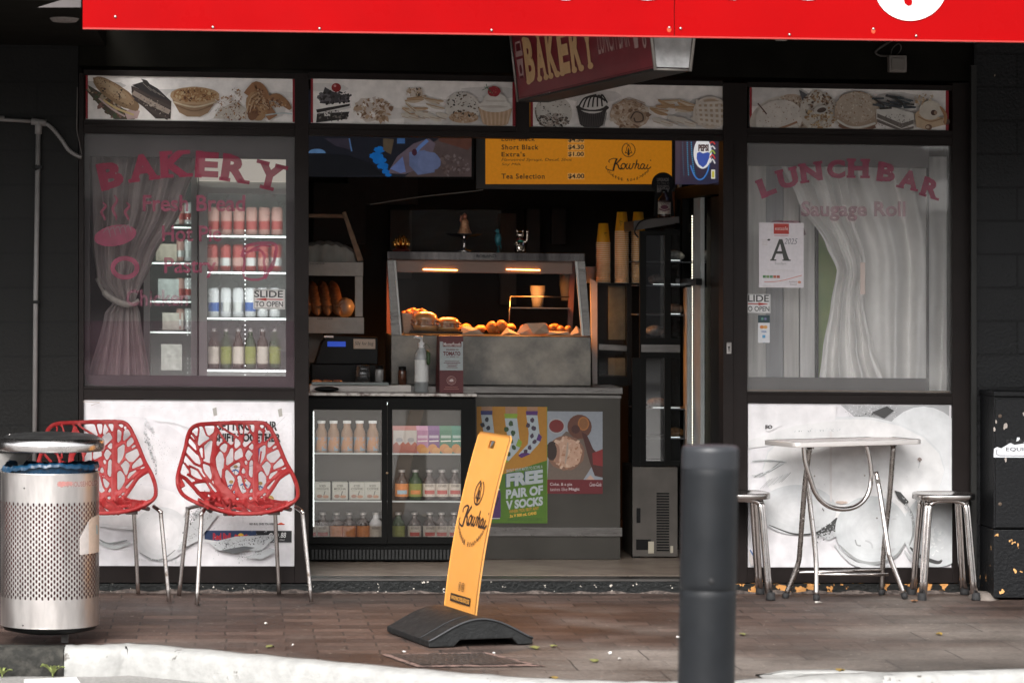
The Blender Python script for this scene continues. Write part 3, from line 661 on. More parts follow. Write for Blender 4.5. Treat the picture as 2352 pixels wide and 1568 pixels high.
def panel2(p, W, H):
    p.poly([(20, 60), (32, 20), (48, 30), (86, 44), (88, 54), (40, 62)], (.05, .045, .05)); p.specks(55, 45, 36, 16, 70, 5, [DK, (.12, .11, .12), (.05, .045, .05)]); p.ell(58, 21, 11, 11, (.25, .01, .01)); p.ell(55, 17, 3, 3, (.6, .3, .3))
    p.poly([(14, 80), (90, 62), (92, 70), (20, 92)], (.62, .6, .58)); p.poly([(12, 76), (90, 60), (88, 66), (14, 84)], DK); p.poly([(14, 86), (88, 80), (82, 98), (12, 108)], DK); p.rect(30, 80, 44, 92, (.6, .58, .56)); p.specks(50, 90, 36, 14, 50, 3, [(.15, .13, .12), DK])
    def pile(cx, cy, rx, ry, n, pal): p.ell(cx, cy, rx, ry, mix(CREAM, pal[0], .45), wob=.12, n=26); p.specks(cx, cy, rx, ry, n, 6, pal+[CREAM, (.55, .46, .38)]); p.specks(cx, cy, rx*.9, ry*.9, n, 2.5, pal)
    pile(142, 74, 44, 30, 70, [(.30, .19, .11), (.46, .32, .22), (.2, .11, .06)])
    pile(238, 30, 20, 12, 20, [(.4, .28, .18), (.1, .07, .05), (.55, .42, .3)])
    for a in range(11):
        x, y, r = 226+rnd.uniform(-10, 60), 54+rnd.uniform(-14, 30), rnd.uniform(-.2, .9); p.stroke([(x-22*cos(r), y-22*sin(r)), (x, y+3), (x+22*cos(r), y+22*sin(r))], 9, rnd.choice([(.44, .29, .17), (.56, .45, .34), (.6, .54, .46)]), sm=3, taper=True); p.stroke([(x-22*cos(r), y-17*sin(r)), (x+22*cos(r), y+22*sin(r))], 2, (.34, .2, .1))
    for a in range(6): x = 220+a*16; p.ell(x, 88+6*sin(a*2), 15, 6, (.62, .57, .5), rot=.3); p.stroke([(x-12, 90), (x+10, 95)], 1.5, (.4, .28, .18))
    p.ell(348, 66, 40, 38, (.60, .57, .53), n=30); p.ell(350, 90, 34, 14, (.44, .3, .2)); p.specks(350, 88, 34, 14, 60, 3, [(.3, .18, .1), (.55, .45, .36)]); p.specks(350, 60, 38, 34, 60, 2.6, [DK, (.12, .08, .05)])
    p.poly([(384, 66), (462, 66), (452, 104), (440, 109), (406, 109), (394, 104)], (.48, .33, .22)); 
    for k in range(13): p.stroke([(390+k*5.4, 68), (397+k*4.3, 107)], 1.5, [(.6, .46, .34), (.38, .24, .14)][k % 2])
    p.ell(422, 60, 38, 16, (.63, .6, .56)); p.ell(422, 46, 28, 18, (.65, .62, .58)); p.ell(418, 62, 34, 3, (.5, .46, .42)); p.ell(424, 48, 24, 3, (.52, .48, .44)); p.ell(420, 24, 15, 13, (.30, .02, .03), wob=.08); p.specks(420, 24, 12, 10, 14, 1.4, [(.5, .2, .15)])
    for k in range(6): p.stroke([(404, 16), (392+k*5, 6+abs(k-2)*8)], 4, (.04, .12, .05), taper=True, sm=2)
def panel3(p, W, H):
    p.ell(52, 72, 43, 42, (.58, .55, .51), n=30); p.specks(52, 92, 36, 18, 150, 3, [DK, (.16, .12, .1), (.4, .34, .3)]); p.specks(52, 70, 42, 36, 60, 1.8, [(.2, .15, .12), DK]); p.stroke([(10, 66), (16, 92), (34, 108)], 2, (.1, .07, .05), sm=4)
    p.poly([(104, 56), (178, 56), (172, 66), (166, 100), (156, 107), (122, 107), (112, 100), (106, 66)], (.022, .018, .018)); 
    for k in range(15): p.stroke([(109+k*4.6, 70), (115+k*3.7, 104)], 1.2, (.06, .05, .05))
    p.ell(140, 48, 36, 25, (.60, .58, .56)); p.ell(141, 58, 38, 10, (.03, .022, .02)); p.ell(140, 46, 34, 18, (.62, .6, .58))
    for k in range(6): p.stroke([(108+k*11, 60-k*1), (122+k*8, 36-k*2), (150+k*5, 26+k*4)], 3.6, DK, sm=6)
    p.ell(226, 74, 44, 36, (.48, .36, .27), wob=.06, n=30); p.specks(226, 74, 44, 34, 130, 4.5, [(.34, .22, .14), (.56, .46, .36), (.22, .13, .08), (.6, .52, .44)]); p.ell(244, 80, 20, 16, (.34, .24, .17)); p.stroke([(228, 84), (238, 68), (254, 72), (256, 88), (240, 92), (236, 82)], 3, (.08, .05, .035), sm=5)
    for k in range(4): p.stroke([(186, 60-k*3), (220, 34+k*4), (262, 46+k*5)], 1.5, (.36, .24, .16), sm=5)
    for a in range(10):
        x, y, r = 322+rnd.uniform(-34, 40), 52+rnd.uniform(-18, 24), rnd.uniform(-.2, .8); p.stroke([(x-22*cos(r), y-22*sin(r)), (x, y+3), (x+22*cos(r), y+22*sin(r))], 10, rnd.choice([(.44, .29, .17), (.58, .48, .38), (.62, .56, .5)]), sm=3, taper=True); p.stroke([(x-20*cos(r), y-16*sin(r)), (x+22*cos(r), y+22*sin(r))], 2, (.36, .21, .1))
    for a in range(6): x = 292+a*18; p.ell(x, 88+7*sin(a*2), 16, 7, (.63, .58, .52), rot=.3); p.stroke([(x-12, 90), (x+10, 96)], 1.5, (.42, .3, .2))
    p.ell(412, 66, 38, 38, (.52, .43, .34), n=34); p.ell(412, 64, 33, 32, (.42, .32, .23)); 
    for k in range(5): p.stroke([(380+k*13, 34+k*3), (386+k*12, 98)], 6, (.62, .56, .5)); 
    for k in range(5): p.stroke([(378, 44+k*11), (446, 40+k*14)], 6, (.64, .58, .52))
    p.stroke([(412+38*cos(t*pi/12), 66+38*sin(t*pi/12)) for t in range(24)], 5, (.6, .54, .48), closed=True)
def panel4(p, W, H):
    p.ell(76, 84, 80, 64, (.56, .51, .46), rot=-.4, n=30); p.ell(96, 66, 50, 52, (.48, .38, .30), rot=.3); p.specks(95, 66, 50, 48, 240, 2.2, [(.3, .2, .14), (.6, .56, .5), (.2, .13, .1), (.56, .5, .44)]); p.ell(66, 76, 56, 46, (.60, .56, .52), rot=-.3); p.specks(70, 76, 50, 42, 60, 1.4, [(.35, .24, .18)]); p.stroke([(18, 40), (26, 50), (38, 66)], 3, (.1, .05, .04), sm=3)
    p.poly([(112, 4), (134, 18), (120, 34)], (.08, .08, .09)); p.stroke([(30, 108), (70, 100), (108, 84)], 5, (.3, .16, .09), sm=4)
    p.ell(156, 56, 42, 50, (.56, .52, .47), n=30, wob=.04); p.specks(156, 40, 36, 34, 190, 3, [(.22, .13, .07), (.6, .56, .52), (.36, .24, .14), (.1, .06, .04)]); p.specks(160, 76, 34, 26, 130, 3.4, [(.3, .18, .09), (.62, .58, .52), (.46, .34, .2)]); p.ell(161, 53, 17, 11, (.5, .48, .45), rot=-.3); p.ell(163, 54, 11, 6, (.07, .045, .035), rot=-.3)
    p.ell(245, 58, 53, 52, (.38, .29, .22), n=34); p.ell(243, 46, 46, 38, (.46, .38, .31)); p.specks(243, 48, 50, 42, 200, 2.2, [(.6, .55, .48), (.3, .2, .13), (.52, .44, .36)]); p.stroke([(198, 78), (222, 93), (252, 95), (286, 84)], 5, (.62, .6, .56), sm=5); p.stroke([(202, 90), (226, 101), (258, 103), (286, 92)], 8, (.16, .08, .05), sm=5)
    p.poly([(288, 50), (320, 42), (374, 58), (374, 100), (346, 101), (288, 74)], (.60, .58, .55)); p.poly([(290, 60), (346, 84), (374, 74), (374, 84), (346, 96), (290, 70)], (.14, .12, .11)); p.poly([(290, 74), (346, 98), (374, 90), (374, 96), (346, 104), (290, 82)], (.13, .11, .1)); p.specks(330, 80, 42, 20, 60, 1.6, [(.3, .28, .26), (.08, .07, .06)])
    for k in range(26):
        x, y = 326+rnd.uniform(-36, 44), 30+rnd.uniform(-14, 18); r = rnd.uniform(-.1, .7); p.stroke([(x-14*cos(r), y-14*sin(r)), (x+14*cos(r), y+14*sin(r))], 4.5, rnd.choice([DK, (.03, .04, .05), (.07, .08, .09)]))
    p.poly([(376, 60), (396, 40), (420, 40), (430, 66), (446, 70), (452, 84), (400, 98), (380, 92)], (.50, .37, .25)); p.ell(412, 50, 26, 24, (.6, .55, .48), wob=.05); p.specks(398, 22, 24, 14, 30, 3.4, [(.56, .46, .34), (.42, .28, .16)]); p.ell(420, 56, 7, 7, (.07, .03, .02)); p.ell(424, 56, 4, 5, (.3, .2, .14)); p.ell(450, 78, 8, 7, (.08, .04, .03)); p.ell(408, 92, 8, 7, (.14, .07, .04)); p.ell(406, 92, 4, 4, (.5, .4, .3)); p.stroke([(384, 66), (410, 78), (440, 70)], 3, (.3, .18, .1), sm=4); p.stroke([(434, 40), (446, 60), (446, 86)], 8, (.36, .2, .1), sm=4, taper=True)
transom(197, 173.5, 679, 281, panel1, 'picture panel with seeded sandwich, chocolate cake, pie and croissants over the left window')
transom(714, 181, 1184, 290, panel2, 'picture panel with cherry cake slice, doughnut and strawberry cupcake over the doorway')
transom(1219, 191, 1687, 298.5, panel3, 'picture panel with dark striped cupcake and lattice pie, partly behind the hanging sign')
transom(1722, 201, 2179, 300, panel4, 'picture panel with dusted buns, bagel and chocolate gateau over the right window')

# ------------------------------------------------------------------ lower photo panels
def lower(u0, v0, u1, v1, draw, label):
    a = P(u0, v0, -.008); b = P(u1, v1, -.008)
    t = thing('photo_panel', label, 'picture panel', ((a.x+b.x)/2, 0, b.z))
    m = MB().mat(WHITE); m.box(a.x, b.x, -.006, .02, b.z, a.z); m.build('backing_board', t)
    def fn(s, q, l): return Vector((a.x+(b.x-a.x)*(s-u0)/(u1-u0), -.008-l, a.z+(b.z-a.z)*(q-v0)/(v1-v0)))
    p = Pic(fn, clip=(u0, v0, u1, v1)); p.rect(u0, v0, u1, v1, (.76, .74, .76)); draw(p, t, fn); p.build('bread_photo', t, PHOTO_PRINT); return t
W1, W2, W3 = (.80, .78, .79), (.66, .65, .66), (.50, .51, .52)
def soft(p, cx, cy, rx, ry, c0, c1, n=7, rot=0, wob=0):
    for k in range(n):
        q = 1-k/n; p.ell(cx, cy, rx*q, ry*q, mix(c0, c1, k/(n-1)), rot=rot, wob=wob, n=32)
def speckband(p, u0, v0, u1, v1, w, n, size, cols):
    for _ in range(n):
        t = rnd.random(); o = rnd.gauss(0, w); x = u0+(u1-u0)*t; y = v0+(v1-v0)*t+o; z = size*.55*(.3+rnd.random()); p.ell(x, y, z, z*.6, rnd.choice(cols), n=6, wob=.4, rot=rnd.random()*3)
def lowleft(p, t, fn):
    G1, G2, G3 = (.42, .43, .44), (.25, .26, .26), (.58, .59, .60)
    soft(p, 300, 1065, 150, 110, (.70, .68, .70), (.79, .77, .78), 6)                # big dusted loaf
    speckband(p, 330, 985, 440, 1110, 16, 240, 1.5, [G1, G3, G2]); speckband(p, 330, 990, 360, 1070, 9, 120, 3.4, [G1, G2, G3])
    p.poly([(438, 1000), (470, 978), (500, 985), (470, 1030)], (.60, .61, .62)); speckband(p, 438, 1005, 500, 990, 8, 90, 1.6, [G1, G3]); p.stroke([(436, 1003), (470, 976), (520, 968)], 1.6, G3, sm=4)
    p.stroke([(355, 965), (400, 970), (440, 985), (470, 1005)], 1.4, G3, sm=4); speckband(p, 330, 965, 350, 985, 4, 30, 4, [(.6, .6, .62), G3])
    p.ell(300, 1165, 130, 52, (.72, .71, .72)); p.ell(300, 1160, 128, 48, (.79, .77, .78))
    p.stroke([(228, 1238), (250, 1248), (292, 1240)], 5, G2, sm=5, taper=True); p.stroke([(225, 1245), (262, 1256), (300, 1246)], 9, (.5, .52, .52), sm=5, taper=True)
    soft(p, 370, 1225, 66, 62, (.66, .66, .67), (.79, .77, .78), 5); p.stroke([(320, 1268), (350, 1284), (375, 1282), (402, 1262)], 3.5, G2, sm=5, taper=True); speckband(p, 300, 1280, 420, 1290, 3, 60, 3, [(.62, .64, .64)])
    speckband(p, 420, 1240, 470, 1150, 14, 260, 4, [G1, G2, G3, (.08, .08, .08)]); p.poly([(405, 1265), (440, 1200), (480, 1160), (500, 1180), (455, 1240)], (.60, .61, .62)); speckband(p, 410, 1260, 490, 1170, 9, 180, 2.2, [G1, G2, (.6, .6, .6)])
    p.poly([(480, 1245), (540, 1230), (640, 1225), (600, 1262), (500, 1262)], (.60, .62, .63)); speckband(p, 490, 1255, 630, 1232, 9, 260, 3, [G1, G2, (.62, .64, .65), (.07, .07, .08)]); p.poly([(505, 1262), (560, 1252), (585, 1255), (540, 1270)], (.12, .125, .13)); p.poly([(560, 1278), (620, 1256), (640, 1262), (600, 1282)], (.5, .52, .53)); speckband(p, 545, 1283, 600, 1262, 5, 90, 2.5, [G2, G1, (.65, .66, .67)])
    for _ in range(60): p.ell(rnd.uniform(200, 670), rnd.uniform(930, 1290), rnd.uniform(.5, 1.6), rnd.uniform(.4, 1), rnd.choice([G1, G3]), n=6)
    for _ in range(9):
        x, y = rnd.uniform(200, 650), rnd.uniform(925, 975); p.stroke([(x, y), (x+rnd.uniform(-9, 12), y+rnd.uniform(-3, 8))], 1.1, G3)
    p.stroke([(192, 921), (230, 923), (210, 930)], 1.2, (.4, .3, .25))
def lowright(p, t, fn):
    G1, G2, G3 = (.55, .56, .57), (.32, .33, .33), (.70, .71, .72); BK = (.06, .06, .06)
    p.poly([(1930, 928), (2180, 928), (2180, 1000), (1990, 980)], (.42, .42, .43)); speckband(p, 1940, 935, 2060, 935, 12, 240, 3, [G1, G3, G2, (.6, .6, .6)]); speckband(p, 1960, 968, 2010, 952, 7, 120, 3.4, [BK, G2])
    p.poly([(2000, 945), (2035, 930), (2052, 940), (2030, 958)], BK)
    soft(p, 2120, 1095, 120, 165, (.73, .74, .75), (.79, .79, .80), 5); p.ell(1960, 1075, 210, 122, (.70, .71, .72)); p.ell(1960, 1079, 208, 120, (.79, .78, .78)); p.poly([(1716, 1010), (1820, 968), (1960, 965), (1975, 990), (1850, 1010), (1716, 1030)], (.76, .75, .75)); p.poly([(1716, 930), (1920, 930), (1916, 965), (1830, 975), (1716, 1012)], (.80, .78, .79))
    speckband(p, 1820, 990, 1930, 985, 2, 60, 2.6, [G2, G1, G3])
    for (x0, y0, x1, y1, w) in ((1730, 1058, 1802, 1060, 3), (1740, 1095, 1800, 1062, 2), (1732, 1092, 1760, 1086, 2)):
        for k in range(5): p.stroke([(x0+rnd.uniform(-8, 8), y0+rnd.uniform(-4, 4)), ((x0+x1)/2, (y0+y1)/2+rnd.uniform(-3, 3)), (x1+rnd.uniform(-8, 4), y1+rnd.uniform(-4, 4))], w, rnd.choice([G2, G1, G3]), sm=4, taper=True)
    for k in range(9): x = 1745+k*6; p.stroke([(x, 1122-k*2), (x+22, 1100-k*2)], 2, rnd.choice([BK, G2, G1]), taper=True, sm=2)
    # muffins with dark gaps
    soft(p, 1830, 1170, 90, 58, (.64, .65, .66), (.77, .77, .78), 6); p.stroke([(1765, 1205), (1820, 1225), (1868, 1224), (1900, 1205)], 4, BK, sm=6, taper=True)
    p.poly([(1868, 1225), (1905, 1200), (1918, 1188), (1960, 1182), (1946, 1206), (1912, 1235)], BK); p.poly([(1880, 1226), (1910, 1218), (1930, 1226), (1900, 1240)], G1); speckband(p, 1870, 1230, 1930, 1208, 9, 110, 4, [BK, G2, G1])
    soft(p, 2000, 1215, 84, 78, (.60, .62, .63), (.75, .76, .77), 7); p.stroke([(1925, 1250), (1965, 1284), (2010, 1292), (2055, 1276), (2080, 1240)], 7, G2, sm=6, taper=True); p.stroke([(1915, 1250), (1955, 1290), (2010, 1302), (2040, 1298)], 10, G1, sm=6, taper=True)
    p.stroke([(1962, 1238), (1966, 1250), (1975, 1252)], 3, G2, sm=3); p.stroke([(1985, 1240), (1998, 1246), (2002, 1258)], 4, G1, sm=3); p.ell(2048, 1262, 8, 3.5, G1, rot=-.6); p.specks(2010, 1190, 70, 50, 16, 3, [G3]); p.ell(2052, 1190, 5, 2, G1); p.ell(1995, 1180, 5, 3, G3, rot=-.7)
    soft(p, 2150, 1215, 78, 86, (.62, .64, .65), (.74, .75, .76), 6); p.stroke([(2088, 1255), (2110, 1275), (2150, 1290), (2162, 1284)], 9, BK, sm=6, taper=True); p.stroke([(2075, 1262), (2100, 1290), (2150, 1300)], 7, G1, sm=6, taper=True); p.specks(2150, 1240, 26, 34, 34, 5, [(.82, .83, .83), (.68, .7, .71)])
    p.poly([(2052, 1124), (2066, 1128), (2085, 1150), (2078, 1160), (2060, 1142)], BK); p.stroke([(2078, 1155), (2092, 1180), (2096, 1220), (2086, 1252)], 6, G2, sm=6, taper=True); speckband(p, 2070, 1140, 2100, 1200, 8, 80, 3, [G3, G1])
    p.ell(2110, 1052, 4, 6, (.3, .24, .22), wob=.3); p.stroke([(2110, 1058), (2107, 1072)], 1.6, G1)
    p.text('FO', 1756, 975, 1772, 984, (.05, .05, .05), bold=.04); p.poly([(1764, 990), (1800, 972), (1756, 988)], W1)
    for _ in range(80): p.ell(rnd.uniform(1722, 2180), rnd.uniform(930, 1296), rnd.uniform(.6, 1.8), rnd.uniform(.4, 1), rnd.choice([G3, G3, G1]), n=6)
    p.stroke([(1905, 1050), (1906, 1150)], 5, (.72, .68, .67)); p.rect(1903, 990, 1908, 1140, (.73, .70, .69)); p.ell(1930, 1152, 14, 3, (.6, .48, .42), wob=.2)
    p.poly([(1717, 1258), (1726, 1275), (1742, 1296), (1724, 1298), (1717, 1280)], (.55, .5, .48)); p.stroke([(1721, 1262), (1730, 1276), (1742, 1288)], 3, (.05, .12, .3), sm=3)
    p.stroke([(1886, 1166), (1890, 1172)], 2, BK); p.stroke([(1868, 1265), (1870, 1272)], 2, BK)
lower(190, 917, 676, 1299.5, lowleft, 'white picture panel with faded grey bread photo below the left window')
lower(1718, 926, 2185, 1302.5, lowright, 'white picture panel with faded muffin photo, under the right window behind the metal table')

# paper poster pinned over the lower-left panel
def poster(name, label, u0, v0, u1, v1, Y, bgc, draw, cat='poster', group=None, M_=None, th=.0006):
    a = P(u0, v0, Y); b = P(u1, v1, Y)
    def fn(s, q, l): return Vector((a.x+(b.x-a.x)*(s-u0)/(u1-u0), Y-l, a.z+(b.z-a.z)*(q-v0)/(v1-v0)))
    p = Pic(fn, base=.0002, clip=(u0, v0, u1, v1)); m = p.mb; m.col = lin(bgc); m.box(a.x, b.x, Y, Y+th, b.z, a.z)
    draw(p); return p.build(name, None, M_ or PRINT, label=label, cat=cat, group=group)
def pshift(p):
    BK = (.02, .02, .02)
    p.text('GETTING YOUR', 494, 966, 637, 988, BK, bold=.05); p.text('SHIFT TOGETHER', 492, 994, 645, 1014, BK, bold=.05)
    p.stroke([(655, 955), (566, 1060), (558, 1200)], .8, (.5, .5, .52), sm=4)
    p.stroke([(596, 1015), (590, 1060), (578, 1110), (566, 1130)], 5, (.05, .12, .38), sm=5); p.stroke([(600, 1035), (594, 1075)], 4, (.5, .05, .06), sm=4)
    # small cartoon figures: generic blue and brown doodles
    for (x, y) in ((541, 1076), (531, 1111), (560, 1108), (598, 1114), (545, 1125)):
        p.ell(x, y-5, 5, 4, (.45, .28, .1)); p.stroke([(x-8, y+6), (x, y+2), (x+8, y+8)], 3, (.05, .15, .4), sm=3); p.stroke([(x, y), (x-3, y+12), (x+5, y+15)], 1.4, (.05, .05, .06), sm=3)
    p.ell(620, 1144, 9, 7, (.55, .33, .08)); p.ell(620, 1144, 6, 4, (.7, .5, .2)); p.stroke([(520, 1070), (560, 1072), (600, 1062)], 1, (.1, .1, .2), sm=3)
    for k in range(5): p.stroke([(512, 1062+k*2.6), (524, 1062+k*2.6)], .8, (.5, .5, .5))
    p.text('RED BULL GIVES YOU WIIINGS', 573, 1200, 636, 1205, BK, bold=.03); p.ell(645, 1202, 5, 2.5, (.6, .08, .02)); p.ell(640, 1203, 4, 1.4, (.5, .03, .02)); p.ell(650, 1203, 4, 1.4, (.5, .03, .02))
    p.rect(470, 1218, 588, 1245, (.02, .045, .12)); p.poly([(470, 1238), (520, 1245), (470, 1247)], (.7, .7, .7)); p.rect(588, 1218, 670, 1245, (.012, .012, .014)); p.text('Red Bull', 489, 1224, 530, 1240, (.5, .02, .03), bold=.04)
    p.ell(553, 1230, 7, 6, (.75, .45, .04)); p.poly([(536, 1236), (540, 1226), (552, 1231), (550, 1238)], (.5, .02, .03)); p.poly([(571, 1236), (567, 1226), (555, 1231), (557, 1238)], (.5, .02, .03))
    p.text('8', 615, 1223, 627, 1243, (.8, .8, .8), bold=.0, italic=.2); p.text('8', 629, 1223, 640, 1243, (.8, .8, .8), italic=.2); p.text('.88', 642, 1222, 657, 1234, (.8, .8, .8), italic=.2); p.text('250ml', 642, 1237, 653, 1241, (.6, .6, .6))
poster('poster', 'white paper poster about getting your shift together, behind the right red chair', 466, 946, 672, 1246, -.0125, (.79, .77, .79), pshift)
m = MB().mat(mat('clear_tape', (.5, .48, .44), rough=.3, alpha=.75))
for u, v in ((488, 938), (638, 940)):
    a = P(u, v, -.014); m.prism([a, a+Vector((.018, 0, .006)), a+Vector((.022, 0, -.03)), a+Vector((.006, 0, -.035))], (0, .0005, 0))
m.build('adhesive_tape', None, 'two torn bits of old adhesive tape above the shift poster', 'tape', kind=None)

# ================================================================== left window
GL1 = glassmat('street_window_glass', tint=(.90, .88, .88), refl=.085, rough=.015, haze=.05, hcol=(.55, .5, .52))
YG = .012
GL2 = glassmat('street_window_glass_milky', tint=(.99, .99, .99), refl=.085, rough=.02, haze=.13, hcol=(.72, .71, .70))  # pale haze mixed in brightens the pane like a milky sky reflection
def winpane(name_u, v0, u1, v1, G_=GL1):
    w_ = MB().mat(G_); a = P(name_u, v0, YG); b = P(u1, v1, YG); w_.add([(a.x, YG, b.z), (b.x, YG, b.z), (b.x, YG, a.z), (a.x, YG, a.z)], [(0, 1, 2, 3)]); return w_
win1 = winpane(191, 306, 677, 890).build('window_pane', shop)
win2 = winpane(1716, 327, 2188, 903, GL2).build('window_pane', shop)
INN = mat('grey_inner_sash', (.085, .075, .075), rough=.55, var=.12, vs=4)
def sash(u0, v0, u1, v1, U0_, V0_, U1_, V1_, Y):
    m = MB().mat(INN); m.pbox(u0, v0, U0_, v1, Y, Y+.05); m.pbox(U1_, v0, u1, v1, Y, Y+.05); m.pbox(U0_, v0, U1_, V0_, Y+.002, Y+.048); m.pbox(U0_, V1_, U1_, v1, Y+.002, Y+.048)
    return m.build('inner_sash', shop)
sash(192, 305, 677, 890, 206, 366, 657, 861, .075)
sash(1717, 325, 2134, 902, 1719, 386, 2133, 866, .075)
# pale window board behind the right window sill
m = MB().mat(mat('brown_window_board', (.14, .09, .055), rough=.6, var=.3, vs=6)); a, b = P(1717, 897, .03), P(2190, 897, .03); m.box(a.x, b.x, .03, .074, b.z-.02, b.z-.002); m.build('window_board', shop)
WINE = (.24, .012, .045)
VINYL = mat('wine_red_vinyl', WINE, rough=.5, alpha=.86, var=.1, vs=8); p = Pic(lambda u, v, l: P(u, v, YG-.0012-l)); p.poly([(192, 737), (676, 737), (676, 889), (222, 885), (206, 880), (196, 868), (192, 850)], (1, 1, 1)); p.build('reflection_tint', shop, glassmat('purple_reflection_tint', tint=(.93, .86, .89), refl=.02, haze=.05, hcol=(.42, .26, .32)))  # purple tint on the lower pane stands in for a street reflection
VINYL_F = mat('faded_pink_vinyl', (.30, .05, .10), rough=.55, alpha=.72, var=.25, vs=9)
VINYL_FF = mat('almost_gone_vinyl', (.36, .12, .18), rough=.6, alpha=.42, var=.3, vs=9)
def wfn(u, v, l): return P(u, v, YG-.002-l)
SER = {'B': [('b', 0, .35), ('t', 0, .35)], 'A': [('b', -.06, .34), ('b', .66, 1.06)], 'K': [('b', 0, .42), ('t', 0, .42), ('b', .6, 1.06), ('t', .58, 1.0)], 'E': [('b', 0, .3), ('t', 0, .3)],
       'R': [('b', -.04, .38), ('t', -.02, .3), ('b', .66, 1.1)], 'Y': [('b', .25, .75), ('t', -.06, .4), ('t', .6, 1.06)], 'L': [('b', -.02, .4), ('t', -.05, .42)], 'U': [('t', -.08, .36), ('t', .62, 1.06)],
       'N': [('b', -.06, .36), ('t', -.06, .3), ('t', .64, 1.08)], 'C': [], 'H': [('b', -.06, .38), ('t', -.06, .38), ('b', .6, 1.06), ('t', .6, 1.06)]}
def slab(p, word, path, h, col, wds, stretch=None):
    """slab letters set along an arc; path(t) -> (u, v, angle) baseline centre of each letter"""
    for i, ch in enumerate(word):
        if ch == ' ': continue
        (cu, cv, an, hh, ww) = path[i]
        def fn(x, y, cu=cu, cv=cv, an=an): return (cu+x*cos(an)-y*sin(an), cv+x*sin(an)+y*cos(an))
        p.text(ch, -ww/2, -hh, ww/2, 0, col, bold=.055, fn=fn)
        for (tb, a, b) in SER[ch]:
            y0, y1 = (-hh*.11, hh*.03) if tb == 'b' else (-hh*1.03, -hh*.88)
            pts = [(-ww/2+ww*a, y0), (-ww/2+ww*b, y0), (-ww/2+ww*b, y1), (-ww/2+ww*a, y1)]
            p.poly([fn(*q) for q in pts], col)
p = Pic(wfn)
slab(p, 'BAKERY', [(260, 432, -.22, 60, 56), (332, 414, -.13, 60, 66), (404, 406, -.05, 58, 70), (474, 407, .05, 58, 54), (536, 417, .14, 60, 62), (612, 434, .24, 60, 66)], 60, WINE, None)
p.build('window_lettering', shop, VINYL)
p = Pic(wfn)
p.text('Fresh Bread', 328, 448, 563, 486, WINE, bold=.02); p.build('window_lettering', shop, VINYL_F); p = Pic(wfn); p.text('Hot Pie', 372, 518, 509, 555, WINE, bold=.02); p.build('window_lettering', shop, VINYL_F)
p = Pic(wfn); p.text('Pastry', 377, 591, 497, 638, WINE, bold=.02); p.build('window_lettering', shop, VINYL_F); p = Pic(wfn)
for x, y, s_ in ((238, 465, 26), (264, 448, 36), (292, 465, 26)): p.stroke([(x-2, y), (x+5, y+s_*.35), (x-5, y+s_*.85), (x+2, y+s_*1.35), (x+3, y+s_*1.6)], 6, WINE, sm=6, taper=True)
p.build('window_picture', shop, VINYL_F); p = Pic(wfn); p.ell(265, 541, 49, 24, WINE, rot=-.18, n=32); p.build('window_picture', shop, VINYL_F)
p = Pic(wfn); p.stroke([(287+28*cos(k*pi/12), 615+22*sin(k*pi/12)) for k in range(24)], 11, WINE, closed=True); p.build('window_picture', shop, VINYL_F); p = Pic(wfn)
p.stroke([(555, 590), (566, 566), (600, 558), (632, 562), (632, 590), (608, 640)], 7, WINE, sm=5); p.stroke([(560, 592), (566, 580), (596, 574), (608, 590), (606, 600), (606, 638), (562, 638), (562, 600), (560, 592)], 6, WINE, sm=3); p.stroke([(606, 638), (628, 610), (632, 575)], 6, WINE, sm=3); p.stroke([(575, 575), (600, 564), (622, 566)], 5, WINE, sm=3)
p.build('window_picture', shop, VINYL_F)
p = Pic(wfn, base=.003)
for k in range(5): p.stroke([(236+k*13, 536-k*3), (248+k*12, 524-k*2), (254+k*12, 545-k*3)], 3, (.30, .22, .22), sm=3, taper=True)
p.build('window_picture', shop, mat('vinyl_gaps', (.30, .25, .26), rough=.6, alpha=.55))
p = Pic(wfn); p.text('Chicken', 290, 665, 432, 703, WINE, bold=.02); p.build('window_lettering', shop, VINYL_FF)
# right window lettering
p = Pic(wfn)
P6 = [(1768, 449, -.36, 42, 38), (1815, 431, -.24, 44, 46), (1866, 417, -.14, 43, 50), (1921, 410, -.03, 43, 42), (1971, 408, .02, 42, 48), (0, 0, 0, 0, 0), (2033, 417, .13, 43, 42), (2083, 434, .22, 43, 46), (2132, 453, .30, 43, 42)]
slab(p, 'LUNCH BAR', P6, 42, WINE, None)
p.build('window_lettering', shop, VINYL_F)
p = Pic(wfn); p.text('Saugage Roll', 1840, 462, 2080, 508, WINE, bold=.03); p.build('window_lettering', shop, VINYL_FF)
p = Pic(wfn)
for k in range(4): p.stroke([(1755+k*14, 545-k*4), (1770+k*13, 515), (1800+k*12, 512), (1830+k*6, 540)], 7, WINE, sm=5)
p.build('window_lettering', shop, VINYL_FF)

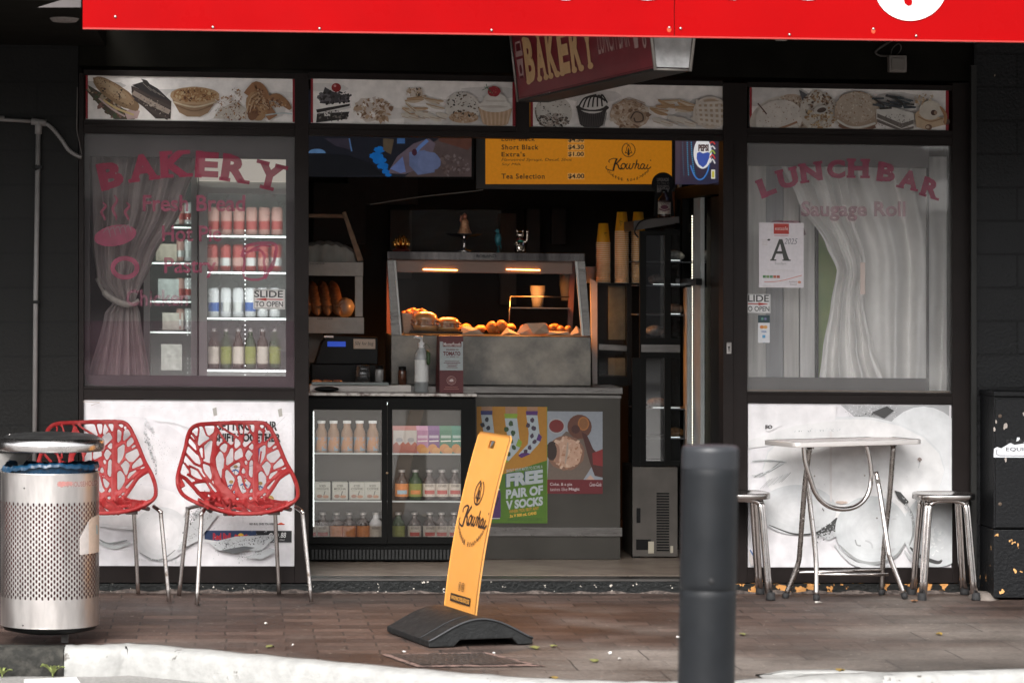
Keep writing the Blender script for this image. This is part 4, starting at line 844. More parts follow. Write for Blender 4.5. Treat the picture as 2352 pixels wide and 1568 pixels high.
# notices stuck on the windows
def slide1(p):
    p.stroke([(584, 666), (652, 666), (652, 708), (584, 708)], 1.2, (.05, .05, .05), closed=True)
    p.text('SLIDE', 584, 667, 650, 683, (.05, .05, .05), bold=.02); p.text('TO OPEN', 586, 692, 650, 705, (.05, .05, .05), bold=.015); p.stroke([(590, 687.5), (650, 687.5)], 2.4, (.35, .04, .03)); p.poly([(584, 687.5), (612, 684), (612, 691)], (.35, .04, .03))
poster('notice', 'white slide to open notice with red arrow on the left window', 582, 664, 654, 710, YG-.004, (.62, .60, .58), slide1, 'notice')
def slide2(p):
    p.text('LIDE', 1718, 677, 1766, 693, (.05, .05, .05), bold=.02); p.text('O OPEN', 1718, 703, 1767, 715, (.05, .05, .05), bold=.015); p.stroke([(1718, 698), (1762, 698)], 2.4, (.35, .04, .03)); p.poly([(1766, 698), (1742, 694.5), (1742, 701.5)], (.35, .04, .03)); p.stroke([(1718, 676), (1768, 676), (1768, 718), (1718, 718)], 1, (.2, .2, .2))
poster('notice', 'white slide to open notice cut off by the frame of the right window', 1717.5, 675, 1769.5, 719.5, YG-.004, (.62, .61, .61), slide2, 'notice')
def grade(p):
    p.rect(1777, 513, 1812, 537, (.42, .04, .03)); p.text('eatsafe', 1780, 520, 1810, 528, (.7, .55, .5)); p.stroke([(1778, 541), (1811, 541)], 1.4, (.5, .2, .18))
    p.text('A', 1771, 549, 1813, 597, (.05, .05, .045), bold=.0); p.poly([(1790, 549), (1797, 549), (1812, 597), (1800, 597)], (.05, .05, .045)); p.rect(1769, 596, 1783, 599, (.05, .05, .045)); p.rect(1797, 596, 1816, 599, (.05, .05, .045))
    p.text('2025', 1801, 547, 1832, 560, (.15, .15, .17), italic=.3); p.text('Excellent', 1780, 602, 1806, 608, (.3, .3, .3)); p.text('FOOD', 1750, 550, 1762, 553, (.5, .45, .4)); p.text('SAFETY', 1750, 555, 1764, 558, (.5, .45, .4)); p.text('GRADE', 1750, 560, 1762, 563, (.5, .45, .4))
    p.ell(1766, 551, 3.5, 2.2, (.03, .02, .02), wob=.2)
    for i, c in enumerate([(.08, .2, .08), (.15, .25, .1), (.1, .25, .15), (.4, .12, .06), (.35, .08, .05)]): p.rect(1752+i*8, 633, 1759+i*8, 639, c)
    p.stroke([(1755, 648), (1790, 646), (1842, 632)], 1.4, (.55, .15, .1), sm=4); p.text('Auckland', 1812, 645, 1830, 649, (.2, .15, .15)); p.text('Council', 1814, 651, 1830, 655, (.2, .15, .15)); p.ell(1836, 648, 4, 3, (.6, .25, .15))
    for k in range(3): p.stroke([(1752, 657+k*2.4), (1780, 657+k*2.4)], .7, (.5, .45, .45))
    for k in range(2): p.stroke([(1757, 620+k*3), (1824, 620+k*3)], .6, (.55, .5, .5))
poster('notice', 'white food grade certificate with a big A on the right window', 1743, 511, 1846, 661, YG-.004, (.66, .62, .65), grade, 'notice')
def cards(p):
    p.rect(1741, 724, 1768, 741, (.025, .05, .06)); p.ell(1751, 732, 3, 3, (.1, .25, .2)); p.ell(1758, 732, 3, 3, (.15, .15, .3)); p.ell(1750, 751, 5, 4, (.55, .2, .06)); p.ell(1758, 751, 5, 4, (.6, .32, .1)); p.text('VISA', 1748, 759, 1761, 764, (.08, .16, .35), bold=.03); p.rect(1751, 769, 1758, 776, (.1, .3, .5)); p.ell(1755, 789, 4, 3, (.12, .3, .5))
poster('notice', 'narrow card payment sticker under the cut off slide notice', 1741, 724, 1768, 787, YG-.0045, (.6, .6, .62), cards, 'notice')
m = MB().mat(mat('old_masking_tape', (.55, .46, .42), rough=.6)); a, b = P(1976, 603, YG-.004), P(1987, 676, YG-.004)
m.box(a.x, b.x, YG-.004, YG-.0035, b.z, a.z); m.build('adhesive_tape', None, 'strip of old masking tape on the right window over the curtain', 'tape')
# ================================================================== red branch-pattern chairs
REDP = mat('faded_red_plastic', (.255, .018, .019), rough=.5, spec=.3, col2=(.34, .07, .065), thr=.60, width=.14, vs=11, var=.12, rvar=.1)
def lerp(a, b, t): return a+(b-a)*t
YC = -.36                                   # middle of the seat
CX0, CY0 = 388.1, 952.6
crz = radians(9)
cl0 = G(566, 1382); cl0.y = YC
_cr = Matrix.Rotation(-crz, 4, 'Z')
def cpt(cx, cy, y):                          # point of the chair shell from the traced outline, y = local depth of that point
    u, v = CX0+cx/6.349, CY0+cy/6.349
    Y = YC+y
    for _ in range(3):
        p = P(u, v, Y); q = _cr @ (p-Vector((cl0.x, YC, 0))); Y += (y-q.y)
    return q
def backdepth(cx, cy):
    x = (cx-1000)/900; t = (1260-cy)/1170
    return .10+.13*t+.02*t*t-.16*x*x*(1-.55*t)
def cb(cx, cy): return cpt(cx, cy, backdepth(cx, cy))
def rimd(i): pass
ch = thing('red_chair', 'red plastic chair with branch cut-outs, in front of the shift poster', 'chair', (cl0.x, YC, 0), crz, group='red chairs by the left window', local=True)
s = MB().mat(REDP, True)
E_ = .0052
def bar(pts, w, d=E_):
    q = [cb(*p) if len(p) == 2 else cpt(*p) for p in pts]
    m_ = []
    for i, p in enumerate(q):
        a = q[max(0, i-1)]; b = q[min(len(q)-1, i+1)]; t = (b-a).normalized(); nrm = t.cross(Vector((0, 1, 0))); nrm = nrm.normalized() if nrm.length > .05 else Vector((1, 0, 0)); dd = nrm.cross(t).normalized()
        ww = (w[i] if isinstance(w, (list, tuple)) else w)/6.349/513/2
        m_.append([p+nrm*ww+dd*d, p+nrm*ww-dd*d, p-nrm*ww-dd*d, p-nrm*ww+dd*d])
    vs = [v for r in m_ for v in r]; n = len(m_)
    s.add(vs, [(4*i+k, 4*i+(k+1) % 4, 4*i+4+(k+1) % 4, 4*i+4+k) for i in range(n-1) for k in range(4)]+[(3, 2, 1, 0), (4*n-4, 4*n-3, 4*n-2, 4*n-1)])
T = [([(900,1260),(800,1100),(720,1000),(690,900),(650,780),(640,640),(660,500),(665,380),(690,170)], [230,170,130,115,105,90,80,65,60]),
 ([(1270,1270),(1265,1100),(1262,900),(1265,750),(1270,560),(1265,400),(1275,150)], [110,95,90,90,85,75,60]),
 ([(900,1240),(980,1180),(1090,1200),(1200,1160)], [80,50,50,60])]
B = """340,260 395,330 405,440 440,560 475,670 600,720 650,800;46|440,180 420,330 400,420;34|500,150 550,290 590,310 670,250;34|430,480 500,410 620,340 680,300;40|540,400 500,440 510,640;34|300,300 385,400;40|280,420 420,560;42
250,560 370,700 460,740;44|225,690 300,790 310,850;40|290,730 420,790 490,900 610,970;40|470,670 500,820 610,970;36|260,850 400,930 480,950;44|340,985 540,960 620,1090 730,1210;50|640,860 615,980 730,1120;34|430,1130 640,1130 820,1180;52|530,1160 630,1270;36|600,1190 740,1180;34
700,190 760,290 830,390 880,440;40|740,150 800,200 960,300 1050,370 1070,470 1100,580;38|700,500 760,420 830,380;38|650,640 740,500 800,560 820,640 810,790;36|880,430 860,520 810,610;60|860,490 940,440;44|950,330 945,670;24|950,530 1060,440;34|820,780 940,700 1100,620;52
985,140 1030,290 1070,330 1080,400;34|1100,140 1080,330 1190,240;34|1150,150 1230,310 1260,360;36|1105,495 1240,370;34|1090,590 1150,480 1240,560;40|1100,600 1160,700 1220,590;34|1080,650 1130,840 1090,880;34|1160,700 1150,880 1240,980;40|870,780 970,910 1040,840 1065,650;46|970,900 1000,1050 1060,1180;50|890,1170 990,930;50|1055,850 1110,1050 1165,1130;36|930,1260 1000,1080;44|1040,1190 1165,1110 1215,1000 1120,910;36|1070,1260 1140,1190 1180,1270;34|800,780 790,900 860,1120;60
1290,150 1380,260 1370,380 1310,470;40|1400,140 1380,250 1460,200;30|1290,490 1420,400 1510,310;34|1430,380 1420,560 1400,640 1330,750;34|1440,520 1560,420;34|1410,570 1600,480;36|1410,640 1510,740 1640,610;36|1330,750 1430,640;38|1290,740 1360,790 1440,930 1500,780 1510,700;46|1470,840 1620,780 1710,740;40|1440,920 1430,1000 1370,1100 1290,1150;44|1410,1040 1600,850 1740,800;60|1310,1200 1440,1080;36|1300,830 1355,785;40"""
for pts, w in T: bar(pts, w, .0062)
for row in B.split('\n'):
    for it in row.split('|'):
        a, w = it.split(';'); bar([tuple(map(float, q.split(','))) for q in a.split()], float(w)*.92)
# rim: back part on the back surface, then round the arms to the seat front
R1 = [(1000,112),(1300,115),(1400,130),(1470,190),(1520,280),(1600,450),(1700,690),(1790,850)]
R2 = [(1855,1010,.0),(1880,1150,-.12),(1850,1240,-.18),(1720,1340,-.205),(1500,1410,-.215),(1150,1440,-.22),(850,1415,-.215),(600,1345,-.205),(360,1250,-.17),(205,1150,-.09),(140,1040,-.01)]
R3 = [(125,930),(140,820),(185,660),(240,470),(275,300),(330,190),(430,135),(600,122),(800,115),(1000,112)]
ring = [(p[0], p[1], backdepth(*p)) for p in R1]+R2+[(p[0], p[1], backdepth(*p)) for p in R3[:-1]]
rp = catmull([cpt(*p) for p in ring], 6, True)
s.tube(rp, .0098, 8, closed=True, sq=1.1)
# inner edge of the arm openings
bar([(140,860),(240,915),(340,1020),(440,1140),(560,1250),(700,1290,.0)], 62); bar([(1790,810),(1680,870),(1600,930),(1500,1080),(1420,1200),(1330,1270,.05)], 66)
# side walls where back flows into the seat
for k in range(5): bar([(150+8*k, 900+22*k), (175+10*k, 960+18*k, .02-.01*k)], 60)
# seat: surface rows between the back foot and the front lip with openings between branches
def seatp(a, t, y=None):                     # a 0..1 left-right, t 0 back .. 1 front
    bx, by = 560+a*860, 1258+18*sin(a*pi); fx = 420+a*1400
    j = a*(len(R2)-3)
    fyv = 1440-230*(abs(a-.53)/.53)**2.4
    return (bx+(fx-bx)*t, by+(fyv-by)*t, (.10-.03*abs(a-.5))+(-.22-(.10-.03*abs(a-.5)))*t)
for k, a in enumerate((.03, .14, .27, .40, .50, .60, .73, .85, .96)):
    a2 = min(1, max(0, a+[.05, -.03, .04, -.05, .02, .05, -.04, .03, -.02][k])); bar([seatp(a, 0), seatp((a+a2)/2, .35), seatp(a2, .7), seatp(a2, 1)], [150, 95, 100, 130], .0045)
for t in (.0, .92, 1): bar([seatp(a/12, t) for a in range(13)], 40+30*(t == 0), .007)
for a, b, t in ((.14, .27, .35), (.40, .50, .5), (.6, .73, .4), (.73, .85, .55), (.27, .4, .6), (.85, .96, .35)): bar([seatp(a, t), seatp(b, t+.12)], 60, .0045)
s.build('seat_shell', ch, local=True, remesh=.0042)
def wl(u, v, Y):                            # picture point at depth Y -> chair local
    p = P(u, v, Y); return _cr @ (p-Vector((cl0.x, YC, 0)))
def leg(top, mid, foot, m_):
    q = catmull([top, mid, mid+(foot-mid)*.08, foot], 5); return MB().mat(m_, True).tube(q, .0098, 10)
LEGM = mat('worn_chrome_leg', (.62, .58, .56), rough=.25, metal=1, col2=(.30, .24, .2), thr=.62, width=.06, vs=30); 
yf_, yb_ = -.22, .16
def glob(lx, ly, lz): return Vector((lx, ly, lz))
def footpt(u, v): p = G(u, v); q = _cr @ (p-Vector((cl0.x, YC, 0))); return q
fl, frr = footpt(452, 1390), footpt(715, 1386); bl, brr = footpt(411, 1368), footpt(641, 1367)
for ft, sx, top in ((fl, -1, (-.155, fl.y+.045)), (frr, 1, (.215, frr.y+.06)), (bl, -1, (-.19, .04)), (brr, 1, (.15, .06))):
    if ft in (fl, frr): tp = Vector((ft.x*.80, ft.y+.10, .425)); md = Vector((ft.x*.885, ft.y+.05, .402))
    else: tp = Vector((ft.x*.66, ft.y-.10, .425)); md = Vector((ft.x*.86, ft.y-.03, .405))
    leg(tp, md, Vector((ft.x, ft.y, .006)), LEGM).build('leg', ch, local=True)
for ft in (fl, frr, bl, brr): pass
m = MB().mat(mat('brown_frame_under_seat', (.05, .03, .028), rough=.5)); m.tube([(fl.x*.70, fl.y+.09, .415), (bl.x*.66, bl.y-.10, .425), (brr.x*.66, brr.y-.10, .425), (frr.x*.70, frr.y+.09, .415)], .010, 8); m.box(-.12, -.07, -.14, -.09, .395, .425); m.box(.08, .13, -.14, -.09, .395, .425)
m.build('under_frame', ch, local=True)
copy_tree(ch, loc=(cl0.x-.638, YC-.005, 0), rz=crz+radians(1.5), label='red plastic chair with branch cut-outs, partly hidden behind the litter bin')

# ================================================================== folding table
trz = radians(20)
TX, TY = P(1826, 1016, -.50).x+.221, -.26
tb = thing('folding_table', 'folding metal table with laminate top and curved tube legs, in front of the right window', 'table', (TX, TY, 0), trz, local=True)
_tr = Matrix.Rotation(-trz, 4, 'Z')
def tl(u, v, ly):                            # picture point -> table local at local depth ly
    Y = TY+ly
    for _ in range(3): p = P(u, v, Y); q = _tr @ (p-Vector((TX, TY, 0))); Y += ly-q.y
    return q
hz = tl(1975, 1014, -.15).z
xL, xR = tl(1826, 1016, -.15).x, tl(2122, 1016, -.15).x
LAM = mat('speckled_laminate', (.40, .32, .29), rough=.22, col2=(.52, .45, .42), thr=.5, width=.2, vs=5, var=.1)
def rrect(x0, x1, y0, y1, r, z, n=5):
    o = []
    for cx, cy, a in ((x1-r, y1-r, 0), (x0+r, y1-r, 90), (x0+r, y0+r, 180), (x1-r, y0+r, 270)):
        for k in range(n+1): t = radians(a+90*k/n); o.append((cx+r*cos(t), cy+r*sin(t), z))
    return o
m = MB().mat(LAM); m.prism(rrect(xL+.006, xR-.006, -.144, .144, .03, hz-.014), (0, 0, .014)); m.build('table_top', tb, local=True)
m = MB().mat(mat('bright_table_edge', (.78, .74, .72), rough=.4, metal=.5), True); o = rrect(xL, xR, -.15, .15, .035, 0); n_ = len(o)
pr = [(0, -.018), (.002, -.021), (.0, -.022), (0, .001), (-.003, .003), (-.006, .001)]
vs = []
for k, (x, y, z) in enumerate(o):
    cx_, cy_ = (xL+xR)/2, .0; d = Vector((x-cx_, y-cy_, 0)).normalized()
    for (r_, zz) in ((-.012, -.020), (-.001, -.0205), (0, -.018), (0, -.001), (-.001, .0015), (-.007, .0018)): vs.append((x+d.x*r_, y+d.y*r_, hz+zz))
m.add(vs, [(6*k+j, 6*k+j+1, 6*((k+1) % n_)+j+1, 6*((k+1) % n_)+j) for k in range(n_) for j in range(5)], True); m.build('edge_band', tb, local=True)
def tt(pts, ly, r=.0125, M_=CHROME, sm=6, name='leg'):
    q = [tl(u, v, ly if len(pts[0]) == 2 else 0) for (u, v) in pts]; return MB().mat(M_, True).tube(catmull(q, sm), r, 12)
def pathy(pts): return catmull([tl(u, v, y) for (u, v, y) in pts], 6)
def fix(p, z=.012): p = Vector(p); p.z = z; return p
yn_, yf2 = -.17, .13
A = pathy([(1860, 1024, -.04), (1848, 1120, .0), (1838, 1250, .05), (1832, 1292, .07), (1806, 1352, .10)]); B_ = pathy([(1853, 1084, .04), (1862, 1170, .02), (1874, 1280, -.01), (1875, 1366, -.03)])
C_ = pathy([(2012, 1085, .02), (2022, 1140, -.02), (2040, 1262, -.08), (2046, 1285, -.09), (2076, 1362, -.13)]); D_ = pathy([(2052, 1024, -.04), (2043, 1140, .0), (2030, 1260, .04), (2025, 1352, .06)])
for q in (A, B_, C_, D_):
    d_ = .020-q[-1].z
    for k, p_ in enumerate(q): p_.z += d_*(k/(len(q)-1))**3
for nm, q, M_ in (('leg', A, CHROME_D), ('leg', B_, CHROME), ('leg', C_, CHROME), ('leg', D_, CHROME_D)):
    L_ = MB().mat(M_, True).tube(q, .0122, 12).build('leg', tb, local=True)
    e = q[-1]; d = (q[-1]-q[-3]).normalized(); mm = MB().mat(RUBBER, True); mm.tube([e-d*.006, e+d*.016, e+d*.024], [.0155, .0155, .010], 12); mm.build('rubber_foot', L_, local=True)
q = pathy([(1846, 1022, -.03), (1850, 1060, -.03), (1860, 1095, -.03), (1875, 1135, -.03), (1900, 1160, -.03), (1935, 1169, -.03), (1968, 1162, -.03), (1992, 1138, -.03), (2001, 1100, -.03), (1998, 1060, -.03), (1990, 1022, -.03)])
MB().mat(CHROME, True).tube(q, .0118, 12).build('curved_brace', tb, local=True)
m = MB().mat(CHROME, True); m.tube([tl(1834, 1313, .08), tl(2024, 1310, .05)], .0075, 10); m.build('cross_bar', tb, local=True); m = MB().mat(CHROME, True); m.tube([tl(1878, 1318, -.02), tl(2040, 1320, -.09)], .0075, 10); m.build('cross_bar', tb, local=True)
m = MB().mat(CHROME_D, True)
for u, v, y in ((1862, 1024, -.01), (1868, 1028, -.01), (2046, 1024, -.01), (2058, 1024, -.01), (1849, 1092, -.045), (1871, 1092, -.045), (1986, 1092, -.045), (1845, 1190, -.07), (1868, 1190, -.07), (2014, 1190, -.07), (2040, 1190, -.02)):
    m.ball(tl(u, v, y), .0045, 8, 6)
c = tl(2016, 1106, -.055); m.tube([c, c+Vector((0, -.006, 0))], .0115, 14); m.build('bolts', tb, local=True)

# ================================================================== metal stools
SEAT_M = mat('brushed_stool_seat', (.55, .52, .50), rough=.2, metal=1, var=.2, vs=9, rvar=.08)
def stool(loc, rz, label, sz, w):
    t = thing('metal_stool', label, 'stool', loc, rz, group='metal stools at the folding table', local=True)
    r = w/2; m = MB().mat(SEAT_M, True)
    def sq(R, z, n=48): 
        return [(R*(abs(cos(a))**.72)*(1 if cos(a) > 0 else -1), R*(abs(sin(a))**.72)*(1 if sin(a) > 0 else -1), z) for a in [2*pi*k/n for k in range(n)]]
    rows = [sq(r*.97, sz-.028), sq(r, sz-.026), sq(r, sz-.006), sq(r*.985, sz), sq(r*.95, sz+.001), sq(r*.93, sz-.002)]
    vs = [p for q in rows for p in q]+[(0, 0, sz-.003)]; n = 48
    m.add(vs, [(i*n+k, i*n+(k+1) % n, (i+1)*n+(k+1) % n, (i+1)*n+k) for i in range(5) for k in range(n)]+[(5*n+k, 5*n+(k+1) % n, 6*n) for k in range(n)], True); m.build('seat', t, local=True)
    fr_, tr_ = r*.93, r*.72
    cs = [Vector((cos(a), sin(a), 0)) for a in (radians(45+90*k) for k in range(4))]
    for k in range(4):
        c0, c1 = cs[k], cs[(k+1) % 4]; tan = (c1-c0).normalized(); m = MB().mat(CHROME, True)
        def L(c, sgn): 
            f = c*fr_*1.35+tan*.0125*sgn; u_ = c*tr_*1.28+tan*.0125*sgn; return [Vector((f.x, f.y, .03)), Vector((lerp(f.x, u_.x, .8), lerp(f.y, u_.y, .8), (sz-.09)))], Vector((u_.x, u_.y, sz-.05))
        a, ta = L(c0, 1); b, tb_ = L(c1, -1)
        arch = [a[0], a[1], ta, ta+tan*.022+Vector((0, 0, .016)), ta+tan*.05+Vector((0, 0, .021)), tb_-tan*.05+Vector((0, 0, .021)), tb_-tan*.022+Vector((0, 0, .016)), tb_, b[1], b[0]]
        m.tube(catmull(arch, 5), .0122, 12); m.build('leg_frame', t, local=True)
    for c in cs:
        m = MB().mat(RUBBER, True); tang = Vector((-c.y, c.x, 0)); p = c*fr_*1.35
        m.lathe([(.001, 0), (.021, 0), (.0215, .004), (.0195, .034), (.001, .035)], p, 16); m.build('rubber_foot', t, local=True)
    return t
sp = G(2158, 1367); sp.x -= .0; sp.y = -.195; st = stool((sp.x, sp.y, 0), radians(-2), 'brushed metal stool right of the folding table, fully in view', P(2155, 1135, sp.y-.1).z, .285)
sp2 = G(1692, 1368); sp2.y = -.20
copy_tree(st, loc=(sp2.x, sp2.y, 0), rz=radians(1), label='brushed metal stool with its left half hidden behind the grey bollard')

# ================================================================== litter bin
bp_ = G(150, 1476); BX = P(114, 1300, bp_.y).x; BY = bp_.y+.02; dbin = (P(229, 1300, BY).x-P(-1, 1300, BY).x)/2
bn = thing('litter_bin', 'perforated stainless litter bin with domed lid at the lower left', 'litter bin', (BX, BY, 0))
R0 = dbin*.985
def bz(v): return P(114, v, BY-R0*.3).z
zb0, zb1 = bz(1434), bz(1086); zh0, zh1 = bz(1372), bz(1147)
BINM = mat('brushed_bin_steel', (.68, .64, .62), rough=.36, metal=1, var=.16, vs=4, stretch=(3, 3, .7), rvar=.08, bump=.05, bs=25)
m = MB().mat(BINM, True)
def cy(a, z, r=R0): return (BX+r*cos(a), BY+r*sin(a), z)
NC = 104; NR = 17; cw = 2*pi/NC; chh = (zh1-zh0)/(NR+.5)
def ring(za, zb_, r=R0, n=NC*2):
    m.add([cy(2*pi*k/n, za, r) for k in range(n)]+[cy(2*pi*k/n, zb_, r) for k in range(n)], [(k, (k+1) % n, n+(k+1) % n, n+k) for k in range(n)], True)
ring(zb0, zh0); ring(zh1, zb1)
hr = .0042; hl = chh*.35
for i in range(NC):
    off = chh/2 if i % 2 else 0
    if off: 
        a0, a1 = i*cw, (i+1)*cw; m.add([cy(a0, zh0), cy(a1, zh0), cy(a1, zh0+off), cy(a0, zh0+off)], [(0, 1, 2, 3)], True)
    else:
        a0, a1 = i*cw, (i+1)*cw; m.add([cy(a0, zh1-chh/2), cy(a1, zh1-chh/2), cy(a1, zh1), cy(a0, zh1)], [(0, 1, 2, 3)], True)
    for j in range(NR):
        z0_ = zh0+off+j*chh; ac, zc_ = (i+.5)*cw, z0_+chh/2
        sticker_zone = False
        out = [(-.5, -.5), (0, -.5), (.5, -.5), (.5, 0), (.5, .5), (0, .5), (-.5, .5), (-.5, 0)]
        inn = []
        for (sx, sy) in out:
            x = sx*2*hr*(.72 if sx*sy else 1); y = sy*2*(hl if (sx*sy == 0) else hl*.75); 
            if sx == 0: y = sy*2*hl
            if sy == 0: y = 0; x = sx*2*hr
            inn.append((ac+x/R0, zc_+y))
        o2 = [(ac+sx*cw, zc_+sy*chh) for sx, sy in out]
        vs = [cy(a, z) for a, z in o2]+[cy(a, z) for a, z in inn]
        m.add(vs, [(k, (k+1) % 8, 8+(k+1) % 8, 8+k) for k in range(8)], True)
m.mat(BINM); 
m.lathe([(R0, zb1), (R0+.002, zb1+.004), (R0-.006, zb1+.005), (R0-.006, zb1-.02)], (BX, BY, 0), 96); m.lathe([(R0, zb0), (R0+.001, zb0-.003), (R0*.9, zb0-.004), (.01, zb0-.004)], (BX, BY, 0), 96)
m.build('perforated_body', bn)
m = MB().mat(mat('dark_red_inner_liner', (.10, .022, .022), rough=.6, col2=(.34, .04, .02), thr=.6, width=.1, vs=3), True); m.lathe([(.01, zb0+.01), (R0*.93, zb0+.01), (R0*.93, zb1-.03)], (BX, BY, 0), 64); m.build('inner_liner', bn)
BAG = mat('blue_bin_bag', (.006, .035, .075), rough=.3, var=.4, vs=25, bump=.4, bs=40)
m = MB().mat(BAG, True)
def bagf(s_, t):
    a = 2*pi*s_; w_ = .002*sin(a*13)+.0025*sin(a*29+1); prof = [(R0*.88, -.16), (R0*.9, -.02), (R0*.93, .022), (R0*.97, .028), (R0*1.0, .006)]
    i = t*4; k = min(3, int(i)); f = i-k; r = prof[k][0]+(prof[k+1][0]-prof[k][0])*f; z = prof[k][1]+(prof[k+1][1]-prof[k][1])*f
    lift = max(0, cos(a+.9))*.012+.008*(1+sin(a*3))
    return (BX+(r+w_*.5)*cos(a), BY+(r+w_*.5)*sin(a), zb1+z+(lift+w_)*t)
m.grid(bagf, 120, 8); m.lathe([(R0*.8, zb1-.14), (.01, zb1-.17)], (BX, BY, 0), 40); m.build('bin_liner_bag', bn)
LIDM = mat('lid_steel', (.78, .75, .74), rough=.25, metal=1, var=.12, vs=6, rvar=.08); LX = BX+.005
zl0, zl1 = bz(1033), bz(1006)
m = MB().mat(LIDM, True); RL = R0*1.085
m.lathe([(RL*.96, zl0-.002), (RL-.004, zl0-.004), (RL, zl0+.004), (RL+.002, (zl0+zl1)/2), (RL-.003, zl1-.006), (RL-.02, zl1+.001)], (LX, BY, 0), 96); m.build('lid_rim', bn)
m = MB().mat(mat('dark_dished_lid', (.10, .10, .10), rough=.35, metal=.8, var=.3, vs=12), True); m.lathe([(RL-.019, zl1+.001), (RL*.8, zl1+.012), (RL*.4, zl1+.02), (.001, zl1+.022)], (LX, BY, 0), 96)
m.mat(BLACK); m.lathe([(RL*.96, zl0-.001), (.001, zl0+.0)], (LX, BY, 0), 64)
m.mat(CHROME, True)
for u, v in ((22, 1007), (88, 1003), (176, 1006), (318, 1004)):
    if u < 240: c = P(u, v, BY-.03); c.z = zl1+.012; m.ball(c, (.006, .006, .004), 8, 5)
m.build('lid_cap', bn)
m = MB().mat(mat('grey_bin_bracket', (.22, .21, .20), rough=.4, metal=.6, var=.3)); 
a, b = P(-30, 1080, BY+.1), P(60, 1042, BY+.1)
m.prism([P(-40, 1041, BY+.12), P(75, 1041, BY+.12), P(52, 1066, BY+.12), P(6, 1082, BY+.12), P(-40, 1090, BY+.12)], (0, .03, 0)); m.build('lid_bracket', bn); m = MB().mat(bpy.data.materials['grey_bin_bracket']); m.prism([P(-20, 1041, BY-.06), P(30, 1041, BY-.06), P(0, 1080, BY-.06), P(-20, 1084, BY-.06)], (0, .02, 0)); m.build('lid_bracket', bn)
m = MB().mat(mat('galvanised_post', (.14, .13, .125), rough=.6, metal=.3, var=.3, vs=14)); x0, x1 = P(141, 1450, BY).x, P(157, 1450, BY).x; m.box(x0, x1, BY-.01, BY+.035, 0, zb0-.03); m.mat(BLACK); m.lathe([(R0*.96, zb0-.006), (R0*.93, zb0-.02), (R0*.60, zb0-.034), (.01, zb0-.034)], (BX, BY, 0), 48); m.build('support_post', bn)
def bface(u, v, l):                          # sticker coordinates laid round the drum
    x = P(u, v, BY-R0*.6).x; dx = max(-.995, min(.995, (x-BX)/R0)); a = -pi/2+math.asin(dx); z = bz(v); r = R0+.001+l; return Vector((BX+r*cos(a), BY+r*sin(a), z))
p = Pic(bface); 
for k in range(3): p.stroke([(138+26*k/3, 1104), (150+26*k/3, 1106)], 9, (.30, .27, .25))
p.ell(142, 1106, 9, 7, (.34, .33, .31), wob=.2); p.text('NO HOUSEHOLD', 146, 1101, 221, 1113, (.55, .28, .27), bold=.01); p.build('worn_sticker', bn, mat('worn_red_print', (.5, .22, .2), rough=.5, alpha=.55))
p = Pic(bface); 
def polysub(pts, col):
    p.poly(pts, col)
STK = [(218, 1178), (228, 1190), (228, 1268), (163, 1268), (163, 1238), (182, 1232), (196, 1200)]
for a_ in range(4, 13):                         # narrow strips so the sticker follows the drum
    ua, ub = 163+a_*5, 168+a_*5
    top = lambda u: 1238-(u-163)*.28 if u < 182 else 1232-(u-182)*1.9 if u < 206 else 1187-(u-206)*.35
    p.poly([(ua, top(ua)), (ub, top(ub)), (ub, 1268), (ua, 1268)], (.46, .42, .40) if a_ < 8 else (.50, .38, .30))
p.poly([(207, 1226), (213, 1210), (220, 1204), (221, 1226)], (.03, .35, .45)); p.build('torn_sticker', bn)
for u, v in ((58, 1116), (236*.997, 1118), (55, 1428), (231*.997, 1429)):
    if u < 225: m = MB().mat(BLACK, True); m.ball(bface(u, v, .0), .003, 8, 5); m.build('screw', bn)

# ================================================================== leaning pavement sign
g0, g1, g2 = G(986, 1489), G(890, 1448), G(1225, 1481)
ax = Vector((g2.x-g0.x, g2.y-g0.y, 0)); span = ax.length; ax.normalize(); dp = Vector((-ax.y, ax.x, 0)); dlen = .56
sgn = thing('pavement_sign', 'tall yellow plastic pavement sign leaning in a black rubber base outside the doorway', 'pavement sign', ((g0.x+g2.x)/2+dp.x*.25, (g0.y+g2.y)/2+dp.y*.25, 0))
def sp3(a_, d_, z): q = Vector((g0.x, g0.y, 0))+ax*a_+dp*d_; return Vector((q.x, q.y, z))
BASEM = mat('black_moulded_rubber', (.008, .0088, .0092), rough=.55, var=.25, vs=16, bump=.25, bs=60, rvar=.15)
m = MB().mat(BASEM)
prof = []; n = 22
for k in range(n+1):
    t = k/n; prof.append((t, .028+.082*sin(pi*t)**1.15))
def inset(d_): return 1
outer = [(t*span, z) for t, z in prof]; lower_ = [(span, .004), (span*.86, .004), (span*.80, .030), (span*.30, .030), (span*.24, .004), (0, .004)]
loop = outer+lower_
m.prism([sp3(a_, .006, z) for a_, z in loop], dp*(dlen-.012))
m.build('base', sgn, bevel=.004)
m = MB().mat(mat('base_edge_rubber', (.035, .037, .04), rough=.5)); m.tube([sp3(a_, .004, z+.001) for a_, z in outer], .0045, 6); m.tube([sp3(a_, dlen*.22, z+.0015) for a_, z in outer[:11]], .0015, 4); m.build('base_edge', sgn)
YEL = mat('yellow_sign_plastic', (.66, .285, .058), rough=.42, var=.05, vs=3, spec=.5)
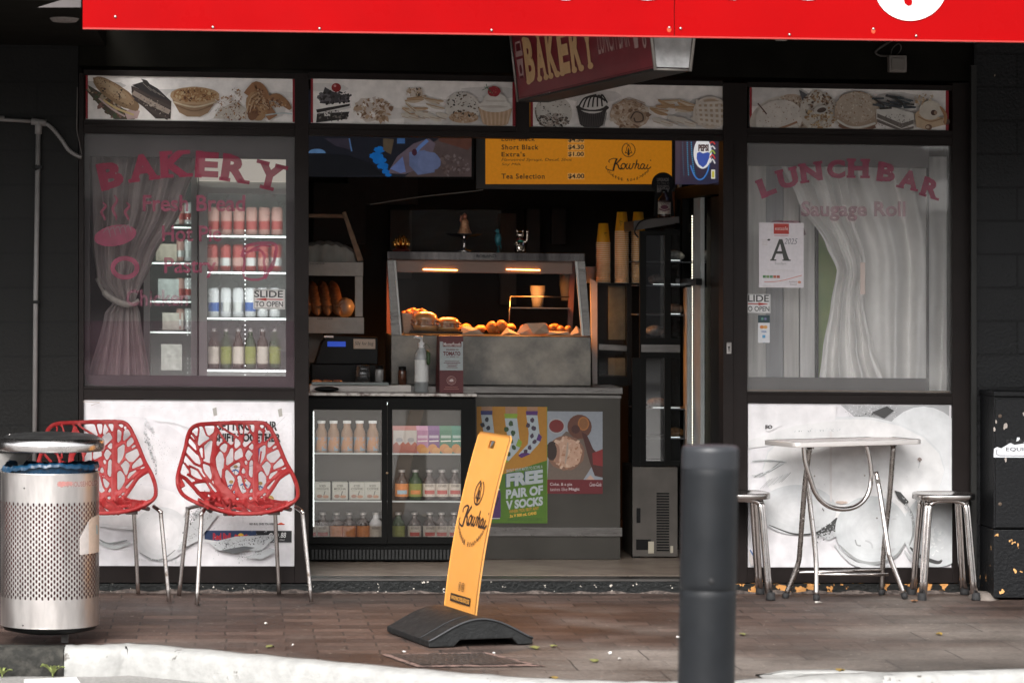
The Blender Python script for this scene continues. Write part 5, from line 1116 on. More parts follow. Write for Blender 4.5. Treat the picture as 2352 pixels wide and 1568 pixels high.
# panel: lower near corner, lower far corner from the picture
pn = G(1090, 1430, .075); pf = G(1018, 1407, .075); wv = (pn-pf); wv.z = 0; Wp = wv.length; wd_ = wv.normalized(); nrm = Vector((wd_.y, -wd_.x, 0)); 
if nrm.x > 0: nrm = -nrm                      # the printed face looks left and towards the road
Hp = .775
def lean(t): return .078*t+.082*t*t
def sgp(a_, t, l=0):                          # a_ 0 far edge .. 1 near edge, t 0 bottom .. 1 top
    base = pf+wd_*Wp*a_; d = -nrm*lean(t)*1.0
    tz = Hp*t-.02*t*t; sl_ = Vector((0, 0, 1)); nn = (nrm+Vector((0, 0, .3*t))).normalized()
    return Vector((base.x, base.y, .075+tz))+d+nn*l
m = MB().mat(YEL, True)
def outl():
    r = .07; o = []
    for cx, cy, a0 in ((1-r, 1-r*.55, 0), (r, 1-r*.55, 90)):
        for k in range(5): t = radians(a0+90*k/4); o.append((cx+r*cos(t), cy+r*.55*sin(t)))
    return o
# sheet built as a grid with a slot near the top
NU, NV = 24, 48
vs = {}; fs = []
def keep(i, j):
    a_, t = (i+.5)/NU, (j+.5)/NV
    return not (.40 < a_ < .60 and .915 < t < .96)
def rc(a_, t):                                # round the top corners
    r = .05; rt = .022
    if t > 1-rt:
        q = (t-(1-rt))/rt; ins = r*(1-sqrt(max(0, 1-q*q))); a_ = ins+(1-2*ins)*a_
    return a_
for l in (0, -.007):
    vv = [sgp(rc(i/NU, j/NV), j/NV, l) for j in range(NV+1) for i in range(NU+1)]
    f = [(j*(NU+1)+i, j*(NU+1)+i+1, (j+1)*(NU+1)+i+1, (j+1)*(NU+1)+i) for j in range(NV) for i in range(NU) if keep(i, j)]
    m.add(vv, f, True)
nvv = (NU+1)*(NV+1); e = [i for i in range(NU+1)]+[j*(NU+1)+NU for j in range(1, NV+1)]+[NV*(NU+1)+i for i in range(NU-1, -1, -1)]+[j*(NU+1) for j in range(NV-1, 0, -1)]
m.mat(mat('sign_sheet_edge', (.55, .26, .07), rough=.5))
for q in range(len(e)):
    a1, a2 = e[q], e[(q+1) % len(e)]; m.f.append([a1, a2, nvv+a2, nvv+a1]); m.m.append(m.cur); m.sm.append(False); m.c.append(None)
m.build('sign_panel', sgn)
KOW = [([(384,290),(368,330),(356,372),(350,402)], 17), ([(388,292),(352,288),(322,298),(306,316),(318,326)], 8), ([(350,402),(322,398),(292,388),(280,372),(290,358)], 8), ([(428,286),(404,312),(374,342)], 13), ([(378,338),(396,352),(402,374),(420,386),(438,374)], 13),
 ([(452,334),(434,342),(424,362),(430,382),(446,386),(460,370),(463,348),(452,334),(470,346)], 10), ([(484,334),(472,362),(478,384),(494,378),(506,350),(510,336),(502,366),(508,385),(524,380),(536,358),(540,336),(554,342)], 10),
 ([(554,384),(566,344),(576,300)], 11), ([(553,384),(566,352),(584,338),(592,350),(584,374),(594,386),(608,376)], 10), ([(646,346),(628,338),(612,356),(610,378),(622,386),(636,374),(650,344),(640,372),(650,386),(664,374)], 10), ([(680,342),(668,372),(676,386),(690,382),(708,366)], 10)]
def kowhai(p, X, Yv, sc, col, W=1.0, asp=1.0, arc=True, emblem=True, mono=True):
    """Kowhai Coffee Roasters wordmark, centre X, baseline-ish Yv, sc = size of one trace unit"""
    f = lambda q: (X+(q[0]-492)*sc*asp, Yv+(q[1]-340)*sc)
    for pts, w_ in KOW: p.stroke([f(q) for q in pts], w_*sc*W, col, sm=5)
    p.ell(*f((704, 306)), 6*sc*asp, 6*sc, col)
    if emblem:
        cx, cy = 495, 208
        p.stroke([f((cx+62*cos(a), cy+64*sin(a))) for a in [radians(-70+k*15) for k in range(23)]], 7*sc*W, col)
        for q in ([(495,165),(478,185),(474,215),(462,238),(480,236),(495,262),(510,236),(528,238),(516,215),(512,185),(495,165)], [(495,190),(488,222),(495,262)], [(495,190),(502,222),(495,262)], [(480,150),(484,160),(495,165),(500,150)]): p.stroke([f(t) for t in q], 6*sc*W, col, sm=3)
        p.poly([f(t) for t in ((495,205),(486,238),(495,266),(504,238))], col)
    if arc:
        tx = 'COFFEE ROASTERS'; n = len(tx)
        for i, c_ in enumerate(tx):
            a = radians(lerp(47, -47, i/(n-1))); r = 250; bx, by = 490+r*sin(-a), 240+r*cos(a)
            if c_ != ' ':
                def fn(x, y, bx=bx, by=by, a=a): return f((bx+x*cos(a)+y*sin(a), by-x*sin(a)+y*cos(a)))
                w2 = 9
                vs_, fs_, bb = text_geo(c_, .02); p.l += p.STEP*2; p.mb.col = lin(col)
                sx = 2*w2/(bb[2]-bb[0]) if c_ not in 'I' else 14; sy = 26/(bb[3]-bb[1])
                p.mb.add([p.fn(*fn((x-(bb[0]+bb[2])/2)*sx, -(y-bb[1])*sy+10), p.l) for x, y in vs_], fs_, False)
# unit picture space of the sign face: x 0..100 across (far to near), y 0..200 down
def sface2(x, y, l): return sgp(x/100, 1-y/200, l)
p = Pic(sface2); BK_ = (.028, .016, .010)
kowhai(p, 51, 92, .20, BK_, W=1.35, asp=1.02, arc=True, emblem=True)
for dx in (45, 55): p.stroke([(dx+4.2*cos(a), 167+4.5*sin(a)) for a in [radians(30*k) for k in range(12)]], .7, BK_, closed=True)
p.text('f', 43.6, 164.5, 46.4, 169.5, BK_, bold=.03); p.stroke([(53, 165), (57, 165), (57, 169), (53, 169)], .9, BK_, closed=True); p.ell(55, 167, 1, 1, BK_)
p.rect(20, 176, 83, 184.5, BK_); p.text('WWW.KOWHAICOFFEEROASTERS.CO.NZ', 23, 178, 80, 182.5, (.70, .33, .06), bold=.02)
p.build('printed_lettering', sgn)

# ================================================================== grey bollard close to the camera
YB = -14+8.15-.0
tp, bt = P(1632, 1024, YB), P(1622, 1567, YB)
bx = tp.x+.0; rb = (P(1697, 1100, YB).x-P(1567, 1100, YB).x)/2
bo = thing('bollard', 'plain dark grey round bollard in the near foreground, out of focus', 'bollard', (tp.x-.025, YB, -KH))
BOM = mat('dark_grey_bollard_paint', (.0085, .0098, .0118), rough=.45, spec=.35, var=.22, vs=5, rvar=.12, bump=.03, bs=30)
m = MB().mat(BOM, True); zt_ = tp.z
lean_ = (tp.x-bt.x)/(tp.z-bt.z)
def bol(prof): 
    nn = 48; vs = [(tp.x+lean_*(z-zt_)+r*cos(2*pi*k/nn), YB+r*sin(2*pi*k/nn), z) for r, z in prof for k in range(nn)]
    m.add(vs, [(i*nn+k, i*nn+(k+1) % nn, (i+1)*nn+(k+1) % nn, (i+1)*nn+k) for i in range(len(prof)-1) for k in range(nn)], True)
zs_ = P(1625, 1352, YB).z
bol([(rb*.995, -KH), (rb*.995, -KH+.02), (rb*.995, zs_-.02), (rb*.995, zs_-.003), (rb*.97, zs_)]); 
m.build('lower_tube', bo)
m = MB().mat(BOM, True); bol([(rb*.97, zs_), (rb*1.0, zs_+.003), (rb*1.0, zs_+.02), (rb*1.0, zt_-.08), (rb*1.0, zt_-.062), (rb*.99, zt_-.060)]); m.build('upper_sleeve', bo)
m = MB().mat(mat('bollard_cap_grey', (.022, .024, .028), rough=.4, var=.15), True); bol([(rb*1.0, zt_-.060), (rb*1.005, zt_-.058), (rb*1.005, zt_-.05), (rb*1.005, zt_-.02), (rb*1.005, zt_-.012), (rb*.985, zt_-.003), (rb*.9, zt_+.002), (.001, zt_+.004)]); m.build('cap', bo)
m = MB().mat(RUBBER, True); c = P(1634, 1334, YB-rb); m.ball(c, (.008, .004, .008), 12, 7); m.build('screw', bo)

# ================================================================== electrical box, conduit, junction box
YE = -.33
eb = thing('electrical_box', 'battered black painted electrical box with chipped paint and torn white sticker', 'electrical box', (P(2330, 1300, YE).x, YE+.15, 0))
CHB = blockmat('chipped_black_box_paint', (.0065, .007, .008), (.006, .006, .006), 9, 9, 0, .14, rough=.45, chips='#d9c7b0', thr=.735, cs=20)
CHB2 = blockmat('chipped_black_box_base', (.0065, .007, .008), (.006, .006, .006), 9, 9, 0, .2, rough=.45, chips='#d8a468', thr=.66, cs=26)
xe0 = P(2284, 1100, YE).x; xe1 = xe0+.75
zt1, zmid = P(2284, 910, YE).z, P(2284, 1214, YE).z
m = MB().mat(CHB); m.box(xe0, xe1, YE+.012, -.062, zmid, zt1); m.build('cabinet', eb, bevel=.004)
m = MB().mat(CHB); m.box(xe0+.006, xe1-.01, YE, YE+.011, zmid+.006, zt1-.012); m.box(xe0-.004, xe1, YE-.008, -.062, zt1+.001, zt1+.022); m.build('door', eb, bevel=.003)
m = MB().mat(CHB2); m.box(xe0-.002, xe1, YE+.004, -.062, .012, zmid-.004); m.build('base_section', eb, bevel=.003)
for v in (988, 1180): 
    m = MB().mat(mat('rusty_screw', (.10, .07, .05), rough=.6), True)
    c = P(2297, v-30 if v == 988 else v-23, YE); c2 = P(2297, {988: 955, 1180: 1157}[v], YE); m.ball(c2, (.009, .003, .009), 12, 6); m.build('screw', eb)
fE = plane(YE-.001); p = Pic(fE)
p.poly([(2283, 1030), (2290, 1026), (2300, 1029), (2318, 1018), (2334, 1014), (2336, 1004), (2342, 1004), (2344, 1016), (2370, 1012), (2420, 1010), (2420, 1050), (2282, 1050)], (.72, .74, .78))
p.stroke([(2290, 1032), (2288, 1042), (2296, 1046), (2420, 1047)], 1.5, (.03, .03, .03)); p.text('EQUIPMENT', 2311, 1027, 2410, 1037, (.03, .03, .03), bold=.01); p.text('E ELECTRICAL', 2312, 1009, 2412, 1018, (.03, .03, .03), bold=.01)
p.poly([(2322, 1006), (2332, 1014), (2345, 1010), (2352, 1018), (2330, 1021), (2320, 1016)], (.014, .015, .016))
for u, v, r_ in ((2309, 978, 6), (2310, 1050+6, 4), (2288, 968, 3), (2284, 985, 3.5), (2351, 950, 3)): p.ell(u, v, r_*.7, r_*1.3, (.42, .37, .33), wob=.35, n=12)
p.build('torn_sticker', eb)
m = MB().mat(mat('concrete_lump', (.2, .17, .15), rough=.9, bump=.8, bs=40)); m.ball((xe0-.03, YE+.1, .0), (.06, .12, .03), 12, 6, .3, 3); m.build('mortar_lump', eb)

PVC = mat('dusty_white_conduit', (.20, .19, .185), rough=.5, var=.15, vs=6)
cd = thing('conduit', 'pale plastic conduit pipe running up the black wall behind the litter bin', 'pipe', (P(80, 1000, -.05).x, -.05, 0))
m = MB().mat(PVC, True); yk = -.05
m.tube([P(79, 1090, yk), P(82, 690, yk), P(88, 300, yk)], .0112, 12); m.build('pipe', cd)
m = MB().mat(PVC, True); m.tube([P(-60, 271, yk), P(72, 279, yk)], .0085, 12); m.tube([P(-60, 271, yk), P(10, 272, yk)], .0115, 12); m.build('pipe', cd)
m = MB().mat(PVC, True); m.tube([P(88, 308, yk), P(89, 278, yk)], .016, 12); m.tube([P(72, 279, yk), P(106, 283, yk)], .016, 12); m.build('tee_fitting', cd)
m = MB().mat(PVC, True); q = catmull([P(106, 284, yk), P(122, 297, yk), P(142, 322, yk), P(158, 345, yk), P(178, 358, yk), P(188, 361, yk)], 10)
m.tube(q, [.0085+.0018*(i % 2) for i in range(len(q))], 10); m.build('flexible_pipe', cd)
m = MB().mat(BLACK, True); m.tube([P(81, 380, yk), P(86.5, 390, yk)], .013, 12); m.pbox(74, 690, 90, 697, yk-.014, -.026); m.pbox(80, 380, 96, 387, yk-.014, -.026); m.build('pipe_clip', cd)
m = MB().mat(mat('grey_cable', (.10, .09, .085), rough=.5), True); q = catmull([P(178, 200, -.04), P(177, 270, -.04), P(177, 300, -.04), P(183, 330, -.04), P(188, 355, -.04)], 6); m.tube(q, .0028, 6); m.build('cable', None, 'thin grey cable hanging beside the left end of the picture panels', 'cable')

jb = thing('junction_box', 'small pale square electrical box with looped wire above the right window', 'junction box', (P(2062, 165, -.05).x, -.05, P(2062, 165, -.05).z))
JM = mat('aged_white_plastic', (.20, .18, .165), rough=.5, var=.12, vs=20)
m = MB().mat(JM); m.pbox(2043, 127, 2083, 166, -.07, -.021); m.build('box', jb, bevel=.004)
m = MB().mat(mat('aged_white_plastic_lid', (.16, .145, .13), rough=.5)); m.pbox(2048, 133, 2078, 161, -.076, -.071); m.build('cover', jb, bevel=.004)
m = MB().mat(mat('dark_wire', (.05, .045, .04), rough=.5), True); m.tube(catmull([P(2046, 128, -.03), P(2050, 112, -.04), P(2063, 101, -.05), P(2070, 108, -.05), P(2066, 120, -.04), P(2058, 128, -.03)], 6), .0025, 6); m.tube(catmull([P(2044, 128, -.03), P(2022, 128, -.03), P(2012, 118, -.03), P(2040, 98, -.06), P(2060, 86, -.2)], 6), .006, 6); m.build('wire', jb)

# ================================================================== weeds and litter
LEAF = mat('pale_weed_leaf', (.22, .26, .08), rough=.5, var=.25, vs=30)
def weed(u, v, h, n, label, seed):
    R = random.Random(seed); g = G(u, v, -KH); t = thing('weed', label, 'weed', g, group='weeds by the kerb')
    for k in range(n):
        a = 2*pi*k/n+R.uniform(-.3, .3); L_ = h*R.uniform(.75, 1.1); up = R.uniform(.5, 1.0)
        m = MB().mat(LEAF, True); d = Vector((cos(a), sin(a), 0)); sd = Vector((-sin(a), cos(a), 0))
        def lf(s_, t_, d=d, sd=sd, L_=L_, up=up): 
            r = L_*t_*.9; z = L_*up*sin(t_*2.0)*.8; w_ = L_*.17*sin(pi*min(1, t_*.98+.02))**.7*(.3+t_); return g+d*r+Vector((0, 0, z+.008))+sd*w_*(s_-.5)*2-Vector((0, 0, abs(s_-.5)*-.01))
        m.grid(lf, 4, 8); m.build('leaf', t)
    m = MB().mat(LEAF, True); m.tube([g, g+Vector((0, 0, .02))], .003, 6); m.build('stem', t)
weed(121, 1554, .058, 8, 'leafy pale green weed growing at the foot of the dark kerb', 3)
weed(5, 1555, .05, 6, 'small weed cut off by the left edge of the photo, at the kerb foot', 9)
LM = [mat('yellow_leaf', (.24, .16, .04), rough=.6, var=.3, vs=40), mat('white_scrap', (.6, .58, .55), rough=.6), mat('brown_leaf', (.2, .10, .05), rough=.7), mat('green_yellow_leaf', (.17, .17, .06), rough=.6)]
NM = {0: ('fallen_leaf', 'leaf'), 1: ('litter_scrap', 'litter'), 2: ('fallen_leaf', 'leaf'), 3: ('fallen_leaf', 'leaf')}
def scrap(u, v, k, r, label, seed):
    R = random.Random(seed); g = G(u, v, 0); m = MB().mat(LM[k]); n = 9; r *= .8; o = [(g.x+r*cos(2*pi*i/n)*R.uniform(.4, 1.2), g.y+r*1.5*sin(2*pi*i/n)*R.uniform(.4, 1.2), .004+R.uniform(0, .008)) for i in range(n)]
    m.add(o+[(g.x, g.y, .012)], [(i, (i+1) % n, n) for i in range(n)]); m.add([(a_[0], a_[1], a_[2]-.002) for a_ in o]+[(g.x, g.y, .008)], [((i+1) % n, i, n) for i in range(n)])
    m.build(NM[k][0], None, label, NM[k][1], group='scraps on the footpath')
for i, (u, v, k, r, lb) in enumerate([(2157, 1458, 0, .020, 'curled yellow leaf on the pavers far right of the bollard'), (1707, 1459, 3, .022, 'green and yellow leaf fragments just right of the bollard'), (1272, 1559, 0, .034, 'yellow leaf on the kerb edge below the utility cover'), (1930, 1541, 0, .036, 'ragged yellow leaf by the white kerb, below the folding table'),
      (1272, 1486, 3, .022, 'pale leaf bits on the pavers right of the black sign base'), (1880, 1386, 1, .020, 'white paper scrap on the pavers in front of the folding table'), (1400, 1502, 1, .016, 'white pebble-like scrap between sign base and bollard'), (1230, 1489, 3, .03, 'crushed pale leaf touching the right corner of the sign base'),
      (1423, 1516, 1, .010, 'tiny white scrap just below the white pebble-like scrap'), (1135, 1503, 1, .012, 'white shell-like bit lying on the utility cover, right end'), (926, 1500, 1, .014, 'white shell-like bit lying on the utility cover, left end'), (1367, 1519, 3, .026, 'pale leaf cluster at the right side of the utility cover'),
      (998, 1437, 2, .006, 'brown leaf crumb near the left slope of the sign base'), (612, 1434, 1, .010, 'white speck of litter below the right red chair'), (672, 1484, 1, .008, 'small white grit lying near the white kerb, below the right red chair'), (1556, 1466, 1, .01, 'white grit speck left of the bollard'), (2101, 1382, 2, .03, 'dry brown leaf under the right stool'), (620, 1487, 3, .02, 'yellow green leaf fragment above the kerb, left of the sign')]):
    scrap(u, v, k, r, lb, i+5)
# ================================================================== the room behind
ZF = .071; YBK = 3.4
XA, XB = -2.25, 2.35
FLOORT = mat('worn_shop_floor', (.24, .19, .15), rough=.4, col2=(.14, .11, .09), thr=.5, width=.2, vs=4, rvar=.1)
MB().mat(FLOORT).box(XA, XB, .10, YBK, ZF-.05, ZF).build('shop_floor', kind='structure')
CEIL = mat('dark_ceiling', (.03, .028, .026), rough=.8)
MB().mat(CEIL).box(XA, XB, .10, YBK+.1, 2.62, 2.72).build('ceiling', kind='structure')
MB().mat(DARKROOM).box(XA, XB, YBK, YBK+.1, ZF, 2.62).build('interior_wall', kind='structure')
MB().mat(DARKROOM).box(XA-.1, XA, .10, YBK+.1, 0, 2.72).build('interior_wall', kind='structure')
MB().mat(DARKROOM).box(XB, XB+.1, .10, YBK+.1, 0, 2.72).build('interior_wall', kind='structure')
m = MB(); 
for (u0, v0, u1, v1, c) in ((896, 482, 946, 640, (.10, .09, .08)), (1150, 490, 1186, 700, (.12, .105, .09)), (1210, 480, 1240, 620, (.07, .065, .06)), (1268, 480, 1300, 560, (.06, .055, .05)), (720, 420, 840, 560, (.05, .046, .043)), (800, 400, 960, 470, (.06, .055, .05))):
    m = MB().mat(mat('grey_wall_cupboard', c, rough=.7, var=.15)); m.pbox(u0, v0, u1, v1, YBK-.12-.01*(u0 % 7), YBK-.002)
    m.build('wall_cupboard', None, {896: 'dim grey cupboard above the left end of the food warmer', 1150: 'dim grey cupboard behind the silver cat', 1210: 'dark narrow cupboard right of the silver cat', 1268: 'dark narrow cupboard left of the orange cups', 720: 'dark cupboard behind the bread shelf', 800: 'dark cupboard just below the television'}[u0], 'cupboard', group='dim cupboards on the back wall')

# curtains ---------------------------------------------------------------
CURT = mat('grey_satin_curtain', (.92, .90, .88), rough=.42, sheen=.3, bump=.5, bs=14, var=.05, vs=7, spec=.5)
def interp(tab, t):
    for i in range(len(tab)-1):
        if t <= tab[i+1][0]: a = (t-tab[i][0])/(tab[i+1][0]-tab[i][0]); a = a*a*(3-2*a)*.5+a*.5; return lerp(tab[i][1], tab[i+1][1], a)
    return tab[-1][1]
def curtain(label, Lt, Rt, v0, v1, Y, folds, amp, seed, M_, extra=None, squeeze=None, thin=2):
    R = random.Random(seed); ph = [R.uniform(0, 6) for _ in range(6)]
    def fn(s_, t):
        v = lerp(v0, v1, t); ul, ur = interp(Lt, v), interp(Rt, v); u = lerp(ul, ur, s_)
        wd = (ur-ul)/ (Rt[0][1]-Lt[0][1])
        y = amp*(sin(2*pi*folds*s_+ph[0]+.6*sin(t*3+ph[1]))+.40*sin(2*pi*folds*1.7*s_+ph[2]+t*2)+.10*sin(2*pi*folds*3.1*s_+ph[3]-t*1.5))*(.45+.75*wd)
        if extra: y += extra(s_, t)
        return P(u, v, Y+y)
    m = MB().mat(M_, True); m.grid(fn, 220, 60); return m
CURT_L = mat('dim_grey_curtain', (.46, .40, .385), rough=.55, sheen=.2, var=.1, vs=7)
mm = curtain('', [(340, 200), (560, 210), (640, 222), (690, 262), (720, 240), (880, 200)], [(340, 462), (480, 418), (600, 350), (690, 312), (720, 322), (880, 345)], 340, 880, .24, 7, .022, 4, CURT_L)
ct = mm.build('curtain', None, 'dim grey curtain tied back at the left side of the left window', 'curtain')
m = MB().mat(mat('curtain_tie', (.5, .46, .42), rough=.5, var=.2, vs=30), True)
m.tube(catmull([P(222, 640, .24), P(240, 672, .19), (P(268, 692, .185)), P(300, 700, .18), P(318, 690, .2)], 6), [.006]*6+[.012]*12+[.008]*7, 8, sq=1.6); m.build('tie_back', ct)
def cr(s_, t): return .006*sin(23*s_+19*t+3*sin(11*t))*sin(17*t-9*s_)
mm = curtain('', [(360, 1850), (600, 1950), (900, 1955)], [(360, 2222), (900, 2208)], 360, 898, .25, 3.6, .042, 11, CURT, extra=cr)
ct = mm.build('curtain', None, 'silvery satin curtain swept aside in the right window', 'curtain')
mm = curtain('', [(360, 1786), (460, 1832), (560, 1896), (620, 1922), (700, 1908), (800, 1890), (900, 1878)], [(360, 1935), (500, 1962), (600, 1990), (700, 1984), (800, 2004), (900, 2040)], 360, 898, .16, 3.2, .034, 5, CURT, extra=lambda s_, t: 1.6*cr(s_, t)+.012*sin(9*t+14*s_)*max(0, t-.35))
mm.build('front_drape', ct)
# silvery strips and green sheet seen between curtain and frame
cab = thing('tall_cabinet', 'tall cabinet with pale and silver vertical panels behind the food grade certificate', 'cabinet', (P(1790, 900, .35).x, .45, ZF))
for i, (u0, u1, c, mt) in enumerate(((1712, 1760, (.62, .60, .58), .0), (1760, 1800, (.34, .34, .36), .0), (1801, 1836, (.62, .59, .57), .0), (1838, 1872, (.85, .83, .82), .0))):
    m = MB().mat(mat('pale_vertical_panel', c, rough=.4, metal=mt, var=.25, vs=3, stretch=(6, 6, .4))); m.pbox(u0, 320, u1-1, 905, .30+.02*(i % 2), .6); m.build('side_panel', cab)
m = MB().mat(BLACK); m.pbox(1872, 320, 1880, 905, .31, .6); m.build('edge_post', cab)
m = MB().mat(mat('green_sheet', (.28, .48, .14), rough=.5, col2=(.5, .58, .2), thr=.5, width=.2, vs=6)); m.pbox(1880, 320, 1960, 905, .36, .363); m.build('green_sheet', None, 'green patterned sheet showing between the cabinet and the satin curtain', 'poster')
m = MB().mat(mat('dark_backing_board', (.04, .038, .036), rough=.8)); m.pbox(1960, 300, 2300, 905, 1.2, 1.22); m.build('partition_board', None, 'dark partition board behind the satin curtain', 'partition')

# lit glass fridges behind the left window --------------------------------
LEDM = mat('led_strip', (.9, .95, .95), emit=2.2, ecol='#eef6f4'); LEDD = mat('led_strip_dim', (.9, .95, .95), emit=.8, ecol='#e8f2ee')
FW = mat('fridge_white', (.58, .60, .58), rough=.35); FGL = glassmat('fridge_glass', tint=(.86, .9, .88), refl=.05, haze=.3, hcol=(.62, .63, .61))
FB = mat('black_fridge_shell', (.005, .005, .0045), rough=.45, var=.2, vs=4, spec=.12)
SHELF = mat('white_wire_shelf', (.30, .31, .31), rough=.4)
def can(name, lab, body, band, u, vb, vt, Y, group, width=None, cat='drink can'):
    b = P(u, vb, Y); h = P(u, vt, Y).z-b.z; r = (width or .031); m = MB().mat(body, True)
    m.lathe([(r*.78, 0), (r, .006), (r, h*.88), (r*.8, h), (.001, h)], b, 16)
    m.mat(band, True); m.lathe([(r*1.01, h*.2), (r*1.01, h*.5)], b, 16)
    return m.build(name, None, lab, cat, group=group, origin=(b.x, b.y, b.z))
def fridge(label, u0, u1, v0, v1, Y, post, gl, shelves, led, depth=.5, header=None, ledx=()):
    a, b = P(u0, v0, Y), P(u1, v1, Y); zb = ZF+.08; t = thing('drinks_fridge', label, 'fridge', ((a.x+b.x)/2, Y+.25, ZF))
    m = MB().mat(FW); m.box(a.x, a.x+.02, Y+.03, Y+depth, zb, a.z); m.box(b.x-.02, b.x, Y+.03, Y+depth, zb, a.z); m.box(a.x+.02, b.x-.02, Y+depth-.02, Y+depth, zb, a.z); m.box(a.x, b.x, Y+.03, Y+depth, a.z, a.z+.03); m.box(a.x, b.x, Y+.03, Y+depth, ZF, zb); m.build('cabinet', t)
    pw = post; d = thing.__call__ if False else None
    dr = MB().mat(FW); dr.box(a.x, a.x+pw, Y, Y+.028, zb, a.z); dr.box(b.x-pw, b.x, Y, Y+.028, zb, a.z); dr.box(a.x+pw, b.x-pw, Y+.001, Y+.027, a.z-.03, a.z); dr.box(a.x+pw, b.x-pw, Y+.001, Y+.027, zb, zb+.04); D = dr.build('door', t)
    g = MB().mat(gl); g.add([(a.x+pw, Y+.012, zb+.04), (b.x-pw, Y+.012, zb+.04), (b.x-pw, Y+.012, a.z-.03), (a.x+pw, Y+.012, a.z-.03)], [(0, 1, 2, 3)]); g.build('door_glass', D)
    for v in shelves:
        z = P((u0+u1)/2, v, Y+.1).z; m = MB().mat(SHELF); m.box(a.x+.021, b.x-.021, Y+.06, Y+depth-.03, z-.008, z); m.mat(LEDM if led > 1 else LEDD); m.box(a.x+.021, b.x-.021, Y+.055, Y+.0595, z-.010, z-.003); m.build('shelf', t)
    m = MB().mat(LEDM if led > 1 else LEDD); 
    for ux in ledx:
        x = P(ux, 600, Y+.06).x
        for k in range(70):
            if k % 10 < 6: z = zb+.1+(a.z-zb-.2)*k/70; m.box(x, x+.004, Y+.045, Y+.048, z, z+.005)
    m.box(a.x+.03, b.x-.03, Y+.05, Y+.07, a.z-.016, a.z-.006); m.build('led_strip', t)
    l = bpy.data.lights.new('fridge_led', 'AREA'); l.shape = 'RECTANGLE'; l.size = b.x-a.x-.1; l.size_y = a.z-zb-.2; l.energy = 2.4 if led > 1 else 1.0; l.color = (.95, 1, .98); o = bpy.data.objects.new('fridge_led_light', l); COL.objects.link(o); o.location = S(((a.x+b.x)/2, Y+.035, (a.z+zb)/2)); o.rotation_euler = (radians(90), 0, 0)
    if header: m = MB().mat(header); m.box(a.x, b.x, Y, Y+.4, a.z+.032, a.z+.36); m.build('header_panel', t)
    return t
HEADM = mat('cream_header', (.70, .66, .58), rough=.5, emit=.22)
fridge('bright white glass door fridge full of drink cans behind the left window', 457, 700, 430, 860, .75, .04, FGL, (541, 624, 729, 848), 2, header=HEADM, ledx=(562,))
fridge('dimmer glass door fridge with few items, beside the bright fridge behind the left window', 330, 453, 400, 860, .82, .03, glassmat('dim_fridge_glass', tint=(.6, .66, .62), refl=.05, haze=.1, hcol=(.4, .42, .4)), (520, 602, 690, 760), 1, header=mat('grey_header', (.16, .16, .18), rough=.5), ledx=(430, 438))
CANR = mat('red_can', (.32, .06, .055), rough=.3, metal=.3); CANP = mat('pale_pink_can', (.42, .24, .21), rough=.35); CANW = mat('white_can', (.6, .6, .62), rough=.3); CANB = mat('blue_band', (.04, .10, .32), rough=.3)
SILV = mat('silver_band', (.5, .5, .5), rough=.3, metal=.6); DRK = mat('dark_bottle_glass', (.05, .028, .018), rough=.2); GRN = mat('green_bottle_glass', (.025, .05, .018), rough=.25)
for i in range(6):
    u = 491+i*29
    can('drink_can', 'pink red can on the top shelf of the bright fridge', CANP, CANR, u, 540, 476, .87, 'cans in the bright fridge', .029)
    can('drink_can', 'red can on the second shelf of the bright fridge', CANR, SILV if i % 2 else CANP, u-2, 623, 561, .87, 'cans in the bright fridge', .029)
for i in range(6): can('drink_can', 'white can with blue band on the third shelf of the bright fridge', CANW, CANB if i % 3 == 0 else SILV, 491+i*28, 728, 661, .87, 'cans in the bright fridge', .027)
def PALEL_(): return PALEL
def bottle(lab, u, vb, vt, Y, gm, lm, cm, group, r=.03, name='bottle', cat='bottle', neck=.42, lh=(.12, .55), lab2=None):
    b = P(u, vb, Y); h = P(u, vt, Y).z-b.z; t = thing(name, lab, cat, b, group=group)
    m = MB().mat(gm, True); m.lathe([(.001, 0), (r*.95, .001), (r, .006), (r, h*.60), (r*.9, h*.68), (r*neck, h*.80), (r*neck, h*.93)], b, 18); m.build('glass', t)
    m = MB().mat(lm, True); m.lathe([(r*1.015, h*lh[0]), (r*1.015, h*lh[1])], b, 18)
    if lab2: m.mat(lab2, True); m.lathe([(r*1.03, h*lerp(lh[0], lh[1], .2)), (r*1.03, h*lerp(lh[0], lh[1], .5))], b, 12, a0=-pi*.75, a1=-pi*.25)
    m.build('label', t)
    if lm in (PALEL_(), ) and r > .0285:
        f = lambda x, y, l: Vector((b[0]+(r*1.04+l)*cos(-pi/2+x), b[1]+(r*1.04+l)*sin(-pi/2+x), b[2]+h*y)); p = Pic(f, base=0); p.text('BUNDABERG', -.62, lh[1]-.03, .62, lh[1]-.11, (.05, .02, .02)); p.stroke([(-.5, lh[0]+.06), (.5, lh[0]+.06)], .02, (.05, .02, .02)); p.build('label_print', t)
    m = MB().mat(cm, True); m.lathe([(r*neck*1.15, h*.92), (r*neck*1.15, h), (.001, h*1.002)], b, 14); m.build('cap', t)
    return t
PALEL = mat('cream_bottle_label', (.48, .43, .37), rough=.5, var=.15, vs=60); ORL = mat('orange_bottle_label', (.55, .20, .06), rough=.5, var=.2, vs=60); YGL = mat('yellow_green_label', (.20, .22, .05), rough=.5, var=.2, vs=60); REDL = mat('red_label_motif', (.38, .05, .04), rough=.5); BLUEL = mat('pale_blue_label', (.30, .42, .50), rough=.5, var=.2, vs=50)
CAPW = mat('white_cap', (.7, .7, .7), rough=.35); CAPG = mat('grey_crown_cap', (.35, .33, .32), rough=.35, metal=.5); AMB = mat('amber_glass', (.032, .013, .009), rough=.1, coat=.6)
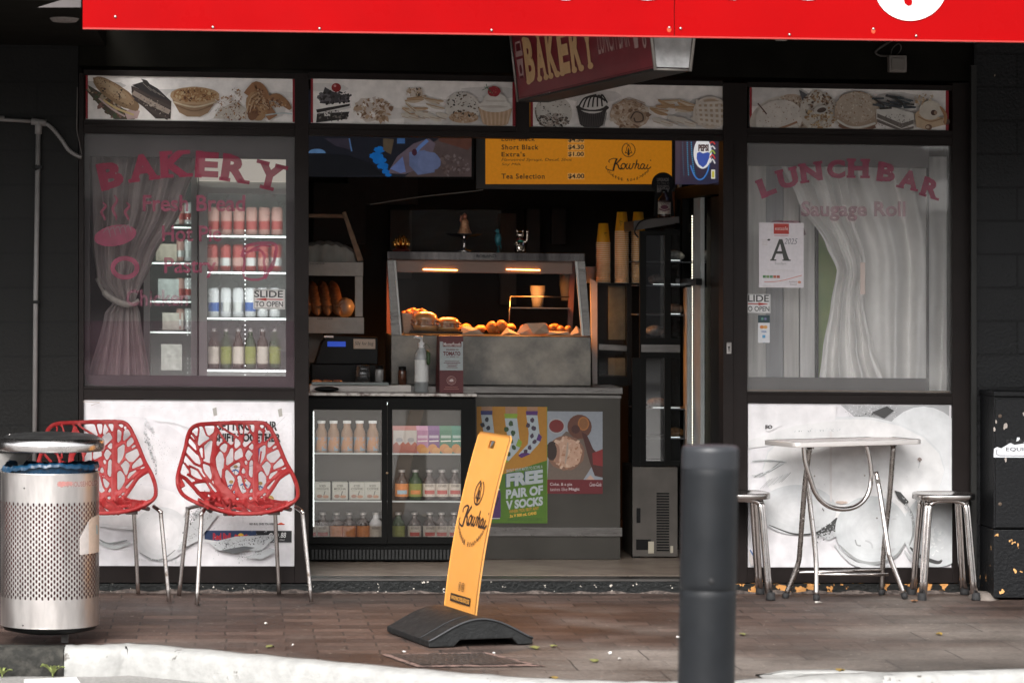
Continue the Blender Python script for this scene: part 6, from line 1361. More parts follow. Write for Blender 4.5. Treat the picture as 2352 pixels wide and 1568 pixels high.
for i in range(6): bottle('dark soft drink bottle on the lowest lit shelf of the bright fridge', 491+i*28, 846, 754, .87, [DRK, GRN][i % 2], [PALEL, YGL][i % 2], CAPG, 'bottles in the bright fridge', .028)
for i, (u, v0, v1, c) in enumerate(((385, 515, 470, (.35, .33, .3)), (380, 600, 560, (.42, .36, .3)), (385, 688, 640, (.40, .42, .42)), (395, 758, 718, (.5, .44, .40)), (392, 850, 790, (.55, .53, .5)))):
    m = MB().mat(mat('pale_carton', c, rough=.5, var=.25, vs=20)); m.pbox(u-22, v1, u+26, v0, .93, 1.05); m.build('carton', None, 'pale carton on the %s shelf of the dimmer fridge' % ['top', 'second', 'third', 'fourth', 'lowest'][i], 'carton', group='cartons in the dimmer fridge')

for v0, nm in ((515, 'top'), (600, 'second'), (688, 'third'), (758, 'fourth')):
    for u in (414, 433): can('drink_can', 'dim pale can right of the carton on the %s shelf of the dimmer fridge' % nm, [CANP, CANW][u == 433], CANR if v0 in (515, 688) else SILV, u, v0, v0-50, .95, 'cans in the dimmer fridge', .021)

# ------------------------------------------------------------------ low two-door drinks fridge
YL = .70
lf = thing('drinks_fridge', 'low black two door drinks fridge just inside the doorway', 'fridge', (P(900, 1290, YL).x, YL+.25, ZF))
fa, fb_ = P(704, 908, YL), P(1093, 1293, YL); zt0 = fa.z
m = MB().mat(FB)
m.box(fa.x, fa.x+.02, YL+.03, YL+.5, ZF+.01, zt0); m.box(fb_.x-.03, fb_.x, YL+.03, YL+.5, ZF+.01, zt0); m.box(fa.x+.02, fb_.x-.03, YL+.03, YL+.5, zt0-.03, zt0-.001)
zg0, zg1 = P(800, 1234, YL).z, P(800, 940, YL).z
m.box(fa.x+.02, fb_.x-.03, YL+.03, YL+.5, ZF+.01, zg0-.01); m.build('cabinet', lf)
m = MB().mat(mat('fridge_inner_wall', (.34, .32, .30), rough=.3, var=.6, vs=9, bump=.4, bs=18)); m.box(fa.x+.021, fb_.x-.031, YL+.44, YL+.45, zg0-.01, zt0-.031); m.box(fa.x+.0205, fa.x+.03, YL+.05, YL+.44, zg0-.01, zt0-.031); m.box(fb_.x-.04, fb_.x-.0305, YL+.05, YL+.44, zg0-.01, zt0-.031); m.build('inner_lining', lf)
m = MB().mat(mat('steel_worktop_edge', (.5, .47, .44), rough=.3, metal=1, col2=(.14, .11, .10), thr=.58, width=.08, vs=24)); m.box(fa.x-.01, fb_.x+.004, YL-.012, YL+.52, zt0, zt0+.016); m.build('worktop', lf, bevel=.002)
for k, (u0, u1) in enumerate(((708, 890), (890, 1093))):
    gu0, gu1 = ((719, 877), (901, 1059))[k]; yy = YL+.004*k
    m = MB().mat(FB); m.pbox(u0+(.5 if k else 0), 915, gu0, 1248, yy, yy+.024); m.pbox(gu1, 915, u1-.5, 1248, yy, yy+.024); m.pbox(gu0, 915, gu1, 941, yy+.001, yy+.023); m.pbox(gu0, 1232.5, gu1, 1248, yy+.001, yy+.023); D = m.build('sliding_door', lf)
    g = MB().mat(glassmat('drinks_glass', tint=(.82, .80, .78), refl=.12, haze=.045, hcol=(.5, .47, .44))); a, b = P(gu0, 941, yy+.01), P(gu1, 1232.5, yy+.01); g.add([(a.x, yy+.01, b.z), (b.x, yy+.01, b.z), (b.x, yy+.01, a.z), (a.x, yy+.01, a.z)], [(0, 1, 2, 3)]); g.build('door_glass', D)
m = MB().mat(mat('brass_lock', (.5, .35, .22), rough=.3, metal=1), True); c = P(889, 1086, YL-.003); m.ball(c, (.007, .006, .007), 10, 6); m.build('lock', lf)
m = MB().mat(mat('vent_black', (.014, .014, .014), rough=.5))
for k in range(44): u = 716+k*8.4; m.pbox(u, 1262, u+5, 1284, YL+.022, YL+.0295)
m.build('vent_grille', lf)
SH = []
for v in (1039.5, 1148.5):
    z = P(880, v, YL+.09).z; m = MB().mat(mat('shelf_lip', (.45, .48, .48), rough=.3, emit=.03)); m.box(fa.x+.031, fb_.x-.041, YL+.07, YL+.074, z-.007, z); m.mat(GLASS); m.box(fa.x+.031, fb_.x-.041, YL+.0745, YL+.43, z-.006, z-.001); m.build('shelf', lf)
m = MB().mat(LEDM); m.box(fa.x+.04, fb_.x-.05, YL+.05, YL+.062, zt0-.045, zt0-.032)
for x in (fa.x+.034, fb_.x-.048): m.box(x, x+.004, YL+.055, YL+.06, zg0+.05, zt0-.08)
m.build('led_strip', lf)
for en, sy_, yy_, zz_, rr_ in ((.45, .2, .2, zt0-.045, 0), (.42, .5, .045, .55, 90)):
    l = bpy.data.lights.new('fridge_led', 'AREA'); l.shape = 'RECTANGLE'; l.size = .72; l.size_y = sy_; l.energy = en; l.color = (1, .96, .9); o = bpy.data.objects.new('fridge_led_light', l); COL.objects.link(o); o.location = S(((fa.x+fb_.x)/2, YL+yy_, zz_)); o.rotation_euler = (radians(rr_), 0, 0)
YI = YL+.13
JUICE = mat('cloudy_juice', (.34, .22, .15), rough=.3, var=.15); JLB = mat('juice_label', (.46, .24, .13), rough=.5, col2=(.22, .32, .40), thr=.52, width=.04, vs=26)
for u in (738, 766, 797, 826, 856): bottle('juice bottle with white cap on the top left shelf of the low fridge', u, 1040, 966, YI, JUICE, JLB, CAPW, 'juice bottles in the low fridge', r=.029, neck=.6, lh=(.08, .5))
def carton(lab, u, vb, vt, Y, w_, base, draw, group, name='drink_carton', gable=True):
    b = P(u, vb, Y); h = P(u, vt, Y).z-b.z; t = thing(name, lab, 'carton', b, group=group); x0, x1 = b.x-w_/2, b.x+w_/2
    m = MB().mat(mat('carton_board', base, rough=.45, var=.1, vs=20)); hh = h*.84 if gable else h; m.box(x0, x1, Y, Y+w_, b.z, b.z+hh)
    if gable: m.prism([(x0, Y, b.z+hh), (x0, Y+w_, b.z+hh), (x0, Y+w_/2, b.z+h)], (w_, 0, 0))
    m.build('body', t)
    def fn(s_, q, l): return Vector((lerp(x0, x1, s_), Y-l, b.z+hh*(1-q)))
    p = Pic(fn); draw(p); p.build('printed_front', t); return t
PKC, PUC, GRC = (.36, .16, .15), (.16, .07, .19), (.06, .17, .10)
def d_choc(p): p.rect(.02, 0, .98, .98, (.48, .45, .43)); p.poly([(.02, .98), (.02, .62), (.3, .5), (.5, .66), (.8, .5), (.98, .6), (.98, .98)], (.38, .12, .09));  p.ell(.5, .42, .28, .1, (.3, .3, .32))
def d_or(c):
    def f(p): p.rect(.02, 0, .98, .98, c); p.ell(.4, .8, .4, .2, (.55, .24, .08)); p.ell(.7, .9, .35, .16, (.6, .3, .1)); p.rect(.1, .22, .9, .34, mix(c, (.8, .8, .8), .4)); p.stroke([(.1, .48), (.9, .46)], .05, (.7, .65, .6))
    return f
for u, w_, c, f, lb in ((917, .062, PKC, d_choc, 'pink and white milk carton on the top right shelf of the low fridge'), (944, .062, PKC, d_choc, 'pink and white milk carton on the top right shelf of the low fridge'), (970.5, .060, (.45, .25, .36), d_or((.42, .22, .34)), 'pink and orange juice carton on the top right shelf of the low fridge'), (996.5, .058, PUC, d_or(PUC), 'purple and orange juice carton on the top right shelf of the low fridge'), (1024, .062, GRC, d_or(GRC), 'lighter green juice carton, fifth on the top right shelf of the low fridge'), (1050, .055, (.05, .2, .14), d_or((.05, .2, .14)), 'dark green juice carton behind the door frame, top right shelf of the low fridge')):
    carton(lb, u, 1040, 978, YI, w_, c, f, 'juice and milk cartons in the low fridge')
def d_iced(word):
    def f(p): p.rect(0.02, .02, .98, .98, (.40, .40, .36)); p.text('ICED', .3, .14, .7, .27, (.06, .05, .04), bold=.02); p.text(word, .12, .31, .88, .44, (.06, .05, .04), bold=.02); p.stroke([(.1, .52), (.9, .54)], .02, (.3, .28, .22)); p.ell(.3, .8, .18, .1, (.3, .15, .1)); p.ell(.7, .82, .2, .09, (.4, .2, .12)); p.stroke([(.66, .5), (.58, .74)], .05, (.06, .05, .04))
    return f
for u, wd in ((741, 'CHOCOLATE'), (781, 'MOCHA'), (820, 'COFFEE'), (856, 'COFFEE')): carton('iced drink carton printed %s, %s in the row in the low fridge' % (wd.lower(), {741: 'first', 781: 'second', 820: 'third', 856: 'last'}[u]), u, 1147, 1107, YI-.02, .076, (.5, .5, .46), d_iced(wd), 'iced coffee cartons in the low fridge', gable=False)
m = MB().mat(mat('brown_tray_box', (.20, .09, .05), rough=.6, var=.3, vs=20))
for i, (u0, v0, u1, v1) in enumerate(((721, 1078, 790, 1104), (724, 1060, 786, 1077), (792, 1088, 822, 1104))):
    m = MB().mat(mat('brown_tray_box', (.20, .10, .06), rough=.6, var=.3, vs=20)); m.pbox(u0, v0, u1, v1, YI+.10, YI+.2); m.mat(CAPW, True)
    for q in (u0+6, (u0+u1)/2+8): m.ball(P(q, v0+9, YI+.098), .004, 8, 5)
    m.build('tray_box', None, ['brown tray box, lower one behind the iced chocolate carton', 'brown tray box, upper one on the stack in the low fridge', 'small brown tray box behind the third iced carton'][i], 'box', group='brown tray boxes in the low fridge')
for i, (u, k) in enumerate(((923, 3), (954, 4), (986, 1), (1015, 1), (1045, 2))):
    bottle(['', 'stubby brown bottle with pale label on the middle right shelf of the low fridge', 'stubby brown bottle cut off by the fridge door frame, middle right shelf', 'stubby brown bottle with orange and blue label in the low fridge', 'stubby green bottle with yellow label, middle right shelf of low fridge'][k], u, 1147.5, 1078, YI, GRN if k == 4 else AMB, {3: ORL, 4: YGL}.get(k, PALEL), CAPG, 'stubby bottles in the low fridge', r=.034, lab2=BLUEL if k == 3 else REDL if k != 4 else ORL)
for i, (u, k, lb) in enumerate(((714, 1, 'bottle cut off at the left edge, bottom left shelf of the low fridge'), (741, 1, 'stubby bottle with pale label, bottom left shelf of the low fridge'), (773, 3, 'amber bottle with orange label on the bottom left shelf of the low fridge'), (802, 3, 'amber bottle with orange label on the bottom left shelf of the low fridge'), (834, 3, 'amber bottle with orange label on the bottom left shelf of the low fridge'), (863, 5, 'clear bottle at the right end of the bottom left shelf of the low fridge'), (915, 4, 'green bottle with yellow green label, bottom right shelf of the low fridge'), (952, 1, 'stubby pale labelled bottle standing alone, bottom right shelf of the low fridge'), (987, 1, 'stubby bottle left of the touching pair, bottom right shelf of the low fridge'), (1014, 1, 'stubby bottle right of the touching pair, bottom right shelf of the low fridge'), (1043, 1, 'last bottle on the bottom right shelf, behind the yellow sign'))):
    bottle(lb, u, 1243, 1176, YI, GRN if k == 4 else CANW if k == 5 else AMB, {3: ORL, 4: YGL}.get(k, PALEL), CAPG, 'bottles on the bottom shelf of the low fridge', r=.033, lab2=REDL if k == 1 else None)

for u in (752, 781, 812, 842): bottle('juice bottle in the second row behind, top left shelf of the low fridge', u, 1038, 968, YI+.10, JUICE, JLB, CAPW, 'juice bottles in the low fridge', r=.029, neck=.6, lh=(.08, .5))
for u in (938, 970, 1000, 1030): bottle('stubby bottle in the second row behind, middle right shelf of the low fridge', u, 1145, 1080, YI+.10, AMB, ORL, CAPG, 'stubby bottles in the low fridge')
for u in (728, 757, 788, 818, 848, 932, 968, 1000, 1030): bottle('bottle in the second row behind, bottom shelf of the low fridge', u, 1240, 1176, YI+.10, AMB, PALEL, CAPG, 'bottles on the bottom shelf of the low fridge', r=.029)

# things on top of the low fridge
zt2 = zt0+.016
YB2 = YL+.10
def zfit(u, Y): return P(u, 900, Y).x
sz_ = thing('sanitizer_bottle', 'clear pump bottle with white label on the low fridge, left of the sauce box', 'bottle', (P(968, 899, YB2).x, YB2, zt2))
cx = P(968, 899, YB2).x; r = .035
def hz_(v): return P(968, v, YB2).z
CLR = mat('clear_plastic_gel', (.50, .52, .52), rough=.15, alpha=.6, coat=.4)
m = MB().mat(CLR, True); m.lathe([(.001, zt2+.001), (r, zt2+.002), (r, hz_(822)), (r*.9, hz_(812)), (r*.4, hz_(798)), (r*.36, hz_(795))], (cx, YB2, 0), 24); m.build('bottle_body', sz_)
m = MB().mat(mat('sanitizer_label', (.62, .62, .6), rough=.4, var=.06, vs=60), True); m.lathe([(r*1.012, hz_(876)), (r*1.012, hz_(826))], (cx, YB2, 0), 18, a0=-pi*.93, a1=-pi*.1); m.build('label', sz_)
m = MB().mat(CAPW, True); m.lathe([(r*.42, hz_(799)), (r*.42, hz_(787)), (r*.2, hz_(785)), (.006, hz_(784)), (.006, hz_(776)), (.001, hz_(776))], (cx, YB2, 0), 18); m.tube([(cx+.004, YB2, hz_(776)), (cx-.03, YB2-.01, hz_(773)), (cx-.038, YB2-.01, hz_(776))], [.009, .006, .004], 8); m.build('pump', sz_)
m = MB().mat(mat('green_tag', (.03, .06, .02), rough=.5), True); m.tube([P(981, 805, YB2-.04), P(984, 812, YB2-.045), P(984, 832, YB2-.045), P(983, 838, YB2-.045)], [.005, .010, .010, .006], 8); m.tube(catmull([P(972, 795, YB2-.03), P(980, 790, YB2-.05), P(988, 800, YB2-.045)], 4), .0015, 5); m.build('hanging_tag', sz_)
YS_ = YL+.06; sa, sb = P(1004, 771, YS_), P(1064, 901, YS_)
sx = thing('sauce_box', 'tall maroon and white tomato sauce box on the low fridge', 'box', ((sa.x+sb.x)/2, YS_+.05, zt2))
m = MB().mat(mat('maroon_carton', (.085, .012, .014), rough=.5, var=.1)); m.box(sa.x+.012, sb.x, YS_, YS_+.12, zt2+.001, sa.z); m.add([(sa.x+.012, YS_, zt2+.001), (sa.x, YS_+.12, zt2+.001), (sa.x+.006, YS_+.12, sa.z), (sa.x+.012, YS_, sa.z)], [(0, 1, 2, 3)]); m.build('carton', sx)
fS = lambda s_, q, l: Vector((sa.x+.012+(sb.x-sa.x-.012)*s_/100, YS_-l, sa.z+(zt2-sa.z)*q/220)); p = Pic(fS)
MRN = (.10, .014, .016)
p.rect(1, 22, 99, 133, (.30, .33, .33)); p.rect(14, 22, 92, 42, MRN); p.text('MasterFoods', 17, 25, 89, 39, (.55, .5, .48), bold=.01); p.text('squeeze-on', 28, 50, 80, 58, MRN, bold=.02); p.text('TOMATO', 15, 60, 88, 76, MRN, bold=.04); p.text('SAUCE', 44, 78, 66, 83, MRN, bold=.02); p.stroke([(28, 80.5), (40, 80.5)], 1.2, MRN); p.stroke([(70, 80.5), (82, 80.5)], 1.2, MRN)
for k, (a_, b_) in enumerate(((22, 84), (18, 88), (30, 76), (34, 72), (30, 76))): p.stroke([(a_, 98+k*6), (b_, 98+k*6)], 2.2, MRN)
p.ell(50, 172, 20, 17, (.35, .22, .2)); p.ell(50, 172, 18.4, 15.4, MRN); p.ell(50, 172, 14, 11.6, (.35, .22, .2)); p.ell(50, 172, 12.8, 10.6, MRN); p.poly([(41, 172), (46, 167), (52, 166), (58, 168), (59, 175), (53, 177), (44, 177)], (.5, .4, .38)); p.stroke([(10, 140), (50, 134), (92, 142)], 1.5, (.03, .005, .005), sm=4); p.stroke([(24, 198), (76, 198)], 2, (.3, .12, .1)); p.stroke([(18, 205), (82, 205)], 2, (.3, .12, .1))
p.build('printed_front', sx)

# ------------------------------------------------------------------ steel counter
YCn = .88
ctr = thing('steel_counter', 'stainless steel serving counter with two posters stuck on its front', 'counter', (P(1260, 1285, YCn).x, YCn+.35, ZF))
ca, cb_ = P(1094, 889, YCn), P(1431, 1288, YCn)
m = MB().mat(STEEL_DULL); m.box(P(704, 900, YCn).x, cb_.x-.012, YCn+.02, YCn+.75, ZF+.002, P(1260, 906, YCn).z); m.build('front_panel', ctr)
m = MB().mat(STEEL); m.box(P(706, 900, YCn).x, cb_.x, YCn, YCn+.8, P(1260, 904, YCn).z, P(1260, 888, YCn).z); m.build('worktop', ctr, bevel=.003)
m = MB().mat(STEEL); m.pbox(1094, 906, 1427, 914, YCn+.012, YCn+.0195); m.build('rail', ctr); m = MB().mat(STEEL); m.pbox(1094, 1210, 1429, 1231, YCn+.004, YCn+.0195); m.pbox(1094, 1216, 1429, 1218, YCn+.001, YCn+.0035); m.build('rail', ctr)
zc = P(1260, 888, YCn).z
def socks(p):
    OR = (.36, .165, .018); GR = (.055, .125, .006)
    p.rect(1095, 933, 1256, 1076, OR); p.poly([(1095, 1201), (1095, 1108), (1256, 1056), (1256, 1201)], GR)
    def sock(x, y, sc, ank, heel, spot, flip=1):
        f = lambda a, b: (x+a*sc*flip, y+b*sc)
        p.poly([f(-14, -60), f(14, -60), f(13, -30), f(-12, -30)], (.30, .17, .10)); p.poly([f(-15, -34), f(14, -34), f(13, -24), f(-14, -24)], ank)
        p.poly([f(-14, -24), f(13, -24), f(18, 20), f(22, 36), f(14, 48), f(-8, 72), f(-28, 78), f(-32, 70), f(-10, 46), f(-8, 20)], (.34, .38, .40)); p.poly([f(16, 20), f(24, 28), f(20, 40), f(10, 36)], heel); p.poly([f(-14, 66), f(-4, 70), f(-26, 80), f(-34, 74), f(-26, 68)], heel)
        for a, b in ((0, -12), (4, 8), (0, 26), (6, 40), (-6, 54), (-10, 0), (-16, 64)): p.ell(*f(a, b), 5*sc, 6*sc, spot, wob=.25, n=10)
    sock(1118, 975, .95, (.03, .03, .12), (.2, .3, .03), (.02, .02, .03)); sock(1174, 985, 1.05, (.2, .3, .03), (.2, .3, .03), (.03, .06, .02)); sock(1222, 975, .95, (.07, .02, .12), (.07, .02, .12), (.05, .03, .05))
    p.poly([(1150, 1076), (1256, 1046), (1256, 1056), (1150, 1090)], OR); p.poly([(1095, 1201), (1095, 1108), (1256, 1056), (1256, 1201)], GR)
    sk = lambda u, v: (u, v-(u-1160)*.13)
    Wc = (.34, .37, .38)
    p.text('SHOUT YOUR MATES TO SCORE A', 1163, 1078, 1246, 1085, Wc, fn=sk, bold=.01)
    for dx, c in ((-2, (.02, .05, .10)), (0, Wc)): p.text('FREE', 1163+dx, 1088+dx*.4, 1247+dx, 1119+dx*.4, c, fn=sk, bold=.06)
    p.text('PAIR OF', 1162, 1124, 1247, 1146, Wc, fn=sk, bold=.05); p.text('V SOCKS', 1162, 1150, 1247, 1171, Wc, fn=sk, bold=.05)
    p.text('WHEN YOU BUY ANY', 1169, 1172, 1238, 1180, (.36, .19, .02), fn=sk, bold=.03); p.text('3x V 500 mL CANS', 1171, 1183, 1232, 1190, (.62, .34, .04), fn=sk, bold=.03)
    for k in range(3): p.stroke([(1166, 1190+k*2.4), (1245, 1190+k*2.4)], .8, (.03, .06, .01))
    p.poly([(1128, 1125), (1146, 1121), (1150, 1132), (1150, 1186), (1144, 1192), (1126, 1192)], (.06, .02, .09)); p.stroke([(1134, 1143), (1139, 1160), (1145, 1142)], 4, (.015, .015, .02)); p.rect(1128, 1122, 1148, 1125, (.4, .4, .4)); p.rect(1128, 1189, 1148, 1191, (.4, .4, .4))
poster('poster', 'orange and green free socks poster with striped ankle socks, on the steel counter', 1095, 933, 1257, 1201, YCn+.0185, (.12, .25, .015), socks)
def pie(p):
    p.rect(1257, 944, 1384, 1101, (.26, .28, .31)); p.ell(1278, 978, 20, 18, (.34, .33, .33)); p.ell(1278, 978, 17, 15, (.16, .02, .018))
    p.poly([(1257, 1101), (1262, 1030), (1300, 990), (1345, 1000), (1366, 1060), (1340, 1101)], (.13, .095, .075)); p.ell(1299, 1040, 43, 40, (.2, .10, .065), wob=.03, n=30); p.ell(1303, 1040, 34, 33, (.48, .30, .21), wob=.05, n=30)
    p.specks(1300, 1040, 38, 36, 90, 4, [(.34, .17, .1), (.55, .38, .28), (.44, .26, .18)]); p.stroke([(1304, 1015), (1302, 1040), (1298, 1065)], 5, (.34, .27, .22), sm=4, taper=True); p.ell(1268, 1035, 14, 22, (.035, .018, .014)); p.ell(1278, 1040, 8, 22, (.30, .16, .11), wob=.1); p.ell(1267, 1036, 12, 21, (.03, .016, .012))
    p.ell(1331, 979, 28, 28, (.11, .04, .025)); p.ell(1340, 972, 13, 16, (.34, .13, .035)); p.ell(1340, 972, 10, 13, (.22, .09, .03)); p.ell(1322, 985, 10, 10, (.06, .02, .015))
    p.poly([(1335, 990), (1348, 998), (1362, 1030), (1384, 1052), (1384, 1096), (1366, 1092), (1354, 1060), (1346, 1030)], (.06, .018, .014)); p.poly([(1360, 1040), (1384, 1030), (1384, 1070), (1362, 1066)], (.20, .02, .02)); p.poly([(1345, 1101), (1356, 1090), (1366, 1101)], (.45, .3, .24))
    p.rect(1257, 1101, 1384, 1134, (.11, .008, .012)); Wc = (.4, .33, .33)
    p.text('Coke. & a pie', 1263, 1108, 1314, 1117, Wc, bold=.02); p.text('tastes like', 1263, 1119, 1303, 1127, Wc); p.text('Magic', 1306, 1119, 1331, 1128, Wc, bold=.03)
    p.text('Coca-Cola', 1354, 1107, 1381, 1116, Wc, italic=.3, bold=.01); p.stroke([(1355, 1116), (1366, 1113), (1381, 1115)], 1, Wc, sm=3)
poster('poster', 'pie and cola bottle poster with dark red footer, on the steel counter', 1257, 944, 1384, 1133.5, YCn+.0178, (.2, .014, .022), pie)

# ------------------------------------------------------------------ heated food cabinet
YH = 1.0
hc = thing('food_warmer', 'steel and glass heated food cabinet with glowing lamps on the counter', 'food warmer', (P(1125, 885, YH).x, YH+.3, zc))
za, zb_, zcp = P(1125, 771, YH).z, P(1125, 886, YH).z, P(1125, 579, YH).z
hx0, hx1 = P(898, 820, YH).x, P(1358, 820, YH).x; tx0, tx1 = P(889, 590, YH).x, P(1344, 590, YH).x
m = MB().mat(STEEL_WORN); m.box(hx0, hx1, YH, YH+.55, zc+.001, za); m.build('steel_base', hc, bevel=.004)
zt3 = P(1125, 598, YH).z
m = MB().mat(mat('mirror_steel', (.42, .39, .38), rough=.14, metal=1, col2=(.10, .09, .09), thr=.5, width=.1, vs=4, stretch=(1.5, .2, .2))); m.box(tx0, tx1, YH, YH+.55, zt3, zcp); m.build('top_cap', hc, bevel=.003); p = Pic(plane(YH-.001)); p.text('ROBAND', 1094, 584, 1140, 592, (.03, .03, .03), bold=.03); p.build('maker_lettering', hc)
m = MB().mat(mat('warmer_soffit', (.20, .12, .095), rough=.4, metal=.3)); a, b = P(930, 603, YH+.05), P(1320, 629, YH+.05); m.box(tx0+.05, tx1-.06, YH+.05, YH+.46, b.z, zt3-.002); m.build('lamp_housing', hc)
HEAT = mat('heat_lamp_glow', (1, .45, .1), emit=12, ecol=(1.0, .36, .07))
for u0, u1 in ((972, 1050), (1163, 1240)):
    m = MB().mat(HEAT, True); m.tube([P(u0, 618.5, YH+.045), P(u1, 620.5, YH+.045)], .0022, 8); m.tube([P(u0, 620, YH+.25)+Vector((0, 0, .0)), P(u1, 620, YH+.25)], .004, 8); m.build('heat_lamp', hc)
    l = bpy.data.lights.new('heat_lamp', 'AREA'); l.shape = 'RECTANGLE'; l.size = .30; l.size_y = .05; l.energy = 4.8; l.color = (1, .34, .07); o = bpy.data.objects.new('heat_lamp_light', l); COL.objects.link(o); c = P((u0+u1)/2, 634, YH+.25); o.location = S(c)
def post(uT0, uT1, uB0, uB1, v0, v1, Y, m_, d=.03):
    pts = [P(uT0, v0, Y), P(uT1, v0, Y), P(uB1, v1, Y), P(uB0, v1, Y)]; return MB().mat(m_).prism(pts, (0, d, 0))
post(890, 904, 899, 919, 597.5, 771, YH+.002, STEEL, .03).build('post', hc); post(904.5, 909, 919.5, 923, 597.5, 771, YH+.004, mat('pale_post_edge', (.6, .6, .58), rough=.4), .02).build('post_edge', hc)
post(1326, 1343, 1341, 1357, 597.5, 771, YH+.002, STEEL, .03).build('post', hc); post(1321, 1325.5, 1336, 1340.5, 597.5, 771, YH+.004, mat('pale_post_edge', (.6, .6, .58), rough=.4), .02).build('post_edge', hc)
BRN = mat('brown_rear_post', (.12, .045, .03), rough=.4)
post(888, 900, 888, 900, 600, 775, YH+.5, BRN, .02).build('rear_post', hc); post(1310, 1322, 1302, 1314, 600, 775, YH+.5, BRN, .02).build('rear_post', hc)
g = MB().mat(GLASS); g.add([P(909, 600, YH+.012), P(1321, 600, YH+.012), P(1336, 770, YH+.012), P(923, 770, YH+.012)], [(0, 1, 2, 3)]); g.build('front_glass', hc)
m = MB().mat(STEEL); a = P(925, 705, YH+.46)
zs_ = P(1230, 706, YH+.42).z; m.box(P(1170, 706, YH+.4).x, P(1308, 706, YH+.4).x, YH+.34, YH+.5, zs_-.005, zs_); m.tube([P(1172, 681, YH+.34), P(1308, 682, YH+.34)], .004, 6); m.tube([P(1172, 681, YH+.34), P(1168, 765, YH+.34)], .004, 6); m.build('wire_shelf', hc)
KR = mat('kraft_paper', (.55, .40, .30), rough=.7, var=.12, vs=30); WP = mat('white_food_paper', (.55, .38, .28), rough=.6); FRY = mat('fried_crust', (.62, .20, .035), rough=.5, col2=(.34, .09, .02), thr=.5, width=.15, vs=40, bump=.7, bs=60)
PASTRY = mat('baked_pastry', (.62, .24, .06), rough=.45, col2=(.36, .12, .03), thr=.5, width=.15, vs=24, bump=.4, bs=40); FILM = mat('cling_film_burger', (.42, .18, .07), rough=.15, coat=.8, col2=(.14, .05, .02), thr=.5, width=.1, vs=18, bump=.6, bs=26)
YFD = YH+.16
for i, (u0, u1, v0) in enumerate(((924, 946, 719), (934, 962, 714), (951, 981, 715))):
    t = thing('food_cup', ['kraft cup of fried bits at the left end of the food warmer', 'kraft cup of fried bits, middle of three in the food warmer', 'kraft cup of fried bits behind the wrapped burger'][i], 'food cup', P((u0+u1)/2, 770, YFD+.04*i), group='kraft cups of fried bits in the warmer')
    Yq = YFD+.05*(2-i if i else 0); a, b = P(u0, v0, Yq), P(u1, 768, Yq); 
    m = MB().mat(KR); m.prism([(a.x, Yq, a.z), (b.x, Yq, a.z), (b.x-.008, Yq, za+.004), (a.x+.008, Yq, za+.004)], (0, .05, 0)); m.build('cup', t)
    m = MB().mat(FRY, True); 
    for k in range(4): m.ball((lerp(a.x, b.x, .2+.2*k), Yq+.02+.01*(k % 2), a.z+.003*(k % 3)), (.014, .014, .010), 10, 7, .25, k+i*5)
    m.build('fried_bits', t)
def burger(u, w_, vt, lab, k):
    c = P(u, 768, YFD-.02+.02*k); zz = za+.02; h = P(u, vt, YFD).z-zz; t = thing('wrapped_burger', lab, 'burger', (c.x, c.y, zz), group='wrapped burgers in the warmer'); r = w_
    m = MB().mat(mat('bun_bread', (.45, .22, .08), rough=.25, coat=.6, var=.15, vs=12), True); m.lathe([(.001, h*.0), (r*.95, h*.02), (r*1.02, h*.22), (r*.98, h*.3)], (c.x, c.y, zz), 26, sy=.7); m.lathe([(r*.98, h*.56), (r*1.0, h*.62), (r*.86, h*.84), (r*.5, h*.98), (.001, h)], (c.x, c.y, zz), 26, sy=.7); m.build('bun', t)
    m = MB().mat(FILM, True); vsn = lambda a_: 1+.06*sin(a_*9)+.04*sin(a_*17); m.grid(lambda s_, q: (c.x+r*vsn(2*pi*s_)*(1.03+.06*sin(q*9))*cos(2*pi*s_), c.y+.7*r*vsn(2*pi*s_)*1.04*sin(2*pi*s_), zz+h*(.28+.30*q)), 60, 8); m.build('filling', t)
burger(977, .064, 715, 'wrapped burger on a black rack, the taller left one in the food warmer', 0); burger(1029, .060, 728, 'wrapped burger on a black rack, the lower right one in the food warmer', 1)
m = MB().mat(BLACK); a, b = P(943, 764, YFD-.08), P(1062, 770, YFD-.08); m.box(a.x, b.x, YFD-.09, YFD+.1, za+.008, za+.018); m.build('cooling_rack', None, 'low black rack under the two wrapped burgers', 'rack')
def sheet(pts, lab, Y, seed):
    R = random.Random(seed); q = [P(u, v, Y+R.uniform(-.01, .02)) for u, v in pts]; c = sum(q, Vector())/len(q); c.y -= .02; m = MB().mat(WP); n = len(q)
    m.add(q+[c], [(i, (i+1) % n, n) for i in range(n)]); m.add([p_+Vector((0, .0012, 0)) for p_ in q+[c]], [((i+1) % n, i, n) for i in range(n)]); m.build('food_paper', None, lab, 'paper', group='papers under the food in the warmer')
sheet([(1058, 769), (1060, 750), (1078, 749), (1098, 756), (1114, 769)], 'curled paper sheet right of the burgers', YFD-.08, 1)
sheet([(1150, 769), (1164, 752), (1196, 769)], 'small paper corner right of the fried chicken', YFD-.09, 2)
sheet([(1185, 766), (1196, 750), (1206, 743), (1250, 741), (1256, 770), (1190, 770)], 'tall crumpled paper in the middle of the food warmer', YFD-.06, 3)
sheet([(1210, 742), (1254, 742), (1262, 766), (1225, 768)], 'second crumpled paper leaning on the tall one', YFD-.1, 4)
sheet([(1255, 770), (1256, 760), (1305, 761), (1312, 771)], 'low paper strip in front of the pastries', YFD-.1, 5)
sheet([(1306, 771), (1324, 748), (1342, 764), (1342, 771)], 'paper triangle at the right end of the food warmer', YFD-.1, 6)
